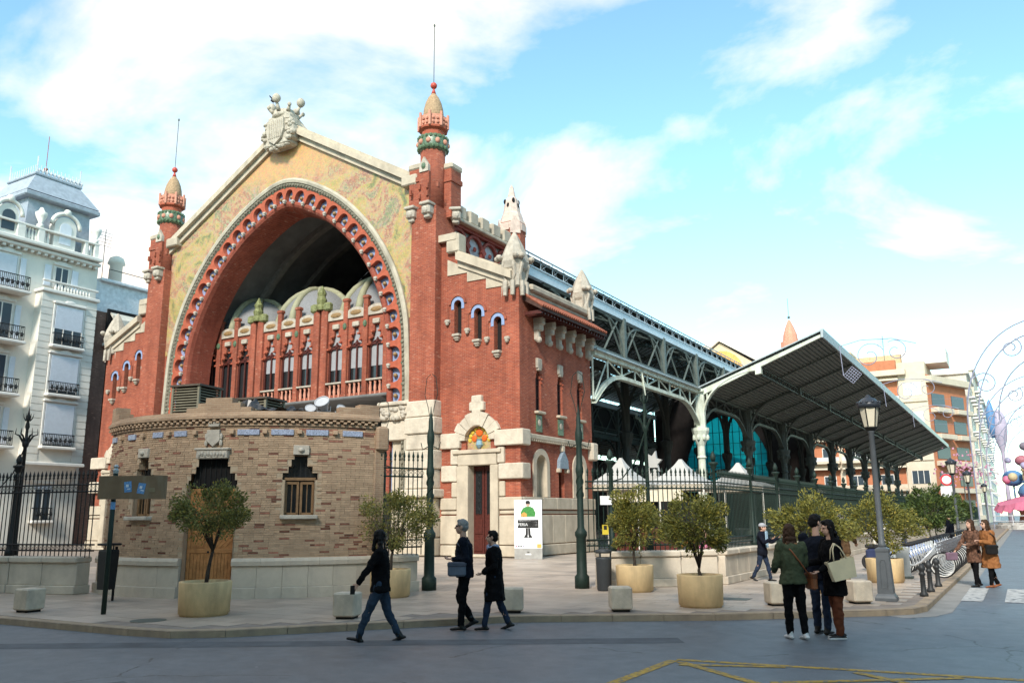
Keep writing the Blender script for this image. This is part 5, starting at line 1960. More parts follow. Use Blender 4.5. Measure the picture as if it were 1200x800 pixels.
def low_wall(name, path, label, block=1.05, z1=.82, zc=.97, th=.42, maxb=60):
    c = path[0]
    e = empty(name, (c[0], c[1], PAVE_Z), label, 'wall')
    segs = pickets_along(path, block)
    rest = MB()
    for k, (x, y, a) in enumerate(segs):
        tgt = MB() if k < maxb else rest
        tgt.bbox((x, y, (PAVE_Z + z1) / 2 + .1), (block - .008, th, z1 - PAVE_Z - .2), .012, a)
        if tgt is not rest:
            tgt.build('wall_block', stone_wall, e)
        tgt = MB() if k < maxb else rest
        tgt.bbox((x, y, PAVE_Z + .1), (block - .005, th + .1, .2), .015, a)
        if tgt is not rest:
            tgt.build('base_block', stone_wall, e)
        tgt = MB() if k < maxb else rest
        tgt.bbox((x, y, (z1 + zc) / 2 + .003), (block - .004, th + .12, zc - z1), .03, a)
        if tgt is not rest:
            tgt.build('coping_stone', stone_wall, e)
    if rest.v:
        rest.build('distant_stones', stone_wall, e, kind='stuff')
    return e


def fence(name, path, label, m, spacing=.132, z0=.97, h=2.1, posts=(), maxp=300, rails=(.14, .28, 1.55, 1.72), group=None):
    c = path[0]
    e = empty(name, (c[0], c[1], z0), label, 'fence', group=group)
    pm = MB().add([(x, y, z * h / 2.19) for x, y, z in picket_black.v], picket_black.f).mesh('picket', m)
    pts_ = pickets_along(path, spacing)
    rest = MB()
    for k, (x, y, a) in enumerate(pts_):
        if k < maxp:
            inst('picket', pm, e, (x, y, z0 - .02))
        else:
            rest.tube([(x, y, z0 - .02), (x, y, z0 + h * .93)], .013, 4, False)
            rest.lathe((x, y, z0 + h * .9), [(.02, 0), (.035, .06), (.002, .2)], 4)
    if rest.v:
        rest.build('distant_picket', m, e, kind='stuff')
    for zr in rails:
        MB().tube([(x, y, z0 + zr * h / 2.1) for x, y in path], .02, 4).build('rail', m, e)
    rn = MB()
    for k, (x, y, a) in enumerate(pickets_along(path, spacing)[:maxp]):
        for zz in (.21, 1.635):
            ring = [(x + .05 * math.cos(t_) * math.cos(a), y + .05 * math.cos(t_) * math.sin(a), z0 + zz * h / 2.1 + .05 * math.sin(t_)) for t_ in [2 * math.pi * q / 8 for q in range(9)]]
            rn.tube(ring, .007, 3, False)
    rn.build('ring_ornament', m, e, kind='stuff')
    for (x, y) in posts:
        po = MB().lathe((x, y, z0), [(.11, 0), (.11, .12), (.06, .16), (.045, h * .98), (.08, h + .0), (.08, h + .06), (.13, h + .1), (.13, h + .14), (.05, h + .16)], 10).build('post', m, e, True)
        MB().lathe((x, y, z0 + h + .17), [(.04, 0), (.07, .06), (.075, .12), (.05, .2), (.01, .27)], 10).build('finial', m, po, True)
    return e


LW = [(-31.0, 10.9), (-26.0, 11.5), (-22.0, 12.15), (-20.45, 12.47), (-19.35, 12.74)]
low_wall('boundary_wall', LW, 'low pale stone wall left of the pavilion under the black fence')
fence('iron_fence', LW, 'tall black iron fence of spiked pickets left of the pavilion', iron_black, posts=((-22.01, 12.2),))
MW = [(-13.03, 16.35), (-12.78, 17.0)]
fence('iron_fence', [(-13.22, 15.9), (-12.72, 17.0)], 'short iron fence panel between the pavilion and the green gate post', iron_green, spacing=.125, h=2.5)
RW = [(-9.45, 19.45), (-8.75, 20.05), (-8.0, 20.65), (-7.3, 21.45), (-6.9, 22.35), (-6.88, 24.5), (-6.85, 40), (-6.8, 60), (-6.7, 168)]
low_wall('boundary_wall', [(-9.25, 19.62)] + RW[1:], 'long low pale stone wall along the right side under the green fence', maxb=40)
posts = [(-8.95, 19.9), (-6.98, 22.2)] + [(-6.86, 22.2 + 3.1 * k) for k in range(1, 36)]
fence('iron_fence', RW, 'long green iron fence curving round and along the market side', iron_green, posts=posts, maxp=300)


def gate_post(name, x, y, h, label, m=iron_green, ornament='wire'):
    e = empty(name, (x, y, PAVE_Z), label, 'post')
    MB().lathe((x, y, PAVE_Z), [(.18, 0), (.18, .28), (.13, .34), (.12, 1.2), (.15, 1.26), (.15, 1.34), (.11, 1.4), (.085, 1.45), (.075, h * .62), (.10, h * .64), (.10, h * .66), (.08, h * .68), (.07, h * .8), (.09, h * .82), (.095, h * .86), (.06, h * .9), (.055, h * .95), (.02, h * .99), (.005, h * 1.03)], 12).build('shaft', m, e, True)
    tw = MB()
    for q in range(2):
        tw.tube([(x + .088 * math.cos(k * .5 + q * math.pi), y + .088 * math.sin(k * .5 + q * math.pi), PAVE_Z + h * .5 + k * h * .012) for k in range(12)], .014, 4)
    tw.build('twisted_band', m, e)
    for s in (-1, 1):
        wr = MB()
        wr.tube([(x + s * .05, y, PAVE_Z + h * .8), (x + s * .25, y, PAVE_Z + h * .78), (x + s * .3, y, PAVE_Z + h * .82)], .014, 4)
        wr.tube([(x + s * .04, y, PAVE_Z + h * .97), (x + s * (.1 + .0), y, PAVE_Z + h * 1.03), (x + s * .20, y, PAVE_Z + h * 1.10), (x + s * .14, y, PAVE_Z + h * 1.2), (x + s * .02, y, PAVE_Z + h * 1.22)], .01, 4)
        wr.build('wrought_scroll', m, e)
    return e


gate_post('gate_post', -12.6, 17.15, 4.35, 'tall green cast iron gate post right of the pavilion')
gate_post('gate_post', -9.5, 19.25, 4.4, 'tall green cast iron gate post beside the grey litter bin')
gate_post('gate_post', -13.32, 16.15, 3.75, 'dark green iron post at the right edge of the pavilion')
# tall ornamental standards
def standard(x, y, h, label, m):
    e = empty('ornamental_standard', (x, y, .97), label, 'post')
    z0 = .9
    MB().lathe((x, y, z0), [(.10, 0), (.10, .3), (.06, .4), (.045, h * .72), (.075, h * .73), (.09, h * .76), (.04, h * .78), (.035, h * .84), (.06, h * .86), (.03, h * .9), (.05, h * .93), (.02, h * .96), (.002, h)], 10).build('shaft', m, e, True)
    lv = MB()
    for q in range(6):
        a = q * math.pi / 3
        lv.tube([(x + .05 * math.cos(a), y + .05 * math.sin(a), z0 + h * .75), (x + .16 * math.cos(a), y + .16 * math.sin(a), z0 + h * .80), (x + .26 * math.cos(a), y + .26 * math.sin(a), z0 + h * .81), (x + .24 * math.cos(a), y + .24 * math.sin(a), z0 + h * .85)], [.03, .025, .015, .004], 4)
        lv.tube([(x + .04 * math.cos(a), y + .04 * math.sin(a), z0 + h * .9), (x + .1 * math.cos(a), y + .1 * math.sin(a), z0 + h * .92), (x + .12 * math.cos(a), y + .12 * math.sin(a), z0 + h * .95)], [.02, .012, .004], 4)
    lv.build('iron_leaf', m, e)
    sc = MB()
    sc.tube([(x - .02, y, z0 + h * .72), (x - .25, y - .1, z0 + h * .55), (x - .6, y - .25, z0 + h * .44), (x - .9, y - .4, z0 + h * .42)], .018, 4)
    sc.build('scroll_brace', m, e)


standard(-8.35, 20.9, 4.3, 'tall dark green ornamental iron standard rising behind the round orange tree', iron_green)
standard(-22.35, 12.5, 3.9, 'tall black ornamental iron standard at the far left fence', iron_black)

# ================================================================ background buildings
wb_wall = mat('white render', (.72, .67, .585), .85, .07, .8, .1, 20, stain=((.42, .40, .37), .5, .35))
wb_trim = mat('white stucco trim', (.70, .66, .60), .85, .08, 2)
slate = mat('zinc slate roof', (.30, .34, .39), .6, .15, 3)
shutter_m = mat('white shutter', (.64, .66, .70), .7, .05, 3)
sky_glass = glass_mat('window glass', (.05, .065, .08), .15, spec=.35)
orange_w = mat('orange brick wall', (.44, .16, .08), .85, .12, 1.2)
cream_w = mat('cream render', (.56, .47, .36), .85, .08, .8, stain=((.45, .38, .3), .5, .3))
WX = -60.0
wb = empty('white_apartment_house', (WX, 34, PAVE_Z), 'ornate white apartment house with grey mansard roof and iron balconies', 'building')


def wf(a, b, d):                         # facade facing +X; a = Y, b = height, d = out of the wall
    return (WX + d, a, b)


def wbox(y0, y1, z0, z1, d0, d1, bev=.03):
    return MB().bbox(((WX + (d0 + d1) / 2), (y0 + y1) / 2, (z0 + z1) / 2), (d1 - d0, y1 - y0, z1 - z0), bev)


main = MB().box((WX - 12, 10, .1), (WX, 37.7, 21.1))
main.build('wall', wb_wall, wb)
bay = MB().box((WX, 33.1, 5.8), (WX + .9, 37.3, 18.2)).build('bay', wb_wall, wb)
z = 6.0
while z < 18:
    for ya, yb in ((33.08, 33.95), (36.45, 37.32)):
        MB().box((WX + .88, ya, z), (WX + .93, yb, z + .42)).build('rusticated_stone', wb_wall, bay)
    z += .5
cons = MB().prism([(0, 5.8), (.9, 5.8), (.2, 4.6), (0, 4.4)], lambda a, b, d: (WX + a, d, b), 33.4, 37.0)
cons.build('bay_console', wb_trim, bay)
for z in (5.8, 18.25):
    MB().bbox((WX + .5, 35.2, z), (1.2, 4.5, .25), .05).build('bay_moulding', wb_trim, bay)
rail_me = {}


def iron_balcony(parent, y0, y1, z0, d, h=.9, slab=True):
    m = MB()
    yc = y0
    while yc <= y1 + .01:
        m.tube([wf(yc, z0, d), wf(yc, z0 + h, d)], .022, 4)
        yc += .13
    for zz in (z0 + .04, z0 + h * .5, z0 + h):
        m.tube([wf(y0, zz, d), wf(y1, zz, d)], .03, 4)
    for yy in (y0, y1):
        m.tube([wf(yy, z0 + h, d), wf(yy, z0 + h, d - .5)], .03, 4)
    k = y0 + .2
    while k < y1:
        m.lathe(wf(k, z0 + .3, d), [(.07, 0), (.1, .12), (.05, .3)], 6)
        k += .35
    m.build('balcony_railing', iron_black, parent)
    if slab:
        wbox(y0 - .15, y1 + .15, z0 - .22, z0, 0, d + .12, .05).build('balcony_slab', wb_trim, parent)


def white_window(y0, y1, z0, z1, d, blind=1.0, parent=wb, rail=True):
    w = wbox(y0 - .14, y1 + .14, z0 - .1, z1 + .14, d - .03, d + .08).build('window', wb_trim, parent)
    MB().box(wf(y0, z0, d + .02), wf(y1, z1, d + .10)).build('pane', sky_glass, w)
    zb = z1 - (z1 - z0) * blind
    if blind > .05:
        b = MB().box(wf(y0 + .03, zb, d + .09), wf(y1 - .03, z1, d + .12))
        zz = zb + .1
        while zz < z1:
            b.box(wf(y0 + .03, zz, d + .12), wf(y1 - .03, zz + .05, d + .13))
            zz += .1
        b.build('roller_blind', shutter_m, w)
    fr = MB()
    n = max(2, int((y1 - y0) / .55))
    for k in range(n + 1):
        yy = y0 + (y1 - y0) * k / n
        fr.box(wf(yy - .035, z0, d + .1), wf(yy + .035, max(zb, z0 + .05), d + .135))
    fr.build('frame', wb_trim, w)
    if rail:
        iron_balcony(w, y0 - .05, y1 + .05, z0, d + .35, .85)
    hd_ = wbox(y0 - .2, y1 + .2, z1 + .14, z1 + .34, d, d + .22, .05)
    hd_.ball(wf((y0 + y1) / 2, z1 + .35, d + .12), (.1, .45, .18), 8, 5)
    hd_.build('carved_head', wb_trim, w)
    return w


white_window(34.12, 36.25, 14.35, 17.25, .9, .58, bay)
white_window(34.15, 36.28, 10.8, 13.55, .9, .9, bay)
white_window(34.12, 36.3, 7.05, 10.05, .9, .95, bay)
white_window(34.5, 35.7, 1.9, 4.3, .0, .1, wb)
white_window(34.3, 35.3, 18.85, 20.35, .0, .0, wb, False)
for yy in (33.75, 35.85):
    wbox(yy - .25, yy + .25, 18.8, 20.4, 0, .14).build('shutter', shutter_m, wb)
# balustraded balcony on top of the bay
bb = MB()
for k in range(12):
    bb.lathe(wf(34.0 + k * .24, 18.38, .85), [(.07, 0), (.1, .2), (.05, .45), (.08, .55)], 6)
bb.bbox((WX + .85, 35.2, 19.0), (.22, 4.3, .14), .03)
bb.build('balustrade', wb_trim, bay)
# left column of windows with deep balconies
for (z0, z1, bl) in ((17.9, 20.4, .95), (14.3, 16.9, .0), (10.6, 13.2, .0), (7.0, 9.6, .5)):
    white_window(30.1, 31.5, z0, z1, .0, bl, wb, False)
    iron_balcony(wb, 28.5, 32.0, z0 - .1, 1.1, 1.0)
    wbox(31.75, 32.15, z0, z1, 0, .12).build('shutter', shutter_m, wb)
for (z0, z1, bl) in ((17.9, 20.4, .5), (14.3, 16.9, .3), (10.6, 13.2, .9)):
    white_window(26.0, 27.4, z0, z1, .0, bl, wb, False)
# main cornice with dentils, parapet, attic dormers
co = wbox(9, 37.6, 21.1, 21.35, -.2, .55, .05)
co.bbox((WX + .1, 23.4, 21.55), (1.5, 28.2, .3), .06)
k = 10.2
while k < 37.3:
    co.box(wf(k, 20.92, 0), wf(k + .22, 21.1, .42))
    k += .5
co.build('cornice', wb_trim, wb)
pp = MB()
for (a, b) in ((10, 29.5), (31.0, 31.6), (32.5, 33.0), (36.1, 36.4), (36.9, 37.3)):
    pp.bbox((WX + .3, (a + b) / 2, 22.25), (.5, b - a, 1.1), .04)
pp.bbox((WX + .3, 23.2, 22.8), (.55, 28.2, .16), .04)
for (a, b) in ((31.6, 32.5), (33.0, 33.6), (36.4, 36.9)):
    y = a + .1
    while y < b:
        pp.lathe((WX + .3, y, 21.7), [(.1, 0), (.13, .35), (.06, .75), (.1, 1.0)], 6)
        y += .25
pp.build('parapet', wb_trim, wb)
for yc, hw, zt in ((34.6, .85, 24.1), (30.4, .7, 23.9)):
    dm = MB().prism([(yc - hw, 21.8), (yc + hw, 21.8)] + [(yc + hw * math.cos(math.pi * q / 10), zt - .6 + .75 * math.sin(math.pi * q / 10)) for q in range(11)], wf, -.6, .35)
    dmo = dm.build('dormer', wb_trim, wb)
    ar_ = MB().tube([wf(yc + (hw + .25) * math.cos(math.pi * q / 12), zt - .6 + 1.0 * math.sin(math.pi * q / 12), .35) for q in range(13)], .16, 6)
    ar_.ball(wf(yc, zt + .5, .4), (.2, .3, .3), 8, 5)
    ar_.build('dormer_moulding', wb_trim, dmo, True)
    MB().prism([(yc - .45, 22.1), (yc + .45, 22.1)] + [(yc + .45 * math.cos(math.pi * q / 8), zt - .75 + .45 * math.sin(math.pi * q / 8)) for q in range(9)], wf, .33, .40).build('pane', shutter_m if yc > 33 else sky_glass, dmo)
urn_me = MB().lathe((0, 0, 0), [(.25, 0), (.25, .3), (.12, .4), (.38, .9), (.42, 1.2), (.25, 1.3), (.1, 1.6)], 10).mesh('urn', wb_trim, True)
for y in (32.7, 37.05):
    inst('urn', urn_me, wb, (WX + .3, y, 22.85))
# mansard tower
mt = MB()


def frus(m, y0, y1, x0, x1, z0, z1, iy, ix):
    m.add([(x0, y0, z0), (x1, y0, z0), (x1, y1, z0), (x0, y1, z0), (x0 + ix, y0 + iy, z1), (x1 - ix, y0 + iy, z1), (x1 - ix, y1 - iy, z1), (x0 + ix, y1 - iy, z1)],
          [(0, 3, 2, 1), (4, 5, 6, 7), (0, 1, 5, 4), (1, 2, 6, 5), (2, 3, 7, 6), (3, 0, 4, 7)])


frus(mt, 31.9, 37.0, WX - 5.5, WX - .3, 21.6, 25.3, .15, .15)
frus(mt, 31.6, 37.3, WX - 5.8, WX + .05, 25.7, 27.4, 1.1, 1.1)
mt.build('mansard_roof', slate, wb)
MB().bbox((WX - 2.9, 34.45, 25.45), (6.0, 5.9, .4), .08).bbox((WX - 2.9, 34.45, 27.5), (3.9, 3.8, .22), .05).build('roof_cornice', slate, wb)
cr_ = MB()
for k in range(12):
    y = 32.75 + k * .31
    cr_.tube([(WX - 1.05, y, 27.6), (WX - 1.05, y, 28.25)], .03, 4).lathe((WX - 1.05, y + .15, 27.6), [(.03, 0), (.12, .2), (.03, .4)], 5)
    x = WX - 4.7 + k * .31
    cr_.tube([(x, 32.75, 27.6), (x, 32.75, 28.25)], .03, 4)
    cr_.tube([(x, 36.15, 27.6), (x, 36.15, 28.25)], .03, 4)
for (x, y) in ((WX - 1.05, 32.75), (WX - 1.05, 36.15), (WX - 4.75, 32.75)):
    cr_.tube([(x, y, 27.6), (x, y, 28.9)], .05, 5)
cr_.build('roof_cresting', mat('pale iron cresting', (.5, .52, .55), .6), wb)
MB().tube([(WX - 2.9, 34.4, 27.6), (WX - 2.9, 34.4, 31.6)], .03, 4).ball((WX - 2.9, 34.4, 28.8), .17, 8, 6).build('lightning_rod', mat('rust red', (.25, .08, .05), .7), wb)
mr_ = MB()
frus(mr_, 8, 31.8, WX - 10, WX - .6, 21.6, 24.6, .2, 1.6)
mr_.build('mansard_roof', slate, wb)
frs = MB()
for k in range(16):
    y = 26.6 + k * .3
    frs.tube([(WX - 2.2, y, 24.6), (WX - 2.2, y, 25.2)], .03, 4)
frs.build('roof_cresting', mat('pale iron cresting 2', (.5, .52, .55), .6), wb)

# brown brick block next door
bbk = empty('brown_apartment_block', (WX, 43, PAVE_Z), 'brown brick apartment block with awning between white house and market', 'building')
MB().box((WX - 12, 37.75, .1), (WX - .4, 58, 20.2)).build('wall', brick_dark, bbk)
MB().box((WX - 12, 37.73, 17.9), (WX - .36, 58, 20.3)).bbox((WX - 6, 48.2, 20.4), (12, 20.2, .25), .05).build('pale_upper_wall', mat('blue grey render', (.58, .60, .62), .8), bbk)
MB().box((WX - .41, 41.0, .2), (WX - .3, 42.1, 16.2)).build('white_strip', wb_wall, bbk)
for z in (1.2, 4.7, 8.2, 11.7, 15.2):
    w = MB().box((WX - .42, 40.9, z), (WX - .25, 42.6, z + 1.9)).build('window', dark_glass, bbk)
    MB().bbox((WX - .2, 41.75, z - .05), (.25, 2.0, .12), .02).build('sill', wb_trim, w)
    MB().tube([(WX - .2, 41.75, z), (WX - .2, 41.75, z + 1.9)], .05, 4).build('frame', wb_trim, w)
MB().box((WX - .41, 39.0, 15.4), (WX - .2, 42.2, 18.2)).build('loggia', black_in, bbk)
aw = MB().prism([(0, 18.0), (1.3, 17.2), (1.3, 16.5), (0, 17.9)], lambda a, b, d: (WX - .3 + a, d, b), 39.2, 41.9)
aw.build('awning', mat('beige awning cloth', (.52, .49, .42), .8), bbk)
MB().bbox((WX + .1, 40.6, 15.3), (.9, 3.6, .25), .03).build('balcony_slab', wb_trim, bbk)
MB().lathe((WX - 2, 40.5, 20.4), [(.5, 0), (.5, 2.0), (.7, 2.1), (.55, 2.6), (.2, 2.8)], 12).build('roof_vent', wb_wall, bbk, True)
an = MB().tube([(WX - 1.5, 39.0, 20.4), (WX - 1.5, 39.0, 25.0)], .035, 4)
for k in range(5):
    an.tube([(WX - 1.5, 38.4, 23.6 + k * .28), (WX - 1.5, 39.6, 23.6 + k * .28)], .02, 4)
an.build('antenna', iron_grey, bbk)
gd = MB().tube([(WX - .6, 39.0, 20.5), (WX - .6, 39.0, 21.5), (WX - .6, 43.5, 21.5), (WX - .6, 43.5, 20.5)], .04, 4)
gd.build('roof_rail', iron_grey, bbk)

# ---- orange and cream apartment block at the end of the street
AY = 176.0
ab = empty('orange_apartment_block', (-19, AY, 0), 'orange and cream apartment block with balconies beyond the iron canopy', 'building')
MB().box((-46, AY, 0), (-13.2, AY + 16, 30.6)).build('wall', cream_w, ab)


def orange(x0, x1, z0, z1, d=.05):
    MB().box((x0, AY - d, z0), (x1, AY + .2, z1)).build('orange_panel', orange_w, ab)


FL = [27.0, 21.4, 15.7, 10.4, 5.6]
for i, z in enumerate((1.0, 6.3, 11.8, 17.3, 22.9)):
    h = 5.3
    # recessed terrace bays left of the white stair strip
    for (x0, x1) in ((-46, -39), (-38, -30), (-29, -18.2)):
        rc = MB().box((x0, AY - .04, z + .3), (x1, AY + .1, z + h - 1.1)).build('terrace', orange_w, ab)
        for k in range(2):
            xx = x0 + 1.0 + k * (x1 - x0) * .5
            w = MB().box((xx, AY - .12, z + .6), (xx + 2.2, AY, z + 3.0)).build('window', sky_glass, rc)
            fr = MB()
            for q in (0, 1.1, 2.2):
                fr.box((xx + q - .06, AY - .18, z + .6), (xx + q + .06, AY - .1, z + 3.0))
            fr.box((xx, AY - .18, z + 2.95), (xx + 2.2, AY - .1, z + 3.1))
            fr.build('frame', wb_trim, w)
        sl_ = MB().bbox(((x0 + x1) / 2, AY - .8, z + .1), (x1 - x0 + .6, 1.8, .45), .04).bbox(((x0 + x1) / 2, AY - .75, z + h - .9), (x1 - x0 + .6, 1.7, .35), .04)
        so_ = sl_.build('balcony_slab', cream_w, rc)
        MB().bbox(((x0 + x1) / 2, AY - 1.62, z + .75), (x1 - x0 + .5, .12, .8), .03).build('balcony_front', cream_w if i % 2 else mat('balcony rail %d' % i, (.5, .5, .5), .6), so_)
    MB().box((-18.0, AY - .35, z), (-13.25, AY, z + h - .02)).build('stair_bay', cream_w, ab)
    w = MB().box((-17.2, AY - .42, z + 1.2), (-14.2, AY - .3, z + 3.6)).build('window', shutter_m if i != 1 else sky_glass, ab)
    fr = MB()
    for q in (0, 1, 2, 3):
        fr.box((-17.2 + q - .05, AY - .5, z + 1.2), (-17.2 + q + .05, AY - .41, z + 3.6))
    fr.build('frame', wb_trim, w)
MB().bbox((-29, AY - .8, 28.6), (25, 2.0, 1.1), .05).build('cream_parapet', cream_w, ab)
MB().box((-41.5, AY - 1.6, 29.2), (-18.1, AY, 31.0)).build('orange_parapet', orange_w, ab)
MB().box((-44, AY + 3, 30.5), (-26.5, AY + 12, 34.2)).box((-25.8, AY + 4, 30.5), (-17.5, AY + 12, 33.0)).build('penthouse', mat('tan render', (.50, .36, .22), .85), ab)
MB().box((-17.3, AY + 3, 30.5), (-9.5, AY + 12, 33.4)).build('lift_house', wb_wall, ab)
an = MB().tube([(-20.5, AY + 4, 30), (-20.5, AY + 4, 37)], .06, 4)
for k in range(4):
    an.tube([(-21.6, AY + 4, 35 + k * .4), (-19.4, AY + 4, 35 + k * .4)], .03, 4)
an.build('antenna', iron_grey, ab)
# chamfered right wing running down the side street
p0, p1 = Vector((-13.2, AY)), Vector((-7.4, AY + 14))
rw = MB()
dirw = (p1 - p0)
rw.add([(p0.x, p0.y, 0), (p1.x, p1.y, 0), (p1.x - 8, p1.y + 6, 0), (p0.x - 5, p0.y + 10, 0), (p0.x, p0.y, 28), (p1.x, p1.y, 28), (p1.x - 8, p1.y + 6, 28), (p0.x - 5, p0.y + 10, 28)],
       [(0, 1, 5, 4), (1, 2, 6, 5), (2, 3, 7, 6), (3, 0, 4, 7), (4, 5, 6, 7)])
rwo = rw.build('street_wing', orange_w, ab)
for z in (1.2, 6.2, 11.2, 16.2, 21.2):
    bl = MB()
    for f0, f1 in ((.05, .45), (.55, .95)):
        a, b = p0.lerp(p1, f0), p0.lerp(p1, f1)
        n = Vector((dirw.y, -dirw.x)).normalized()
        c = (a + b) / 2 + n * .7
        MB().bbox((c.x, c.y, z), ((b - a).length, 1.6, .9), .05, math.atan2(dirw.y, dirw.x)).build('balcony', cream_w, rwo)
        MB().bbox((c.x - n.x * .65, c.y - n.y * .65, z + 2.1), ((b - a).length * .8, .12, 2.4), .02, math.atan2(dirw.y, dirw.x)).build('window', sky_glass, rwo)
MB().bbox(((p0.x + p1.x) / 2, (p0.y + p1.y) / 2, 27.0), (15.8, 2.4, 1.3), .05, math.atan2(dirw.y, dirw.x)).build('parapet', cream_w, rwo)


def tower_house(name, x0, x1, y0, y1, h, wall, label, floors=7, cols=3, roof=None):
    e = empty(name, ((x0 + x1) / 2, y0, 0), label, 'building')
    MB().box((x0, y0, 0), (x1, y1, h)).build('wall', wall, e)
    MB().bbox(((x0 + x1) / 2, (y0 + y1) / 2, h + .2), (x1 - x0 + 1, y1 - y0 + 1, .6), .1).build('cornice', wb_trim, e)
    for i in range(floors):
        z = 4 + i * (h - 5) / floors
        for k in range(cols):
            yy = y0 + (y1 - y0) * (k + .5) / cols
            w = MB().box((x1 - .1, yy - 1.0, z), (x1 + .08, yy + 1.0, z + 2.2)).build('window', sky_glass, e)
            MB().bbox((x1 + .5, yy, z - .15), (1.1, 3.4, .3), .04).build('balcony_slab', wb_trim, w)
            xx = x0 + (x1 - x0) * (k + .5) / cols
            MB().box((xx - .8, y0 - .08, z), (xx + .8, y0 + .1, z + 2.2)).build('window', sky_glass, e)
    return e


tower_house('street_house', -22, -7.0, 193, 214, 30, mat('pale stone house', (.56, .51, .44), .85), 'pale stone house behind the orange block along the side street')
tower_house('street_house', -22, -6.6, 216, 245, 34, mat('sand house', (.62, .54, .42), .85), 'tall sand coloured house further down the side street', 8, 4)
tower_house('street_house', -24, -6.2, 247, 300, 31, mat('greyish house', (.48, .49, .52), .85), 'greyish house farthest down the side street', 8, 5)

# ---- stalls and tents inside the market fence
tent_m = mat('white tent canvas', (.46, .45, .43), .8, .05, 2)
for (x, y, w, lb) in ((-15.7, 44.2, 3.6, 'white peaked tent with pointed top behind the right-hand fence'), (-17.9, 41.2, 3.0, 'white peaked tent partly hidden behind the red side wall'), (-14.0, 49.2, 3.6, 'white peaked tent farther back beside the white iron column')):
    e = empty('peaked_tent', (x, y, PAVE_Z), lb, 'tent', group='white tents inside the market')
    h0, h1 = 3.45, 4.85
    prof = [(1.0, 0), (.62, .22), (.34, .5), (.15, .78), (.04, 1.0)]
    t = MB()
    for (r0, q0), (r1, q1) in zip(prof, prof[1:]):
        A = [(x + sx * w / 2 * r0, y + sy * w / 2 * r0, h0 + (h1 - h0) * q0) for sx, sy in ((-1, -1), (0, -1.0), (1, -1), (1, 0), (1, 1), (0, 1), (-1, 1), (-1, 0))]
        B_ = [(x + sx * w / 2 * r1, y + sy * w / 2 * r1, h0 + (h1 - h0) * q1) for sx, sy in ((-1, -1), (0, -1.0), (1, -1), (1, 0), (1, 1), (0, 1), (-1, 1), (-1, 0))]
        t.strip(A, B_, True)
    t.build('canopy', tent_m, e)
    va = MB()
    for sx, sy in ((-1, 0), (1, 0), (0, -1), (0, 1)):
        cx_, cy_ = x + sx * w / 2, y + sy * w / 2
        va.box((cx_ - (.02 if sx else w / 2), cy_ - (.02 if sy else w / 2), h0 - .3), (cx_ + (.02 if sx else w / 2), cy_ + (.02 if sy else w / 2), h0))
    va.build('valance', mat('beige valance', (.48, .42, .33), .8), e)
    for sx in (-1, 1):
        for sy in (-1, 1):
            MB().tube([(x + sx * w / 2, y + sy * w / 2, PAVE_Z), (x + sx * w / 2, y + sy * w / 2, h0)], .05, 6).build('pole', wb_trim, e)
e = empty('cafe_counter', (-16.5, 42.5, PAVE_Z), 'long cream cafe counter with sign board under the white tents', 'counter')
MB().box((-18.2, 40.0, 2.55), (-14.2, 40.15, 3.1)).build('fascia', mat('cream board', (.62, .56, .43), .8), e)
MB().bbox((-16.4, 40.8, .7), (3.4, .8, 1.1), .03).build('counter', wood_dark, e)
MB().box((-18.0, 43.0, PAVE_Z), (-14.0, 43.2, 2.6)).build('back_board', black_in, e)
# star-topped stage prop seen between the pickets
e = empty('star_sculpture', (-18.2, 46.5, PAVE_Z), 'white spiky star figure standing among the tents', 'sculpture')
sp = MB()
for k in range(12):
    a = k * math.pi / 6
    r0 = .7 if k % 2 == 0 else .36
    sp.v.append((-18.2 + r0 * math.cos(a + .2) * .8, 46.5, 4.9 + r0 * math.sin(a + .2)))
for k in range(12):
    sp.v.append((sp.v[k][0], 46.7, sp.v[k][2]))
sp.f += [tuple(range(12)), tuple(range(23, 11, -1))] + [(k, (k + 1) % 12, 12 + (k + 1) % 12, 12 + k) for k in range(12)]
sp.build('star', tent_m, e)
MB().box((-18.5, 46.5, PAVE_Z), (-17.9, 46.7, 4.6)).build('stem', tent_m, e)

# ---- festival figures and light arches down the street (plain stand-ins)
pink = mat('pink canopy', (.55, .16, .25), .6, .1, 3)
blue_p = mat('painted blue', (.10, .22, .40), .5, .15, 2)
lilac = mat('painted lilac', (.33, .30, .43), .5, .15, 2)
yellow_p = mat('painted cream yellow', (.50, .40, .24), .6, .1, 2)
fx, fy = 1.3, 122.0
e = empty('festival_carousel', (fx, fy, 0), 'festival structure with scalloped pink canopy and blue domes at street end', 'festival structure')
MB().lathe((fx, fy, 0), [(4.4, 0), (4.4, .5), (4.2, .55), (4.2, .8), (1.9, .85)], 24).build('platform', mat('pale platform', (.52, .50, .47), .8), e)
MB().lathe((fx, fy, .8), [(1.9, 0), (1.7, 1.0), (1.9, 1.9)], 18).build('drum', terracotta_pale, e, True)
cp2 = MB()
n = 36
A = [(fx + (4.3 + .18 * math.cos(k * math.pi)) * math.cos(2 * math.pi * k / n), fy + (4.3) * math.sin(2 * math.pi * k / n), 2.35 - .3 * (k % 2) + .25 * math.sin(6 * math.pi * k / n)) for k in range(n)]
B_ = [(fx + 4.0 * math.cos(2 * math.pi * k / n), fy + 4.0 * math.sin(2 * math.pi * k / n), 3.1 + .25 * math.sin(6 * math.pi * k / n)) for k in range(n)]
D_ = [(fx + 1.2 * math.cos(2 * math.pi * k / n), fy + 1.2 * math.sin(2 * math.pi * k / n), 4.0) for k in range(n)]
cp2.strip(A, B_, True).strip(B_, D_, True)
cp2.build('scalloped_canopy', pink, e)
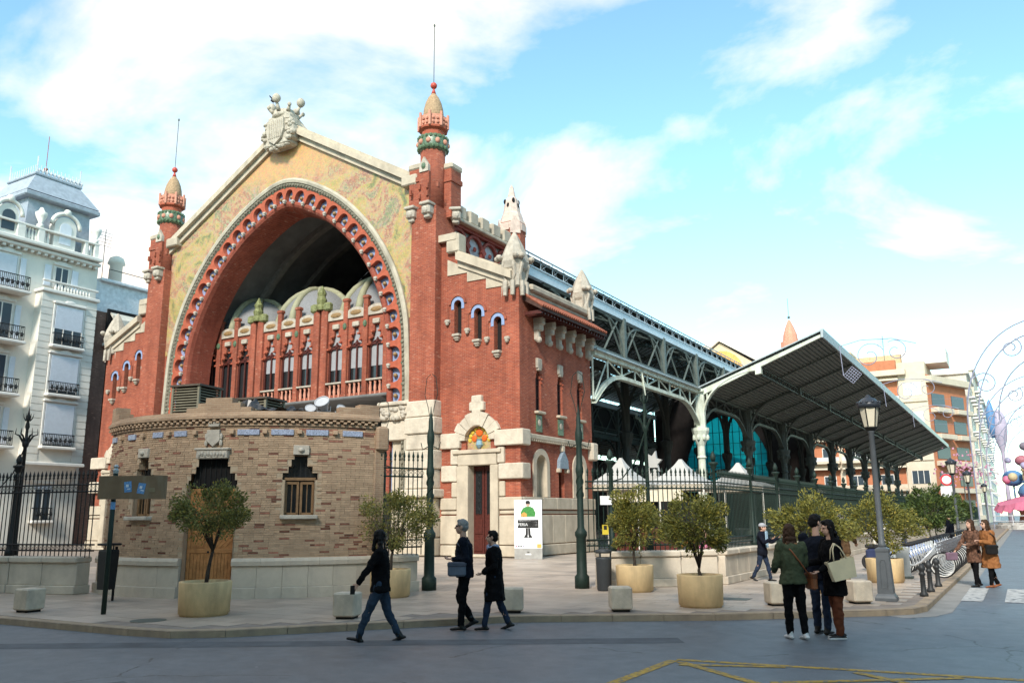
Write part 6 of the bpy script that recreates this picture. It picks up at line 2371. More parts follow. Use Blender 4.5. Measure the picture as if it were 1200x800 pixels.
MB().lathe((fx, fy, 3.9), [(1.5, 0), (1.7, .5), (1.4, 1.2), (.9, 1.6), (1.1, 1.7), (1.1, 1.9)], 16).build('blue_dome', blue_p, e, True)
kk = MB().lathe((fx, fy, 5.7), [(1.0, 0), (1.0, .2), (.2, .2)], 12)
for k in range(8):
    kk.tube([(fx + .85 * math.cos(k * math.pi / 4), fy + .85 * math.sin(k * math.pi / 4), 5.8), (fx + .85 * math.cos(k * math.pi / 4), fy + .85 * math.sin(k * math.pi / 4), 7.0)], .1, 6)
kk.lathe((fx, fy, 7.0), [(1.1, 0), (1.1, .2), (.8, .5), (.15, 1.1), (.02, 1.8)], 12)
kk.build('kiosk', yellow_p, e)
for (dx, dy, z, r, m_) in ((-2.0, 2, 6.2, 1.2, blue_p), (2.4, 1.5, 6.9, 1.3, lilac), (-.8, 3, 8.4, .8, mat('painted rose', (.40, .14, .17), .5)), (-.2, 3.0, 10.2, .7, mat('painted grey', (.22, .19, .22), .6))):
    MB().ball((fx + dx, fy + dy, z), (r, r, r * .85), 16, 10).tube([(fx + dx, fy + dy, 2.5), (fx + dx, fy + dy, z)], .12, 5).build('painted_ball', m_, e, True)
for k in range(9):
    a = rnd.uniform(0, 6.28)
    r = rnd.uniform(1.2, 3.8)
    MB().ball((fx + r * math.cos(a), fy + r * math.sin(a), rnd.uniform(4.3, 8.5)), rnd.uniform(.25, .55), 8, 6).build('bauble', rnd.choice((pink, blue_p, lilac, yellow_p, orange_w)), e, True)
MB().tube([(fx - 2.5, fy - 4.3, .5), (fx - 2.5, fy - 4.3, 1.7)], .05, 5).tube([(fx - 4.5, fy - 4.3, 1.6), (fx + 4.5, fy - 4.3, 1.6)], .05, 4).tube([(fx - 4.5, fy - 4.3, 1.0), (fx + 4.5, fy - 4.3, 1.0)], .04, 4).build('barrier', mat('pale metal', (.55, .56, .58), .5), e)
e = empty('lilac_festival_figure', (-1.6, 140, 0), 'tall lilac and blue balloon-shaped festival figure before the side-street houses', 'festival structure')
MB().lathe((-1.6, 140, 0), [(.4, 0), (.25, 6), (.25, 10.5), (.7, 12), (.95, 13.4), (.95, 14.8), (.65, 16), (.2, 16.6)], 16).build('balloon_body', mat('pale lilac paint', (.42, .37, .46), .5, .15, .6), e, True)
MB().lathe((-2.6, 139.5, 12.5), [(.2, 0), (.5, 1.5), (.6, 3.4), (.3, 5.0), (.05, 5.6)], 12).build('blue_lobe', blue_p, e, True)
# bare pink-blossomed festival garland tree
e = empty('pink_garland', (-5.2, 104, 0), 'hazy pink garlands hung above the far street lamps', 'garland')
gg = MB()
for k in range(150):
    x, y, z = rnd.gauss(-5.0, 1.3), 104 + rnd.gauss(0, 1.2), rnd.gauss(6.2, 1.0)
    gg.cbox((x, y, z), (rnd.uniform(.08, .2),) * 3, rnd.random())
gg.build('blossom', mat('dusty pink', (.52, .26, .36), .8), e, kind='stuff')
MB().tube([(-5.2, 104, 0), (-5.2, 104, 6)], .06, 5).build('support_pole', iron_grey, e)

wire_m = mat('light tube grey', (.30, .31, .40), .5)


def spiral(c, r0, turns, sgn, a0, n=26):
    return [(c[0] + sgn * r0 * (1 - .75 * k / n) * math.cos(a0 + turns * 2 * math.pi * k / n), c[1], c[2] + r0 * (1 - .75 * k / n) * math.sin(a0 + turns * 2 * math.pi * k / n)) for k in range(n + 1)]


def light_arch(x0, x1, y, zb, zt, label):
    """wire arch of festival lights hung across the street"""
    e = empty('light_arch', ((x0 + x1) / 2, y, 0), label, 'light arch', group='festival light arches over the street')
    xm, hw = (x0 + x1) / 2, (x1 - x0) / 2
    for k, (f, nm_) in enumerate(((1.0, 'outer_arc'), (.86, 'inner_arc'), (.62, 'low_arc'))):
        MB().tube([(xm + hw * f * math.cos(math.pi * q / 30), y, zb + (zt - zb) * f * math.sin(math.pi * q / 30)) for q in range(31)], .055, 4).build(nm_, wire_m, e)
    sc = MB()
    for s in (-1, 1):
        sc.tube(spiral((xm + s * hw * .74, y, zb + (zt - zb) * .38), hw * .16, 1.4, s, .5), .05, 4)
        sc.tube(spiral((xm + s * hw * .38, y, zb + (zt - zb) * .72), hw * .14, 1.4, s, 2.0), .05, 4)
    sc.build('scroll', wire_m, e)
    st_ = MB()
    for k in range(8):
        a, b_ = k * math.pi / 4, (k + 1) * math.pi / 4
        r0, r1 = (hw * .14, hw * .06) if k % 2 == 0 else (hw * .06, hw * .14)
        st_.tube([(xm + r0 * math.cos(a), y, zb + (zt - zb) * .93 + r0 * math.sin(a)), (xm + r1 * math.cos(b_), y, zb + (zt - zb) * .93 + r1 * math.sin(b_))], .03, 4)
    st_.build('star', wire_m, e)
    MB().tube([(x0 - 7, y, zt * .9), (x0, y, zt * .87), (x1, y, zt * .88), (x1 + 7, y, zt * .9)], .012, 3).build('span_wire', wire_m, e)
    for xx in (x0, x1):
        MB().tube([(xx, y, 0), (xx, y, zb)], .05, 4).build('mast', wire_m, e)


light_arch(-3.0, 8.5, 76.0, 9.0, 16.8, 'nearest and largest wire arch of festival lights over the street at right edge')
light_arch(-3.0, 8.3, 96.0, 8.5, 15.2, 'middle wire arch of festival lights over the side street')
light_arch(-3.2, 8.2, 118.0, 8.0, 14.5, 'farthest wire arch of festival lights over the side street')
for i, (y, zt) in enumerate(((62, 12.6), (84, 12.8), (108, 13.0))):
    e = empty('light_ornament', (-8.6, y, zt - 2.2), ('nearest', 'middle', 'farthest')[i] + ' white scroll of festival lights hanging by the canopy edge', 'light ornament', group='festival light scrolls by the canopy')
    sc = MB().tube(spiral((-8.0, y, zt), 1.0, 1.3, 1, .3), .03, 4).tube(spiral((-6.3, y, zt + .2), .8, 1.2, -1, 1.0), .03, 4)
    sc.tube([(-9.9, y, zt + .9), (-8.5, y, zt + 1.2), (-6.5, y, zt + 1.1), (-5.0, y, zt + .6)], .03, 4)
    sc.build('scroll', wire_m, e)
    dm = MB()
    for k in range(6 if i == 0 else 0):
        f = k / 5
        dm.tube([(-9.8 + .6 * f, y, zt - 1.2 - .6 * f), (-9.2 + .6 * f, y, zt - .6 - .6 * f)], .02, 4)
        dm.tube([(-9.8 + .6 * f, y, zt - 1.2 + .6 * f), (-9.2 + .6 * f, y, zt - 1.8 + .6 * f)], .02, 4)
    dm.tube([(-9.9, y, zt + .9), (-9.8, y, zt - 1.2)], .03, 4)
    dm.build('diamond', wire_m, e)

# ---- the houses across the junction, behind and beside the viewer: they shade the road and the pavilion
def opposite_house(label, x0, x1, y0, y1, h, wall, face):
    e = empty('opposite_house', ((x0 + x1) / 2, (y0 + y1) / 2, 0), label, 'building', group='houses across the junction')
    MB().box((x0, y0, 0), (x1, y1, h)).build('wall', wall, e)
    MB().bbox(((x0 + x1) / 2, (y0 + y1) / 2, h + .25), (x1 - x0 + .8, y1 - y0 + .8, .5), .08).build('cornice', wb_trim, e)
    n = int(((x1 - x0) if face == 'y' else (y1 - y0)) / 4)
    for i in range(int(h / 3.7)):
        z = 1.2 + i * 3.6
        for k in range(n):
            t = (k + .5) / n
            if face == 'y':
                x = x0 + (x1 - x0) * t
                w = MB().box((x - .7, y1 - .05, z), (x + .7, y1 + .06, z + 2.2)).build('window', sky_glass, e)
                MB().bbox((x, y1 + .35, z - .12), (2.2, .8, .2), .03).build('balcony_slab', wb_trim, w)
            else:
                y = y0 + (y1 - y0) * t
                w = MB().box((x0 - .06, y - .7, z), (x0 + .05, y + .7, z + 2.2)).build('window', sky_glass, e)
                MB().bbox((x0 - .35, y, z - .12), (.8, 2.2, .2), .03).build('balcony_slab', wb_trim, w)


sand = mat('sand render', (.50, .43, .33), .85)
for i, (x0, x1, h, m_) in enumerate(((-64, -40, 23, cream_w), (-39.9, -16, 24.5, sand), (-15.9, 9, 23.5, cream_w), (9.1, 32, 24.5, sand))):
    opposite_house(('first', 'second', 'third', 'fourth')[i] + ' plastered house from the left in the row behind the viewer', x0, x1, -30, -14, h, m_, 'y')
for i, (y0, y1, h, m_) in enumerate(((4, 34, 23, sand), (34.1, 66, 25, cream_w), (66.1, 104, 23, sand), (104.1, 150, 24, cream_w))):
    opposite_house(('nearest', 'second', 'third', 'farthest')[i] + ' plastered house along the right side of the side street', 24, 40, y0, y1, h, m_, 'x')

# ================================================================ street furniture
tub_m = mat('cream concrete tub', (.70, .51, .275), .8, .1, 2.5, .3, 40, stain=((.26, .19, .12), 2.6, .65))
cube_m = mat('pale concrete cube', (.54, .46, .36), .85, .15, 5, .4, 40, stain=((.22, .2, .18), 4.0, .5))
soil = mat('dark soil', (.05, .035, .025), .95)
bark = mat('grey brown bark', (.055, .042, .032), .9, .3, 12, .6, 40)


def leaf_mat(name, c):
    m, N, L, b = nt(name)
    g = N.new('ShaderNodeNewGeometry')
    r = N.new('ShaderNodeValToRGB')
    e = r.color_ramp.elements
    e[0].color = (c[0] * .45, c[1] * .5, c[2] * .5, 1)
    e[1].color = (c[0] * 2.0, c[1] * 1.5, c[2] * 1.0, 1)
    x = e.new(.55)
    x.color = (*c, 1)
    x = e.new(.86)
    x.color = (c[0] * 1.35, c[1] * 1.25, c[2], 1)
    L.new(g.outputs['Random Per Island'], r.inputs[0])
    L.new(r.outputs[0], b.inputs['Base Color'])
    b.inputs['Roughness'].default_value = .55
    b.inputs['Specular IOR Level'].default_value = .35
    tl = N.new('ShaderNodeBsdfTranslucent')
    L.new(r.outputs[0], tl.inputs['Color'])
    mx = N.new('ShaderNodeMixShader')
    mx.inputs['Fac'].default_value = .22
    L.new(b.outputs[0], mx.inputs[1])
    L.new(tl.outputs[0], mx.inputs[2])
    L.new(mx.outputs[0], N['Material Output'].inputs['Surface'])
    return m


leaf_y = leaf_mat('orange tree leaves', (.18, .18, .042))
leaf_g = leaf_mat('dark green leaves', (.065, .10, .025))
leaf_s = leaf_mat('sparse tree leaves', (.20, .20, .062))


def tub(x, y, label, r=.43, h=.60, sx=1.0):
    e = empty('planter_tub', (x, y, PAVE_Z), label, 'planter', group='cream tree tubs on the pavement')
    MB().lathe((x, y, PAVE_Z), [(r * .9, 0), (r * .9, .03), (r * .96, .035), (r, h - .02), (r * .99, h), (r * .86, h), (r * .85, h - .08), (.01, h - .08)], 32).build('tub', tub_m, e, True)
    MB().lathe((x, y, PAVE_Z + h - .1), [(r * .85, 0), (r * .8, .045), (.01, .06)], 20).build('soil', soil, e)
    return e


def orange_tree(x, y, z0, h_trunk, cz, rx, ry, rz, label, leaf, n=2600, size=.055, lean=(0, 0), sparse=0.0, seed=1):
    rg_ = random.Random(seed)
    e = empty('orange_tree', (x, y, z0), label, 'tree', group='small trees in the tubs')
    tr = MB()
    top = (x + lean[0], y + lean[1], z0 + h_trunk)
    tr.tube([(x, y, z0 - .1), (x + lean[0] * .25 + .012, y, z0 + h_trunk * .35), (x + lean[0] * .7 - .01, y + lean[1] * .7, z0 + h_trunk * .75), top], [.042, .036, .03, .026], 7)
    tips = []
    for k in range(7):
        a = 2 * math.pi * k / 7 + rg_.uniform(-.3, .3)
        el = rg_.uniform(.3, 1.25)
        L_ = rg_.uniform(.5, .85)
        p = (top[0] + rx * L_ * math.cos(a) * math.cos(el), top[1] + ry * L_ * math.sin(a) * math.cos(el), cz + rz * L_ * (math.sin(el) - .45))
        mid = tuple((top[i] + p[i]) / 2 + (0, 0, .03)[i] for i in range(3))
        tr.tube([top, mid, p], [.024, .015, .005], 5)
        tips.append(p)
        for q in range(3):
            b_ = tuple(mid[i] + (p[i] - mid[i]) * rg_.random() for i in range(3))
            t_ = (b_[0] + rg_.uniform(-.3, .3) * rx, b_[1] + rg_.uniform(-.3, .3) * ry, b_[2] + rg_.uniform(-.1, .35) * rz)
            tr.tube([b_, t_], [.008, .003], 4)
    tr.build('trunk', bark, e, True)
    # leaf clumps spread through the crown
    clumps = []
    nc = 38
    for k in range(nc):
        while True:
            v = Vector((rg_.uniform(-1, 1), rg_.uniform(-1, 1), rg_.uniform(-1, 1)))
            if .25 < v.length < 1:
                break
        v = v.normalized() * (v.length ** .55)
        s_ = rg_.uniform(.72, 1.22)
        clumps.append((Vector((top[0] + v.x * rx * s_, top[1] + v.y * ry * s_, cz + v.z * rz * s_ * (1 if v.z > 0 else .8))), rg_.uniform(.10, .25) * (rx + rz) / 1.15))
    lv = MB()
    for k in range(n):
        c, r_ = rg_.choice(clumps)
        while True:
            v = Vector((rg_.uniform(-1, 1), rg_.uniform(-1, 1), rg_.uniform(-1, 1)))
            if v.length < 1:
                break
        p = c + v * r_
        if sparse and rg_.random() < sparse * (.4 + .6 * abs(v.length)):
            continue
        out = (p - Vector((top[0], top[1], cz - .1))).normalized()
        d = (out + Vector((rg_.uniform(-.8, .8), rg_.uniform(-.8, .8), rg_.uniform(-.7, .9)))).normalized()
        w = d.cross(Vector((rg_.uniform(-1, 1), rg_.uniform(-1, 1), rg_.uniform(-1, 1)))).normalized()
        L_ = size * rg_.uniform(.7, 1.35)
        W_ = L_ * .42
        nn = d.cross(w)
        lv.add([p - d * L_, p + w * W_ + nn * W_ * .3, p + d * L_, p - w * W_ + nn * W_ * .3], [(0, 1, 2), (0, 2, 3)])
    lv.build('crown', leaf, e)
    return e


TZ = PAVE_Z + .52
tub(-13.15, 10.95, 'cream concrete tub with leaning tree before the wooden pavilion door', .47, .60)
orange_tree(-13.15, 10.95, TZ, .62, 1.95, .80, .72, .48, 'sparse dark-stemmed tree growing in the tub before the pavilion door', leaf_s, 9500, .030, (.08, .05), .25, 3)
tub(-12.35, 15.35, 'cream concrete tub by the pavilion corner, half hidden by the woman in black', .46)
orange_tree(-12.35, 15.35, TZ, .45, 1.72, .84, .8, .62, 'broad bushy tree in the tub by the green gate post', leaf_s, 8500, .032, (0, .05), .2, 4)
tub(-8.0, 19.0, 'cream concrete tub just right of the grey litter bin', .44)
orange_tree(-8.0, 19.0, TZ, .42, 1.66, .62, .62, .62, 'rounded yellowish orange tree right of the grey litter bin', leaf_y, 9500, .033, (0, 0), 0, 5)
tub(-5.55, 16.4, 'large cream concrete tub nearest the kerb in the middle right', .44)
orange_tree(-5.55, 16.4, TZ, .2, 1.66, .72, .66, .52, 'orange tree with forked dark stems in the tub nearest the kerb', leaf_y, 9000, .032, (0, 0), .05, 6)
tub(-3.25, 24.3, 'cream concrete tub behind the near street lamp', .46)
orange_tree(-3.25, 24.3, TZ, .45, 1.62, .92, .8, .62, 'spreading yellowish tree behind the near street lamp', leaf_y, 8500, .036, (-.1, 0), .1, 7)
tub(-3.95, 20.6, 'cream concrete tub hidden behind the three chatting people', .44)
orange_tree(-3.95, 20.6, TZ, .5, 1.62, .86, .8, .50, 'yellowish tree crown above the three chatting people', leaf_y, 8500, .035, (-.35, .2), .05, 8)
for i, (x, y) in enumerate(((-3.6, 41.5), (-3.9, 48), (-3.7, 56), (-3.9, 64))):
    pos = ('just behind the second street lamp', 'second in the row behind the parked bicycles', 'third in the row behind the parked bicycles', 'last in the row behind the parked bicycles')[i]
    tub(x, y, 'small far cream tub ' + pos, .46)
    orange_tree(x, y, TZ, .5, 2.0, 1.15, 1.1, .85, 'dark green tree ' + pos, leaf_g, 2200, .085, (0, 0), 0, 20 + i)

for i, (x, y, rz, lb) in enumerate(((-16.7, 9.75, .1, 'pale concrete cube at the far left of the kerb'),
                                    (-10.4, 11.75, .35, 'pale concrete cube left of the walking woman in black'),
                                    (-8.3, 13.9, .5, 'pale concrete cube half hidden behind the walking couple'),
                                    (-6.6, 14.95, .55, 'pale concrete cube in front of the gap between the two round orange trees'),
                                    (-4.3, 17.25, .6, 'pale concrete cube left of the woman in the green jumper'),
                                    (-2.98, 18.35, .65, 'pale concrete cube just left of the near street lamp base'))):
    e = empty('concrete_cube', (x, y, PAVE_Z), lb, 'bollard', rz, 'pale concrete cubes along the kerb')
    MB().bbox((0, 0, .24), (.40, .40, .40), .025).build('block', cube_m, e, world=False)
    MB().bbox((0, 0, .025), (.30, .30, .05), .005).build('recessed_foot', black_in, e, world=False)

# cast iron bollards at the corner
for i, (x, y, lb) in enumerate(((-2.02, 20.5, 'nearest'), (-1.99, 21.7, 'middle'), (-1.96, 23.3, 'farthest'))):
    e = empty('iron_bollard', (x, y, PAVE_Z), lb + ' of three dark iron bollards at the kerb corner', 'bollard', group='dark iron bollards')
    MB().lathe((x, y, PAVE_Z), [(.085, 0), (.085, .05), (.055, .09), (.048, .42), (.07, .44), (.07, .47), (.05, .49), (.05, .52), (.075, .55), (.075, .6), (.04, .66), (.005, .68)], 14).build('shaft', mat('bollard iron', (.028, .03, .032), .5), e, True)
    MB().lathe((x, y, PAVE_Z + .3), [(.053, 0), (.056, .01), (.053, .02)], 14).build('ring', iron_black, e)

# street lamps
lamp_post = mat('grey cast iron', (.095, .105, .115), .45, .15, 4, .1, 50, spec=.5)
lamp_glass = mat('milky lamp glass', (.60, .54, .42), .35, .06, 5)
for i, (y, sc, lb) in enumerate(((19.15, 1, 'nearest grey street lamp with square foot and milky lantern'), (43, 1, 'second grey street lamp rising behind the parked bicycles'), (55.5, 1, 'third grey street lamp farther down the kerb'), (80, 1, 'farthest grey street lamp near the festival figures'))):
    x = -2.58
    e = empty('street_lamp', (x, y, PAVE_Z), lb, 'street lamp', group='street lamps along the kerb')
    ft = MB()
    for (w0, z0), (w1, z1) in zip([(.40, 0), (.40, .06), (.36, .1), (.30, .14), (.24, .95), (.26, .98), (.26, 1.02)], [(.40, .06), (.36, .1), (.30, .14), (.24, .95), (.26, .98), (.26, 1.02), (.12, 1.06)]):
        A = [(x + sx * w0 / 2, y + sy * w0 / 2, PAVE_Z + z0) for sx, sy in ((-1, -1), (1, -1), (1, 1), (-1, 1))]
        B_ = [(x + sx * w1 / 2, y + sy * w1 / 2, PAVE_Z + z1) for sx, sy in ((-1, -1), (1, -1), (1, 1), (-1, 1))]
        ft.strip(A, B_, True)
    for q in range(4):
        a = q * math.pi / 2
        ring = [(-.06, .25), (.06, .25), (.055, .72), (.03, .8), (-.03, .8), (-.055, .72), (-.06, .25)]
        ft.tube([(x + math.cos(a) * (.152 - .034 * zz) - math.sin(a) * u_, y + math.sin(a) * (.152 - .034 * zz) + math.cos(a) * u_, PAVE_Z + zz) for u_, zz in ring], .01, 4)
    ft.build('square_foot', lamp_post, e)
    MB().lathe((x, y, PAVE_Z + 1.05), [(.07, 0), (.08, .05), (.062, .1), (.056, 2.35), (.07, 2.36), (.07, 2.4), (.05, 2.42)], 14).build('pole', lamp_post, e, True)
    MB().lathe((x, y, PAVE_Z + 3.47), [(.09, 0), (.13, .06), (.2, .46), (.19, .46)], 6, rz=.3).build('lantern_glass', lamp_glass, e)
    br = MB()
    for k in range(6):
        a = .3 + k * math.pi / 3
        br.tube([(x + .132 * math.cos(a), y + .132 * math.sin(a), PAVE_Z + 3.52), (x + .205 * math.cos(a), y + .205 * math.sin(a), PAVE_Z + 3.94)], .012, 4)
    br.lathe((x, y, PAVE_Z + 3.42), [(.06, 0), (.11, .05), (.14, .09), (.1, .1)], 12)
    br.build('lantern_frame', iron_black, e)
    cap = MB().lathe((x, y, PAVE_Z + 3.92), [(.22, 0), (.235, .05), (.235, .09), (.2, .13), (.13, .2), (.05, .235), (.05, .26), (.005, .29)], 18)
    for k in range(12):
        a = k * math.pi / 6
        cap.ball((x + .22 * math.cos(a), y + .22 * math.sin(a), PAVE_Z + 4.03), (.035, .035, .03), 6, 4)
    cap.build('lantern_cap', mat('blue black enamel', (.03, .035, .045), .35), e, True)

# sign post with blank brown board and stickers, bin on it
e = empty('sign_post', (-14.95, 10.15, PAVE_Z), 'dark green pole with faded brown board and blue stickers', 'sign')
MB().tube([(-14.95, 10.15, PAVE_Z), (-14.95, 10.15, 2.72)], .045, 10).build('pole', iron_green, e, True)
MB().lathe((-14.95, 10.15, 2.70), [(.05, 0), (.055, .06), (.03, .1), (.05, .13), (.02, .17)], 10).build('pole_cap', zinc, e)
ang = math.atan2(.51, .86)
Ms = Matrix.Rotation(ang, 3, 'Z')


def sp_(x, z, d=0.0):
    v = Ms @ Vector((x, d, 0))
    return (-14.95 + v.x, 10.15 + v.y, z)


MB().cbox(sp_(.38, 2.43, -.07), (1.30, .04, .44), ang).build('board', mat('faded brown board', (.20, .135, .08), .6, .15, 3, stain=((.3, .27, .2), 6.0, .35)), e)
stk = mat('blue sticker', (.14, .30, .55), .5, .3, 40)
stw = mat('white sticker print', (.7, .72, .75), .5)
for (x, z, r) in ((.30, 2.44, -.1), (.56, 2.41, .15)):
    m_r = Ms @ Matrix.Rotation(r, 3, 'Y')
    so_ = MB().cbox(sp_(x, z, -.093), (.14, .005, .2), m=m_r).build('sticker', stk, e)
    MB().cbox(sp_(x - .01, z + .02, -.0975), (.05, .003, .05), m=m_r).cbox(sp_(x + .02, z - .04, -.0975), (.06, .003, .02), m=m_r).build('sticker_print', stw, so_)
MB().cbox(sp_(.76, 2.38, -.092), (.12, .004, .08), ang).build('sticker_remains', mat('torn paper', (.25, .2, .12), .8), e)
MB().lathe((-14.95, 10.15, 2.02), [(.047, 0), (.047, .14)], 10).build('pole_sticker', stk, e)
e = empty('litter_bin', (-17.3, 11.75, PAVE_Z), 'black litter bin hanging on a post beside the sign pole', 'litter bin')
bb_ = MB()
for (w0, z0), (w1, z1) in zip([(.26, .25), (.30, .95), (.30, 1.05)], [(.30, .95), (.30, 1.05), (.27, 1.09)]):
    A = [(-17.3 + sx * w0 / 2, 11.75 + sy * w0 / 2, PAVE_Z + z0) for sx, sy in ((-1, -1), (1, -1), (1, 1), (-1, 1))]
    B_ = [(-17.3 + sx * w1 / 2, 11.75 + sy * w1 / 2, PAVE_Z + z1) for sx, sy in ((-1, -1), (1, -1), (1, 1), (-1, 1))]
    bb_.strip(A, B_, True)
bb_.add([(-17.3 + sx * .13, 11.75 + sy * .13, PAVE_Z + .25) for sx, sy in ((-1, -1), (1, -1), (1, 1), (-1, 1))], [(0, 1, 2, 3)])
bb_.build('body', iron_black, e)
MB().bbox((-17.3, 11.75, PAVE_Z + 1.2), (.36, .36, .05), .015).tube([(-17.15, 11.75, PAVE_Z + 1.05), (-17.15, 11.75, PAVE_Z + 1.2)], .015, 4).tube([(-17.45, 11.75, PAVE_Z + 1.05), (-17.45, 11.75, PAVE_Z + 1.2)], .015, 4).build('rain_cover', iron_black, e)
MB().tube([(-17.3, 11.93, PAVE_Z), (-17.3, 11.93, PAVE_Z + 1.15)], .03, 6).build('post', iron_black, e)
e = empty('litter_bin', (-8.72, 18.85, PAVE_Z), 'grey cylindrical litter bin beside the tall green gate post', 'litter bin')
gm = mat('grey plastic', (.045, .05, .055), .5, .1, 4)
MB().lathe((-8.72, 18.85, PAVE_Z), [(.15, 0), (.17, .03), (.185, .7), (.19, .72), (.19, .76), (.15, .77)], 18).build('body', gm, e, True)
MB().lathe((-8.72, 18.85, PAVE_Z + .86), [(.185, 0), (.2, .03), (.19, .08), (.02, .1)], 18).build('lid', gm, e, True)
lgs = MB()
for k in range(3):
    a = k * 2.09 + .4
    lgs.tube([(-8.72 + .16 * math.cos(a), 18.85 + .16 * math.sin(a), PAVE_Z + .74), (-8.72 + .17 * math.cos(a), 18.85 + .17 * math.sin(a), PAVE_Z + .88)], .02, 4)
lgs.build('lid_post', gm, e)

# poster board leaning at the market corner
pbx, pby = -18.15, 31.75
pa = math.atan2(.30, .95)
Mp = Matrix.Rotation(pa, 3, 'Z')


def pp_(x, z, d=0.0):
    v = Mp @ Vector((x, d, 0))
    return (pbx + v.x, pby + v.y, PAVE_Z + z)


e = empty('poster_board', (pbx, pby, PAVE_Z), 'white poster board of a person in a green jumper at the corner', 'poster')
MB().cbox(pp_(0, .22), (1.2, .1, .44), pa).build('grey_base', mat('grey base panel', (.33, .32, .30), .7), e)
MB().cbox(pp_(0, 1.45), (1.2, .08, 2.02), pa).build('white_panel', mat('poster white', (.78, .78, .80), .6, .02), e)
ink = mat('poster black ink', (.02, .02, .02), .6)


def flat(poly_, d, m, name):
    MB().prism(poly_, lambda a, b, q: pp_(a, b, q), d - .003, d).build(name, m, e)


gr_ = mat('poster green', (.05, .22, .05), .6, .3, 20)
flat([(-.30, 1.75), (.30, 1.75), (.33, 1.9), (.24, 2.10), (.1, 2.17), (-.08, 2.17), (-.22, 2.10), (-.32, 1.92)], -.043, gr_, 'printed_jumper')
flat([(.0 + .085 * math.cos(k * .63), 2.27 + .11 * math.sin(k * .63)) for k in range(10)], -.044, mat('poster skin', (.5, .34, .26), .6), 'printed_face')
flat([(-.09, 2.28), (.09, 2.28), (.1, 2.36), (.05, 2.42), (-.06, 2.42), (-.1, 2.36)], -.0465, ink, 'printed_hair')
flat([(-.28, 1.74), (-.05, 1.74), (-.04, 1.86), (-.16, 1.95), (-.3, 1.86)], -.0475, mat('poster vegetables', (.55, .30, .08), .6, .5, 25), 'printed_vegetables')
flat([(-.45, 1.28), (.45, 1.28), (.45, 1.62), (-.45, 1.62)], -.043, ink, 'printed_banner')
for s in (-1, 1):
    flat([(s * .06 - .05, .98), (s * .06 + .05, .98), (s * .05 + .04, 1.27), (s * .05 - .05, 1.27)], -.043, ink, 'printed_leg')
    flat([(s * .10 - .09, .88), (s * .10 + .09, .88), (s * .08 + .05, .99), (s * .08 - .05, .99)], -.0445, ink, 'printed_shoe')
flat([(.38, .46), (.57, .46), (.57, .62), (.38, .62)], -.043, mat('poster ochre', (.6, .4, .1), .6), 'printed_logo')
for k in range(4):
    flat([(-.54 + k * .1, .5), (-.48 + k * .1, .5), (-.48 + k * .1, .56), (-.54 + k * .1, .56)], -.043, (pink, ink, ink, lilac)[k], 'printed_logo')


def text(body, size, pos, rot, m, parent, name, extr=.001):
    cu = bpy.data.curves.new(name, 'FONT')
    cu.body = body
    cu.size = size
    cu.align_x = 'CENTER'
    cu.align_y = 'CENTER'
    cu.extrude = extr
    cu.materials.append(m)
    o = bpy.data.objects.new(name, cu)
    col.objects.link(o)
    o.parent = parent
    o.location = Vector(pos) - wloc(parent)
    o.rotation_euler = rot
    bpy.context.view_layer.update()
    me = bpy.data.meshes.new_from_object(o.evaluated_get(bpy.context.evaluated_depsgraph_get()))
    me.materials.clear()
    me.materials.append(m)
    n = bpy.data.objects.new(name, me)
    col.objects.link(n)
    n.parent = parent
    n.location = o.location
    n.rotation_euler = rot
    bpy.data.objects.remove(o)
    return n


wht = mat('print white', (.75, .75, .75), .6)
text('FERIA', .17, pp_(-.22, 1.42, -.047), (math.pi / 2, 0, pa), wht, e, 'poster_title')
for k in range(3):
    MB().cbox(pp_(.22, 1.38 + k * .07, -.0445), (.36, .003, .025), pa).build('poster_text_line', wht, e)
MB().cbox(pp_(0, 1.585, -.0445), (.82, .003, .03), pa).build('poster_text_line', wht, e)
MB().cbox(pp_(-.0, .2, -.054), (.25, .004, .05), pa).lathe(pp_(0, .3, -.05), [(.0, 0), (.06, .0)], 8).build('base_emblem', wht, e)

# notices on the fence
e = empty('fence_notice', (-9.0, 19.75, 1.5), 'small yellow notice fixed low on the green fence by the gate post', 'sign')
for (nm_, x, y, z, w, h, m_) in (('yellow_plate', -9.05, 19.72, 1.5, .16, .24, mat('notice yellow', (.62, .48, .05), .5)),):
    MB().cbox((x, y, z), (w, .015, h), .7).build(nm_, m_, e)
    MB().cbox((x + .006, y - .012, z + .05), (.08, .004, .1), .7).build('printed_camera', ink, e)
e2 = empty('fence_notice', (-8.98, 19.82, 2.2), 'plain white notice fixed high on the green fence by the gate post', 'sign')
MB().cbox((-9.02, 19.74, 2.22), (.3, .015, .22), .7).build('white_plate', wht, e2)

# ---- hire bicycles
silver = mat('silver bike paint', (.52, .54, .56), .3, .08, 4, metal=.5)
bike_blue = mat('blue white bike panel', (.30, .38, .60), .4, .3, 9)
rubber = mat('rubber', (.018, .018, .02), .7)


def torus_pts(c, r, n=20):
    return [(c[0] + r * math.cos(2 * math.pi * k / n), c[1], c[2] + r * math.sin(2 * math.pi * k / n)) for k in range(n + 1)]


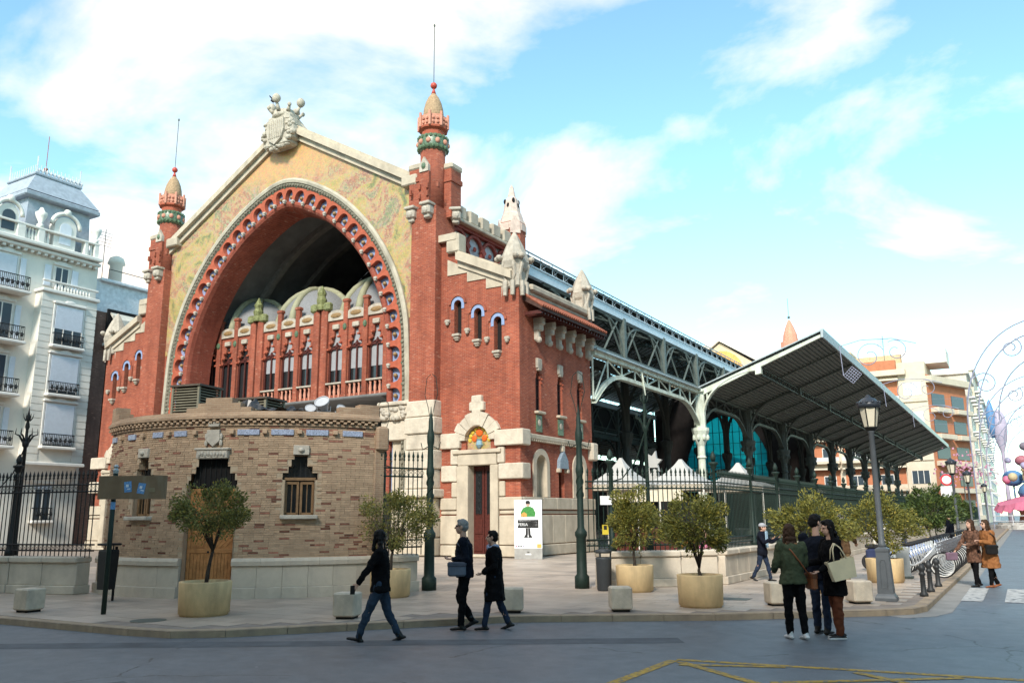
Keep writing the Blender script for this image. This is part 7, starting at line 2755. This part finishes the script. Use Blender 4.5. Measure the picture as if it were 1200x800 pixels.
def make_bike():
    e = empty('hire_bicycle', (0, 0, 0), 'x', 'bicycle', group='hire bicycles parked in docks along the kerb')
    for x in (-.55, .55):
        w = MB().tube(torus_pts((x, 0, .34), .325), .02, 5, False).build('tyre', rubber, e, True, world=False)
        MB().tube(torus_pts((x, 0, .34), .295), .016, 5, False).build('rim', mat('white rim', (.62, .62, .60), .4), w, world=False)
        sp = MB().tube([(x, -.04, .34), (x, .04, .34)], .025, 6)
        for k in range(10):
            a = k * math.pi / 5
            sp.tube([(x, 0, .34), (x + .29 * math.cos(a), 0, .34 + .29 * math.sin(a))], .003, 3, False)
        sp.build('spokes', silver, w, world=False)
    MB().tube([(.38, 0, .92), (.55, 0, .34)], .022, 6).tube([(.40, 0, .82), (.02, 0, .42), (-.16, 0, .32), (-.55, 0, .34)], .032, 6).tube([(-.16, 0, .32), (-.26, 0, .82)], .024, 6).tube([(-.24, 0, .7), (-.55, 0, .34)], .016, 5).build('frame', silver, e, True, world=False)
    MB().tube([(.36, -.28, 1.02), (.30, -.26, 1.04), (.38, -.1, 1.0), (.38, .1, 1.0), (.30, .26, 1.04), (.36 - .1, .28, 1.03)], .014, 5).tube([(.38, 0, .9), (.38, 0, 1.0)], .018, 5).build('handlebar', iron_black, e, True, world=False)
    MB().ball((-.28, 0, .88), (.15, .09, .05), 8, 5).tube([(-.26, 0, .8), (-.27, 0, .86)], .02, 5).build('saddle', rubber, e, True, world=False)
    MB().tube([(-.55 + .37 * math.cos(a), 0, .34 + .37 * math.sin(a)) for a in [rad(30 + 13 * k) for k in range(12)]], .03, 4).build('rear_mudguard', bike_blue, e, True, world=False)
    bk = MB()
    for z in (.72, .82, .92):
        bk.tube([(.45, -.14, z), (.72, -.14, z), (.72, .14, z), (.45, .14, z), (.45, -.14, z)], .008, 4)
    for (x, y) in ((.45, -.14), (.72, -.14), (.72, .14), (.45, .14), (.58, -.14), (.58, .14), (.72, 0)):
        bk.tube([(x, y, .7), (x, y, .92)], .007, 4)
    bk.build('basket', mat('basket wire', (.10, .10, .11), .5), e, world=False)
    MB().lathe((-.16, 0, .32), [(.0, 0)], 3) if False else None
    MB().tube([(-.16, -.1, .32), (-.16, -.1, .2), (-.16, -.18, .2)], .012, 4).tube([(-.16, .1, .32), (-.16, .1, .44), (-.16, .18, .44)], .012, 4).build('pedals', iron_black, e, world=False)
    return e


proto = make_bike()
ys = [26.6 + .76 * k for k in range(9)] + [34.4 + .72 * k for k in range(11)]
order = ('first', 'second', 'third', 'fourth', 'fifth', 'sixth', 'seventh', 'eighth', 'ninth', 'tenth', 'eleventh')
for i, y in enumerate(ys):
    b = proto if i == 0 else copy_tree(proto)
    b.location = (-2.62 - .03 * rnd.random(), y + rnd.uniform(-.05, .05), PAVE_Z)
    b.rotation_euler = (0, rad(0), rad(rnd.uniform(-7, 3)))
    b['label'] = ('silver hire bicycle, %s from the kerb corner in the near dock row' % order[i]) if i < 9 else ('silver hire bicycle, %s along in the far dock row' % order[i - 9])
# ebony dock posts under the rear wheels
for i, y in enumerate((26.0, 33.5)):
    e = empty('dock_terminal', (-3.0, y, PAVE_Z), ('grey steel dock terminal at the near end of the bicycles', 'grey steel dock terminal in the gap between the two bicycle rows')[i], 'dock terminal')
    MB().bbox((-3.0, y, PAVE_Z + .42), (.34, .16, .84), .03).build('cabinet', mat('pale grey steel', (.40, .42, .42), .5), e)
    MB().bbox((-3.0, y, PAVE_Z + .03), (.44, .3, .06), .01).build('foot_plate', iron_grey, e)
e = empty('dock_rail', (-3.3, 33, PAVE_Z), 'low steel rail that the hire bicycles are docked to', 'dock')
MB().box((-3.38, 26.2, PAVE_Z), (-3.3, 42, PAVE_Z + .1)).build('rail', zinc, e)
for y in ys:
    MB().bbox((-3.36, y, PAVE_Z + .3), (.1, .08, .5), .02).build('dock_arm', zinc, e)
e = empty('control_cabinet', (-4.9, 36.2, PAVE_Z), 'white control cabinet behind the parked bicycles', 'cabinet')
MB().bbox((-4.9, 36.2, PAVE_Z + .65), (.5, .4, 1.3), .03).build('cabinet', wb_wall, e)
MB().bbox((-4.9, 36.2, PAVE_Z + 1.33), (.56, .46, .06), .01).build('top', zinc, e)
e = empty('motor_scooter', (-3.75, 29.4, PAVE_Z), 'dark scooter parked at the left of the bicycle dock', 'scooter')
MB().tube(torus_pts((-4.35, 29.4, PAVE_Z + .25), .2), .06, 6, False).tube(torus_pts((-3.2, 29.4, PAVE_Z + .25), .2), .06, 6, False).build('tyre', rubber, e, True)
MB().bbox((-4.1, 29.4, PAVE_Z + .5), (.7, .3, .35), .1).bbox((-3.6, 29.4, PAVE_Z + .3), (.5, .3, .1), .03).bbox((-3.3, 29.4, PAVE_Z + .65), (.12, .36, .7), .05).build('body', mat('navy paint', (.03, .04, .09), .3), e)
MB().bbox((-4.1, 29.4, PAVE_Z + .74), (.7, .28, .12), .05).build('seat', rubber, e)
MB().tube([(-3.3, 29.05, PAVE_Z + 1.05), (-3.3, 29.75, PAVE_Z + 1.05)], .03, 5).build('handlebar', iron_black, e)
# no-entry disc on a post far down the kerb
e = empty('traffic_sign', (-4.6, 70, PAVE_Z), 'round red and white traffic sign far down the pavement', 'sign')
MB().tube([(-4.6, 70, PAVE_Z), (-4.6, 70, 4.6)], .04, 5).build('pole', zinc, e)
MB().tube([(-4.6, 69.92, 4.3), (-4.6, 69.9, 4.3)], .42, 20).build('red_disc', mat('sign red', (.55, .04, .05), .5), e)
MB().tube([(-4.6, 69.895, 4.3), (-4.6, 69.88, 4.3)], .3, 20).build('white_face', wht, e)
MB().cbox((-4.6, 69.9, 3.4), (.9, .04, .9), 0).build('white_plate', wht, e)

# ================================================================ people
skin_m = mat('skin', (.50, .30, .22), .55, .08, 12)


def cloth(name, c, rough=.9, var=.2):
    return mat(name, c, rough, var, 14, .35, 22, spec=.08)


def fold_tex(name, size, depth=2):
    t = bpy.data.textures.new(name, 'CLOUDS')
    t.noise_scale = size
    t.noise_depth = depth
    return t


FOLDS = {'top': (fold_tex('cloth folds', .11), .055), 'trousers': (fold_tex('trouser folds', .09), .04), 'hair': (fold_tex('hair locks', .035), .025), 'hair_ends': (fold_tex('hair tips', .03), .02)}


def remeshed(m, name, material, parent, voxel, smooth=2):
    me = m.mesh(name, material, True)
    o = bpy.data.objects.new(name, me)
    col.objects.link(o)
    o.parent = parent
    r = o.modifiers.new('remesh', 'REMESH')
    r.mode = 'VOXEL'
    r.voxel_size = voxel
    r.use_smooth_shade = True
    if smooth:
        s = o.modifiers.new('smooth', 'SMOOTH')
        s.iterations = smooth
        s.factor = .5
    if name in FOLDS:
        d = o.modifiers.new('folds', 'DISPLACE')
        d.texture = FOLDS[name][0]
        d.strength = FOLDS[name][1]
        d.mid_level = .5
        d.texture_coords = 'LOCAL'
    return o


def cone(m, p0, r0, p1, r1, n=10):
    m.tube([p0, p1], [r0, r1], n)
    m.ball(p0, r0, n, 6)
    m.ball(p1, r1, n, 6)


def ell(m, sections, n=18):
    """closed loft of ellipses: (cx, cy, z, rx, ry)"""
    vs_, fs_ = [], []
    for cx, cy, z, rx, ry in sections:
        for k in range(n):
            a = 2 * math.pi * k / n
            vs_.append((cx + rx * math.cos(a), cy + ry * math.sin(a), z))
    q = len(sections)
    for i in range(q - 1):
        for k in range(n):
            l = (k + 1) % n
            fs_.append((i * n + k, i * n + l, i * n + n + l, i * n + n + k))
    fs_ += [tuple(reversed(range(n))), tuple(range((q - 1) * n, q * n))]
    m.add(vs_, fs_)


def person(label, loc, rz, H=1.7, legs=((0, 0), (0, 0)), arms=((5, 8, 15, 0), (5, 8, 15, 0)), lean=0.0, turn=0.0, top=None, top_hem=.50, flare=.0, top_fat=1.0, trousers=None, leg_fat=1.0,
           shoes=None, hair=None, hair_len=0.0, hair_mat2=None, skirt=None, female=True, extras=None, name='person', sit=False, group=None, voxel=.013, nod=0.0):
    """legs: (thigh pitch, knee bend); arms: (pitch forward, out, elbow bend, inward) for left and right, degrees"""
    k = H / 1.7
    e = empty(name, loc, label, 'person', rz, group)
    hipz = .52 * H
    L1, L2 = .245 * H, .235 * H
    J = {}
    low = 9
    for s, nm in ((-1, 'L'), (1, 'R')):
        th, kb = legs[0 if s < 0 else 1]
        th, kb = rad(th), rad(kb)
        hp = Vector((s * .085 * k, 0, hipz))
        kn = hp + Vector((s * .01, math.sin(th), -math.cos(th))) * L1
        an = kn + Vector((0, math.sin(th - kb), -math.cos(th - kb))) * L2
        J['hip' + nm], J['kn' + nm], J['an' + nm] = hp, kn, an
        J['pitch' + nm] = th - kb
        low = min(low, an.z)
    dz = .075 * k - low
    for q in list(J):
        if isinstance(J[q], Vector):
            J[q] = J[q] + Vector((0, 0, dz))
    hz = hipz + dz
    ln = rad(lean)
    up = Vector((0, math.sin(ln), math.cos(ln)))

    def T(z):                               # point on the spine z metres above the hips
        return Vector((0, 0, hz)) + up * z
    shw = (.185 if female else .205) * k
    sh_z = .30 * H
    for s, nm in ((-1, 'L'), (1, 'R')):
        pf, ou, eb, inw = (rad(a) for a in arms[0 if s < 0 else 1])
        sp = T(sh_z) + Vector((s * shw, 0, -.01))
        d1 = Vector((s * math.sin(ou), math.sin(pf) * math.cos(ou), -math.cos(pf) * math.cos(ou))).normalized()
        el = sp + d1 * .175 * H
        d2 = Vector((s * (math.sin(ou) * .4 - math.sin(inw)), math.sin(pf + eb), -math.cos(pf + eb))).normalized()
        wr = el + d2 * .15 * H
        J['sh' + nm], J['el' + nm], J['wr' + nm], J['fd' + nm] = sp, el, wr, d2
    hc = T(.415 * H) + Vector((0, .02 * k, 0))
    J['head'] = hc
    # ---- body
    b = MB()
    ell(b, [(0, T(z).y, T(z).z, rx * k, ry * k) for z, rx, ry in ((-.07, .13, .10), (.02, .155, .115), (.12, .13, .10), (.22, .14, .105), (.34, .165, .11), (.45, .17, .10), (.51, .11, .08))])
    cone(b, T(.30 * H), .058 * k, T(.375 * H), .05 * k)
    Mt = Matrix.Rotation(rad(turn), 3, 'Z') @ Matrix.Rotation(-rad(nod), 3, 'X')

    def Hd(x, y, z):
        return hc + Mt @ (Vector((x, y, z)) * k)
    for (x, y, z, r) in ((0, -.012, .028, (.073, .09, .09)), (0, .022, -.035, (.058, .068, .075)), (0, .045, -.075, (.036, .036, .034))):
        p = Hd(x, y, z)
        b.ball(p, tuple(q * k for q in r), 14, 10)
    cone(b, Hd(0, .088, .015), .010 * k, Hd(0, .106, -.018), .015 * k, 8)
    for s in (-1, 1):
        b.ball(Hd(s * .075, -.005, -.005), (.014 * k, .022 * k, .033 * k), 8, 6)
        b.ball(Hd(s * .03, .072, .028), (.024 * k, .016 * k, .01 * k), 8, 6)
    b.ball(Hd(0, .083, -.052), (.024 * k, .014 * k, .010 * k), 8, 6)
    for nm in ('L', 'R'):
        s = -1 if nm == 'L' else 1
        cone(b, J['hip' + nm], .082 * k, J['kn' + nm], .052 * k)
        cone(b, J['kn' + nm], .052 * k, J['an' + nm], .036 * k)
        cone(b, J['sh' + nm], .045 * k, J['el' + nm], .036 * k)
        cone(b, J['el' + nm], .035 * k, J['wr' + nm], .024 * k)
        # hand: palm, four fingers of different length, thumb from the side
        d = J['fd' + nm]
        sd = d.cross(Vector((0, 0, 1)) if abs(d.z) < .8 else Vector((1, 0, 0))).normalized()
        if abs(d.z) >= .8:
            sd = Vector((0, 1, 0)) - d * d.y
            sd.normalize()
        nrm = d.cross(sd).normalized()
        if nrm.x * s > 0:
            nrm = -nrm
        p0 = J['wr' + nm]
        pc = p0 + d * .045 * k
        for o_ in (-.022, -.007, .008, .022):
            cone(b, p0 + d * .012 * k + sd * o_ * .7 * k, .014 * k, p0 + d * .085 * k + sd * o_ * k, .0125 * k, 6)
        for o_, L_ in ((-.026, .058), (-.009, .072), (.009, .076), (.026, .066)):
            q0 = p0 + d * .085 * k + sd * o_ * k
            q1 = q0 + (d * .85 + nrm * .35).normalized() * L_ * .5 * k
            q2 = q1 + (d * .55 + nrm * .8).normalized() * L_ * .5 * k
            cone(b, q0, .0098 * k, q1, .009 * k, 6)
            cone(b, q1, .009 * k, q2, .0078 * k, 6)
        t0 = p0 + d * .03 * k + sd * .026 * k
        t1 = t0 + (d * .6 + sd * .6 + nrm * .3).normalized() * .036 * k
        t2 = t1 + (d * .85 + nrm * .4).normalized() * .03 * k
        cone(b, t0, .013 * k, t1, .0105 * k, 6)
        cone(b, t1, .0105 * k, t2, .009 * k, 6)
        J['hand' + nm] = p0 + d * .1 * k
    body = remeshed(b, 'body', skin_m, e, voxel * .72, 1)
    # eyes
    ey = MB()
    for s in (-1, 1):
        ey.ball(Hd(s * .029, .080, .016), .009 * k, 8, 6)
    ey.build('eyes', ink, e, True, world=False)
    # ---- clothes
    if trousers is not None:
        t = MB()
        for nm in ('L', 'R'):
            cone(t, J['hip' + nm] + Vector((0, -.008, 0)), .098 * k * leg_fat, J['kn' + nm], .066 * k * leg_fat)
            cone(t, J['kn' + nm], .066 * k * leg_fat, J['an' + nm] + (J['kn' + nm] - J['an' + nm]).normalized() * .02 * k, .052 * k * leg_fat)
        ell(t, [(0, T(z).y - .005, T(z).z, rx * k, ry * k) for z, rx, ry in ((-.09, .12, .11), (-.02, .160, .122), (.04, .150, .112), (.07, .13, .10))])
        remeshed(t, 'trousers', trousers, e, voxel, 2)
    if shoes is not None:
        for nm in ('L', 'R'):
            t = MB()
            a = J['an' + nm]
            pt = max(-.9, min(.9, -J['pitch' + nm] * .55)) if J['pitch' + nm] < -.15 else 0.0
            Rx = Matrix.Rotation(J['pitch' + nm] * .8 if J['pitch' + nm] < -.15 else (.25 if J['pitch' + nm] > .3 else 0), 3, 'X')
            for (y, z, r) in ((-.045, -.045, .036), (.02, -.04, .038), (.08, -.045, .034), (.128, -.05, .029)):
                p = a + Rx @ (Vector((0, y, z)) * k)
                t.ball(p, (r * 1.1 * k, .055 * k, r * .8 * k), 10, 6)
            cone(t, a + Rx @ Vector((0, -.02, -.03)) * k, .043 * k, a + (a - J['kn' + nm]).normalized() * -.06 * k, .048 * k)
            remeshed(t, 'shoe', shoes, e, voxel * .9, 1)
    if top is not None:
        t = MB()
        f = top_fat
        hem = top_hem * H + dz if top_hem < .6 else top_hem * H
        hem = (top_hem - .52) * H            # relative to the hips along the spine
        zs = [(hem, .165 + flare, .125 + flare * .8)]
        if hem < -.1:
            zs.append((hem * .5, .168 + flare * .6, .128 + flare * .45))
        zs += [(.0, .17, .13), (.12, .152, .122), (.24, .16, .128), (.36, .182, .13), (.45, .178, .118), (.505, .12, .09), (.535, .07, .07)]
        ell(t, [(0, T(max(z, 0)).y * (1 if z > 0 else 1), (T(z).z if z > 0 else hz + z), rx * k * f, ry * k * f) for z, rx, ry in zs])
        for nm in ('L', 'R'):
            cone(t, J['sh' + nm] + Vector((0, 0, -.01)), .066 * k * f, J['el' + nm], .053 * k * f)
            cone(t, J['el' + nm], .053 * k * f, J['wr' + nm] - J['fd' + nm] * .01, .041 * k * f)
        remeshed(t, 'top', top, e, voxel, 2)
    # ---- hair
    if hair is not None:
        t = MB()
        t.ball(Hd(0, -.022, .045), (.085 * k, .094 * k, .088 * k), 14, 10)
        t.ball(Hd(0, -.045, -.005), (.08 * k, .07 * k, .08 * k), 12, 8)
        t.ball(Hd(0, .035, .095), (.055 * k, .04 * k, .03 * k), 10, 6)
        if hair_len > 0:
            for s in (-1, 1):
                cone(t, Hd(s * .068, .0, .02), .028 * k, Hd(s * .082, .005, -.10 - hair_len * .35), .035 * k, 8)
            n = 5
            pts_ = []
            for q in range(n + 1):
                z = -.02 - (.1 + hair_len) * q / n
                pts_.append((Hd(0, -.062 - .02 * math.sin(q / n * 2.4), z), (.085 + .012 * math.sin(q / n * 3)) * k * (1 if q < n else .72), .042 * k))
            for c, rx, ry in pts_:
                t.ball(c, (rx, ry, .05 * k), 12, 6)
        ho = remeshed(t, 'hair', hair, e, voxel * .85, 1)
        if hair_mat2 is not None:
            t = MB()
            for q in range(7):
                x = -.075 + q * .025
                cone(t, Hd(x, -.098, -.08 - hair_len * .3), .016 * k, Hd(x * 1.12, -.104, -.10 - hair_len - .02 * (q % 2)), .012 * k, 6)
            remeshed(t, 'hair_ends', hair_mat2, e, voxel * .8, 1)
    J['T'], J['Hd'], J['k'] = T, Hd, k
    return e, J


def strap(e, pts_, r, m, name='strap'):
    return MB().tube(pts_, r, 5).build(name, m, e, True, world=False)


def held(name, label, cat, person_e, local, build):
    """a thing carried by a person: its own top-level object, placed in the person's frame"""
    M_ = Matrix.Translation(person_e.location) @ Matrix.Rotation(person_e.rotation_euler.z, 4, 'Z')
    e = empty(name, M_ @ Vector(local), label, cat, person_e.rotation_euler.z)
    build(e)
    return e


LEFT, AWAY, RIGHT, TOWARD = rad(121), rad(31), rad(-59), rad(211)
black_c = cloth('black wool', (.0055, .0055, .0065))
navy_c = cloth('navy cloth', (.008, .010, .017))
jean = cloth('blue denim', (.028, .045, .072), .85)
jean_dk = cloth('dark denim', (.02, .03, .055), .85)
hair_blk = mat('black hair', (.006, .005, .005), .6, .3, 30, .4, 60, spec=.15)
hair_brn = mat('dark brown hair', (.05, .026, .015), .6, .3, 30, .4, 60, spec=.15)
hair_gld = mat('copper hair ends', (.24, .11, .04), .5, .3, 30, .4, 60)
hair_gry = mat('grey hair', (.20, .20, .20), .6, .3, 30, .4, 60)
leather_blk = mat('black leather', (.012, .011, .011), .4)
leather_brn = mat('tan leather', (.22, .075, .03), .5, .2, 8)
white_shoe = mat('white trainers', (.60, .60, .60), .6)

# 1 woman in black walking to the left
p, J = person('woman in black jacket and jeans striding left along the road, long black hair', (-8.55, 10.4, 0), LEFT, 1.68, legs=((24, 4), (-14, 14)), arms=((28, 12, 8, 0), (-14, 10, 12, 0)), lean=2, top=black_c, top_hem=.46, flare=.02, top_fat=1.1, turn=-60,
              trousers=jean, shoes=leather_blk, hair=hair_blk, hair_len=.22)
h = J['handL']
held('phone', 'small dark phone in the striding woman\'s hand', 'phone', p, h, lambda e: MB().bbox((0, .02, -.01), (.02, .07, .13), .008).build('case', leather_blk, e, world=False))
# 2 man with grey hair
p, J = person('grey-haired man in dark jacket and sunglasses walking left with a bag', (-8.15, 12.1, 0), LEFT, 1.77, legs=((4, 0), (12, 42)), arms=((-12, 8, 100, 42), (-8, 10, 95, 40)), lean=3, top=navy_c, top_hem=.47, top_fat=1.12,
              trousers=black_c, shoes=leather_blk, hair=hair_gry, female=False)
gl = MB()
for s in (-1, 1):
    gl.ball(J['Hd'](s * .032, .085, .018), (.024, .008, .017), 8, 6)
    gl.tube([J['Hd'](s * .06, .075, .022), J['Hd'](s * .078, .0, .022)], .004, 4)
gl.build('sunglasses', leather_blk, p, world=False)


def sat_bag(m1, m2):
    def f(e):
        MB().bbox((0, 0, -.02), (.12, .30, .22), .05).build('bag_body', m1, e, world=False)
        MB().bbox((.0, .0, .06), (.14, .31, .08), .03).build('flap', m2, e, world=False)
        MB().tube([(0, -.14, .1), (0, -.1, .3), (0, .0, .4)], .012, 5).build('strap', m2, e, True, world=False)
    return f


held('shoulder_bag', 'slate grey bag held at the waist by the grey-haired man', 'bag', p, (-.24, .12, 1.0), sat_bag(mat('slate cloth', (.10, .12, .16), .8), mat('slate flap', (.07, .08, .11), .8)))
# 3 woman in black coat
p, J = person('short-haired woman in long black coat and blue scarf walking behind the man', (-7.72, 12.35, 0), LEFT, 1.60, legs=((16, 6), (-12, 12)), arms=((-6, 8, 70, 45), (0, 10, 60, 40)), lean=2, top=black_c, top_hem=.30, flare=.045, top_fat=1.18,
              trousers=jean_dk, shoes=leather_blk, hair=hair_blk, hair_len=0)
sf = MB()
for q in range(14):
    a = 2 * math.pi * q / 14
    c = J['T'](.315 * 1.6)
    sf.ball((c.x + .085 * math.cos(a), c.y + .01 + .08 * math.sin(a), c.z + .02 * math.sin(2 * a)), (.036, .036, .04), 8, 6)
remeshed(sf, 'scarf', mat('blue white scarf', (.22, .27, .38), .8, .7, 30), p, .012, 1)
# 4 woman in green jumper, seen from behind
p, J = person('woman in green jumper seen from behind, long brown hair and tan shoulder bag', (-3.12, 13.52, 0), AWAY + .15, 1.66, legs=((4, 2), (-5, 4)), arms=((10, 10, 55, 20), (8, 8, 60, 20)), lean=0, turn=-12, top=cloth('olive jumper', (.060, .072, .042)), top_hem=.475, flare=.025, top_fat=1.2,
              trousers=black_c, leg_fat=1.05, shoes=white_shoe, hair=hair_brn, hair_len=.30, hair_mat2=hair_gld)
T_ = J['T']
strap(p, [(-.14, .1, T_(.5).z), (-.13, -.02, T_(.52).z), (-.07, -.15, T_(.42).z), (.05, -.17, T_(.25).z), (.2, -.10, T_(.08).z), (.23, -.02, T_(.02).z)], .012, leather_brn, 'bag_strap')


def cross_bag(e):
    MB().bbox((0, 0, -.09), (.10, .24, .24), .04).build('bag_body', leather_brn, e, world=False)
    MB().bbox((.0, .0, -.01), (.115, .25, .1), .03).build('flap', mat('dark tan leather', (.16, .05, .02), .5), e, world=False)


held('shoulder_bag', 'tan leather bag at the hip of the woman in green', 'bag', p, (.27, -.05, .92), cross_bag)
# 5 man facing
p, J = person('dark-haired man in navy clothes standing between the two women', (-2.88, 14.25, 0), RIGHT + .75, 1.80, legs=((2, 2), (-2, 2)), arms=((5, 8, 20, 0), (5, 8, 20, 0)), turn=-25, nod=10, top=navy_c, top_hem=.45, top_fat=1.1, trousers=jean_dk, shoes=leather_blk, hair=hair_blk, female=False)
# 6 woman in black coat with cream tote
p, J = person('woman in black coat and rust trousers with a cream tote bag, long black hair', (-2.58, 13.85, 0), LEFT + .1, 1.72, legs=((3, 3), (-3, 4)), arms=((12, 8, 50, 15), (10, 12, 70, 10)), lean=2, nod=14, top=black_c, top_hem=.36, flare=.02, top_fat=1.15, trousers=cloth('rust corduroy', (.13, .042, .022)), leg_fat=1.12,
              shoes=mat('black canvas shoes', (.02, .02, .02), .7), hair=hair_blk, hair_len=.28)
so_ = MB()
for nm in ('L', 'R'):
    a = J['an' + nm]
    so_.bbox((a.x, a.y + .05, .014), (.085, .27, .026), .01)
so_.build('white_soles', white_shoe, p, world=False)


def tote(e):
    m_ = mat('cream canvas', (.78, .64, .42), .8, .08, 5)
    t = MB()
    A = [(-.05, -.19, -.15), (.05, -.19, -.15), (.05, .16, -.15), (-.05, .16, -.15)]
    B_ = [(-.06, -.22, .14), (.06, -.22, .14), (.06, .20, .14), (-.06, .20, .14)]
    t.strip(A, B_, True).add(A, [(0, 1, 2, 3)])
    t.build('tote_body', m_, e, world=False)
    hd_ = MB()
    for x in (-.06, .06):
        hd_.tube([(x, -.1, .14), (x * .6, -.06, .3), (x * .3, 0, .38), (x * .6, .06, .3), (x, .1, .14)], .01, 5)
    hd_.build('handles', m_, e, True, world=False)


tb = held('tote_bag', 'cream canvas tote bag on the arm of the woman in black coat', 'bag', p, (-.27, .02, 1.02), tote)
tb.rotation_euler = (rad(-12), 0, p.rotation_euler.z)
# 7 small figure with cap by the wall
p, J = person('person in grey cap, dark jacket and pale blue scarf walking by the low wall', (-6.15, 23.4, PAVE_Z), RIGHT - .6, 1.50, legs=((16, 6), (-14, 16)), arms=((35, 18, 85, 0), (35, 18, 80, 0)), lean=3, top=navy_c, top_hem=.45, top_fat=1.12, trousers=jean_dk, shoes=leather_blk, hair=hair_brn, female=False)
cp_ = MB().ball(J['Hd'](0, -.01, .07), (.09, .1, .07), 12, 8).ball(J['Hd'](0, .09, .06), (.06, .06, .012), 10, 6)
cp_.build('cap', mat('grey cap', (.32, .33, .36), .8), p, True, world=False)
sc_ = MB()
for s in (-1, 1):
    sc_.bbox((s * .05, .145, J['T'](.32).z), (.06, .03, .42), .012)
sc_.build('scarf', mat('pale blue scarf', (.28, .40, .50), .8), p, world=False)
# 8 man in brown tweed behind the group
person('man in brown tweed jacket and tan trousers behind the woman with the tote', (-3.92, 22.3, PAVE_Z), AWAY - .4, 1.76, legs=((8, 4), (-8, 8)), arms=((5, 10, 60, 0), (8, 14, 60, 0)), top=cloth('brown tweed', (.105, .062, .034)), top_hem=.44, top_fat=1.15, trousers=cloth('tan trousers', (.24, .16, .085)), shoes=leather_brn, hair=hair_gry, female=False)
# 9, 10 two women on the crossing
pat = mat('patterned brown coat', (.11, .055, .035), .9, .75, 16, .3, 20)
p, J = person('woman in patterned dark brown coat at the crossing, beside the camel coat', (-1.22, 25.1, 0), LEFT + .2, 1.66, legs=((8, 4), (-6, 8)), arms=((15, 8, 70, 10), (25, 10, 20, 0)), top=pat, top_hem=.36, flare=.02, top_fat=1.12, trousers=black_c, shoes=leather_blk, hair=hair_brn, hair_len=.12)
held('shopping_bag', 'mauve shopping bag held low by the woman in patterned coat', 'bag', p, tuple(J['handR'] + Vector((0, .08, -.1))), lambda e: MB().bbox((0, 0, 0), (.1, .32, .2), .04).build('bag_body', mat('mauve cloth', (.16, .10, .14), .8), e, world=False))
p, J = person('woman in long camel coat and sunglasses at the crossing, brown boots', (-.86, 25.05, 0), LEFT + .1, 1.66, legs=((10, 5), (-8, 10)), arms=((20, 8, 85, 10), (10, 10, 60, 5)), lean=2, top=cloth('camel wool', (.25, .105, .040)), top_hem=.29, flare=.06, top_fat=1.2, trousers=black_c, shoes=leather_brn, hair=hair_brn, hair_len=.05)
gl = MB()
for s in (-1, 1):
    gl.ball(J['Hd'](s * .032, .085, .018), (.028, .01, .022), 8, 6)
gl.build('sunglasses', leather_blk, p, world=False)
held('handbag', 'black handbag on the arm of the woman in camel coat', 'bag', p, (-.27, .12, .95), sat_bag(leather_blk, leather_blk))
# 11.. background figures
person('person in dark blue coat standing behind the bicycle row', (-2.95, 43.8, PAVE_Z), AWAY + .8, 1.75, legs=((3, 2), (-3, 2)), top=navy_c, top_hem=.36, top_fat=1.2, trousers=black_c, shoes=leather_blk, hair=hair_blk, female=False, voxel=.02)
person('person in dark clothes leaning on the low wall behind the tree', (-6.25, 33.6, PAVE_Z), RIGHT, 1.72, legs=((25, 5), (12, 5)), lean=-4, top=black_c, top_hem=.45, trousers=jean_dk, shoes=leather_blk, hair=hair_brn, female=False, voxel=.02)
for i, (x, y, c, lb) in enumerate(((-9.4, 27.2, (.50, .16, .04), 'cafe guest in orange top seen over the low wall'), (-8.7, 26.6, (.55, .18, .28), 'cafe guest in pink top seen over the low wall'), (-10.3, 29.0, (.08, .08, .10), 'cafe guest in dark top seen over the low wall'))):
    e, J = person(lb, (x, y, PAVE_Z), rad(40 + 90 * i), 1.68, legs=((84, 84), (84, 84)), arms=((30, 8, 60, 10), (30, 8, 60, 10)), top=cloth('guest top %d' % i, c), top_hem=.5, trousers=jean_dk, shoes=leather_blk, hair=hair_brn, hair_len=.15 if i != 2 else 0, voxel=.02)
    hz_ = .44
    ce = empty('cafe_chair', (x, y, PAVE_Z), 'dark cafe chair under the ' + lb.replace('cafe ', ''), 'chair', rad(40 + 90 * i))
    MB().bbox((0, .1, .36), (.42, .42, .04), .01).build('seat', iron_black, ce, world=False)
    MB().bbox((0, -.15, .66), (.42, .03, .35), .01).build('backrest', iron_black, ce, world=False)
    for sx in (-1, 1):
        for sy in (-.1, .3):
            MB().tube([(sx * .19, sy, 0), (sx * .19, sy, .36)], .015, 5).build('leg', iron_black, ce, world=False)
        MB().tube([(sx * .19, -.14, .36), (sx * .19, -.15, .8)], .015, 5).build('back_post', iron_black, ce, world=False)
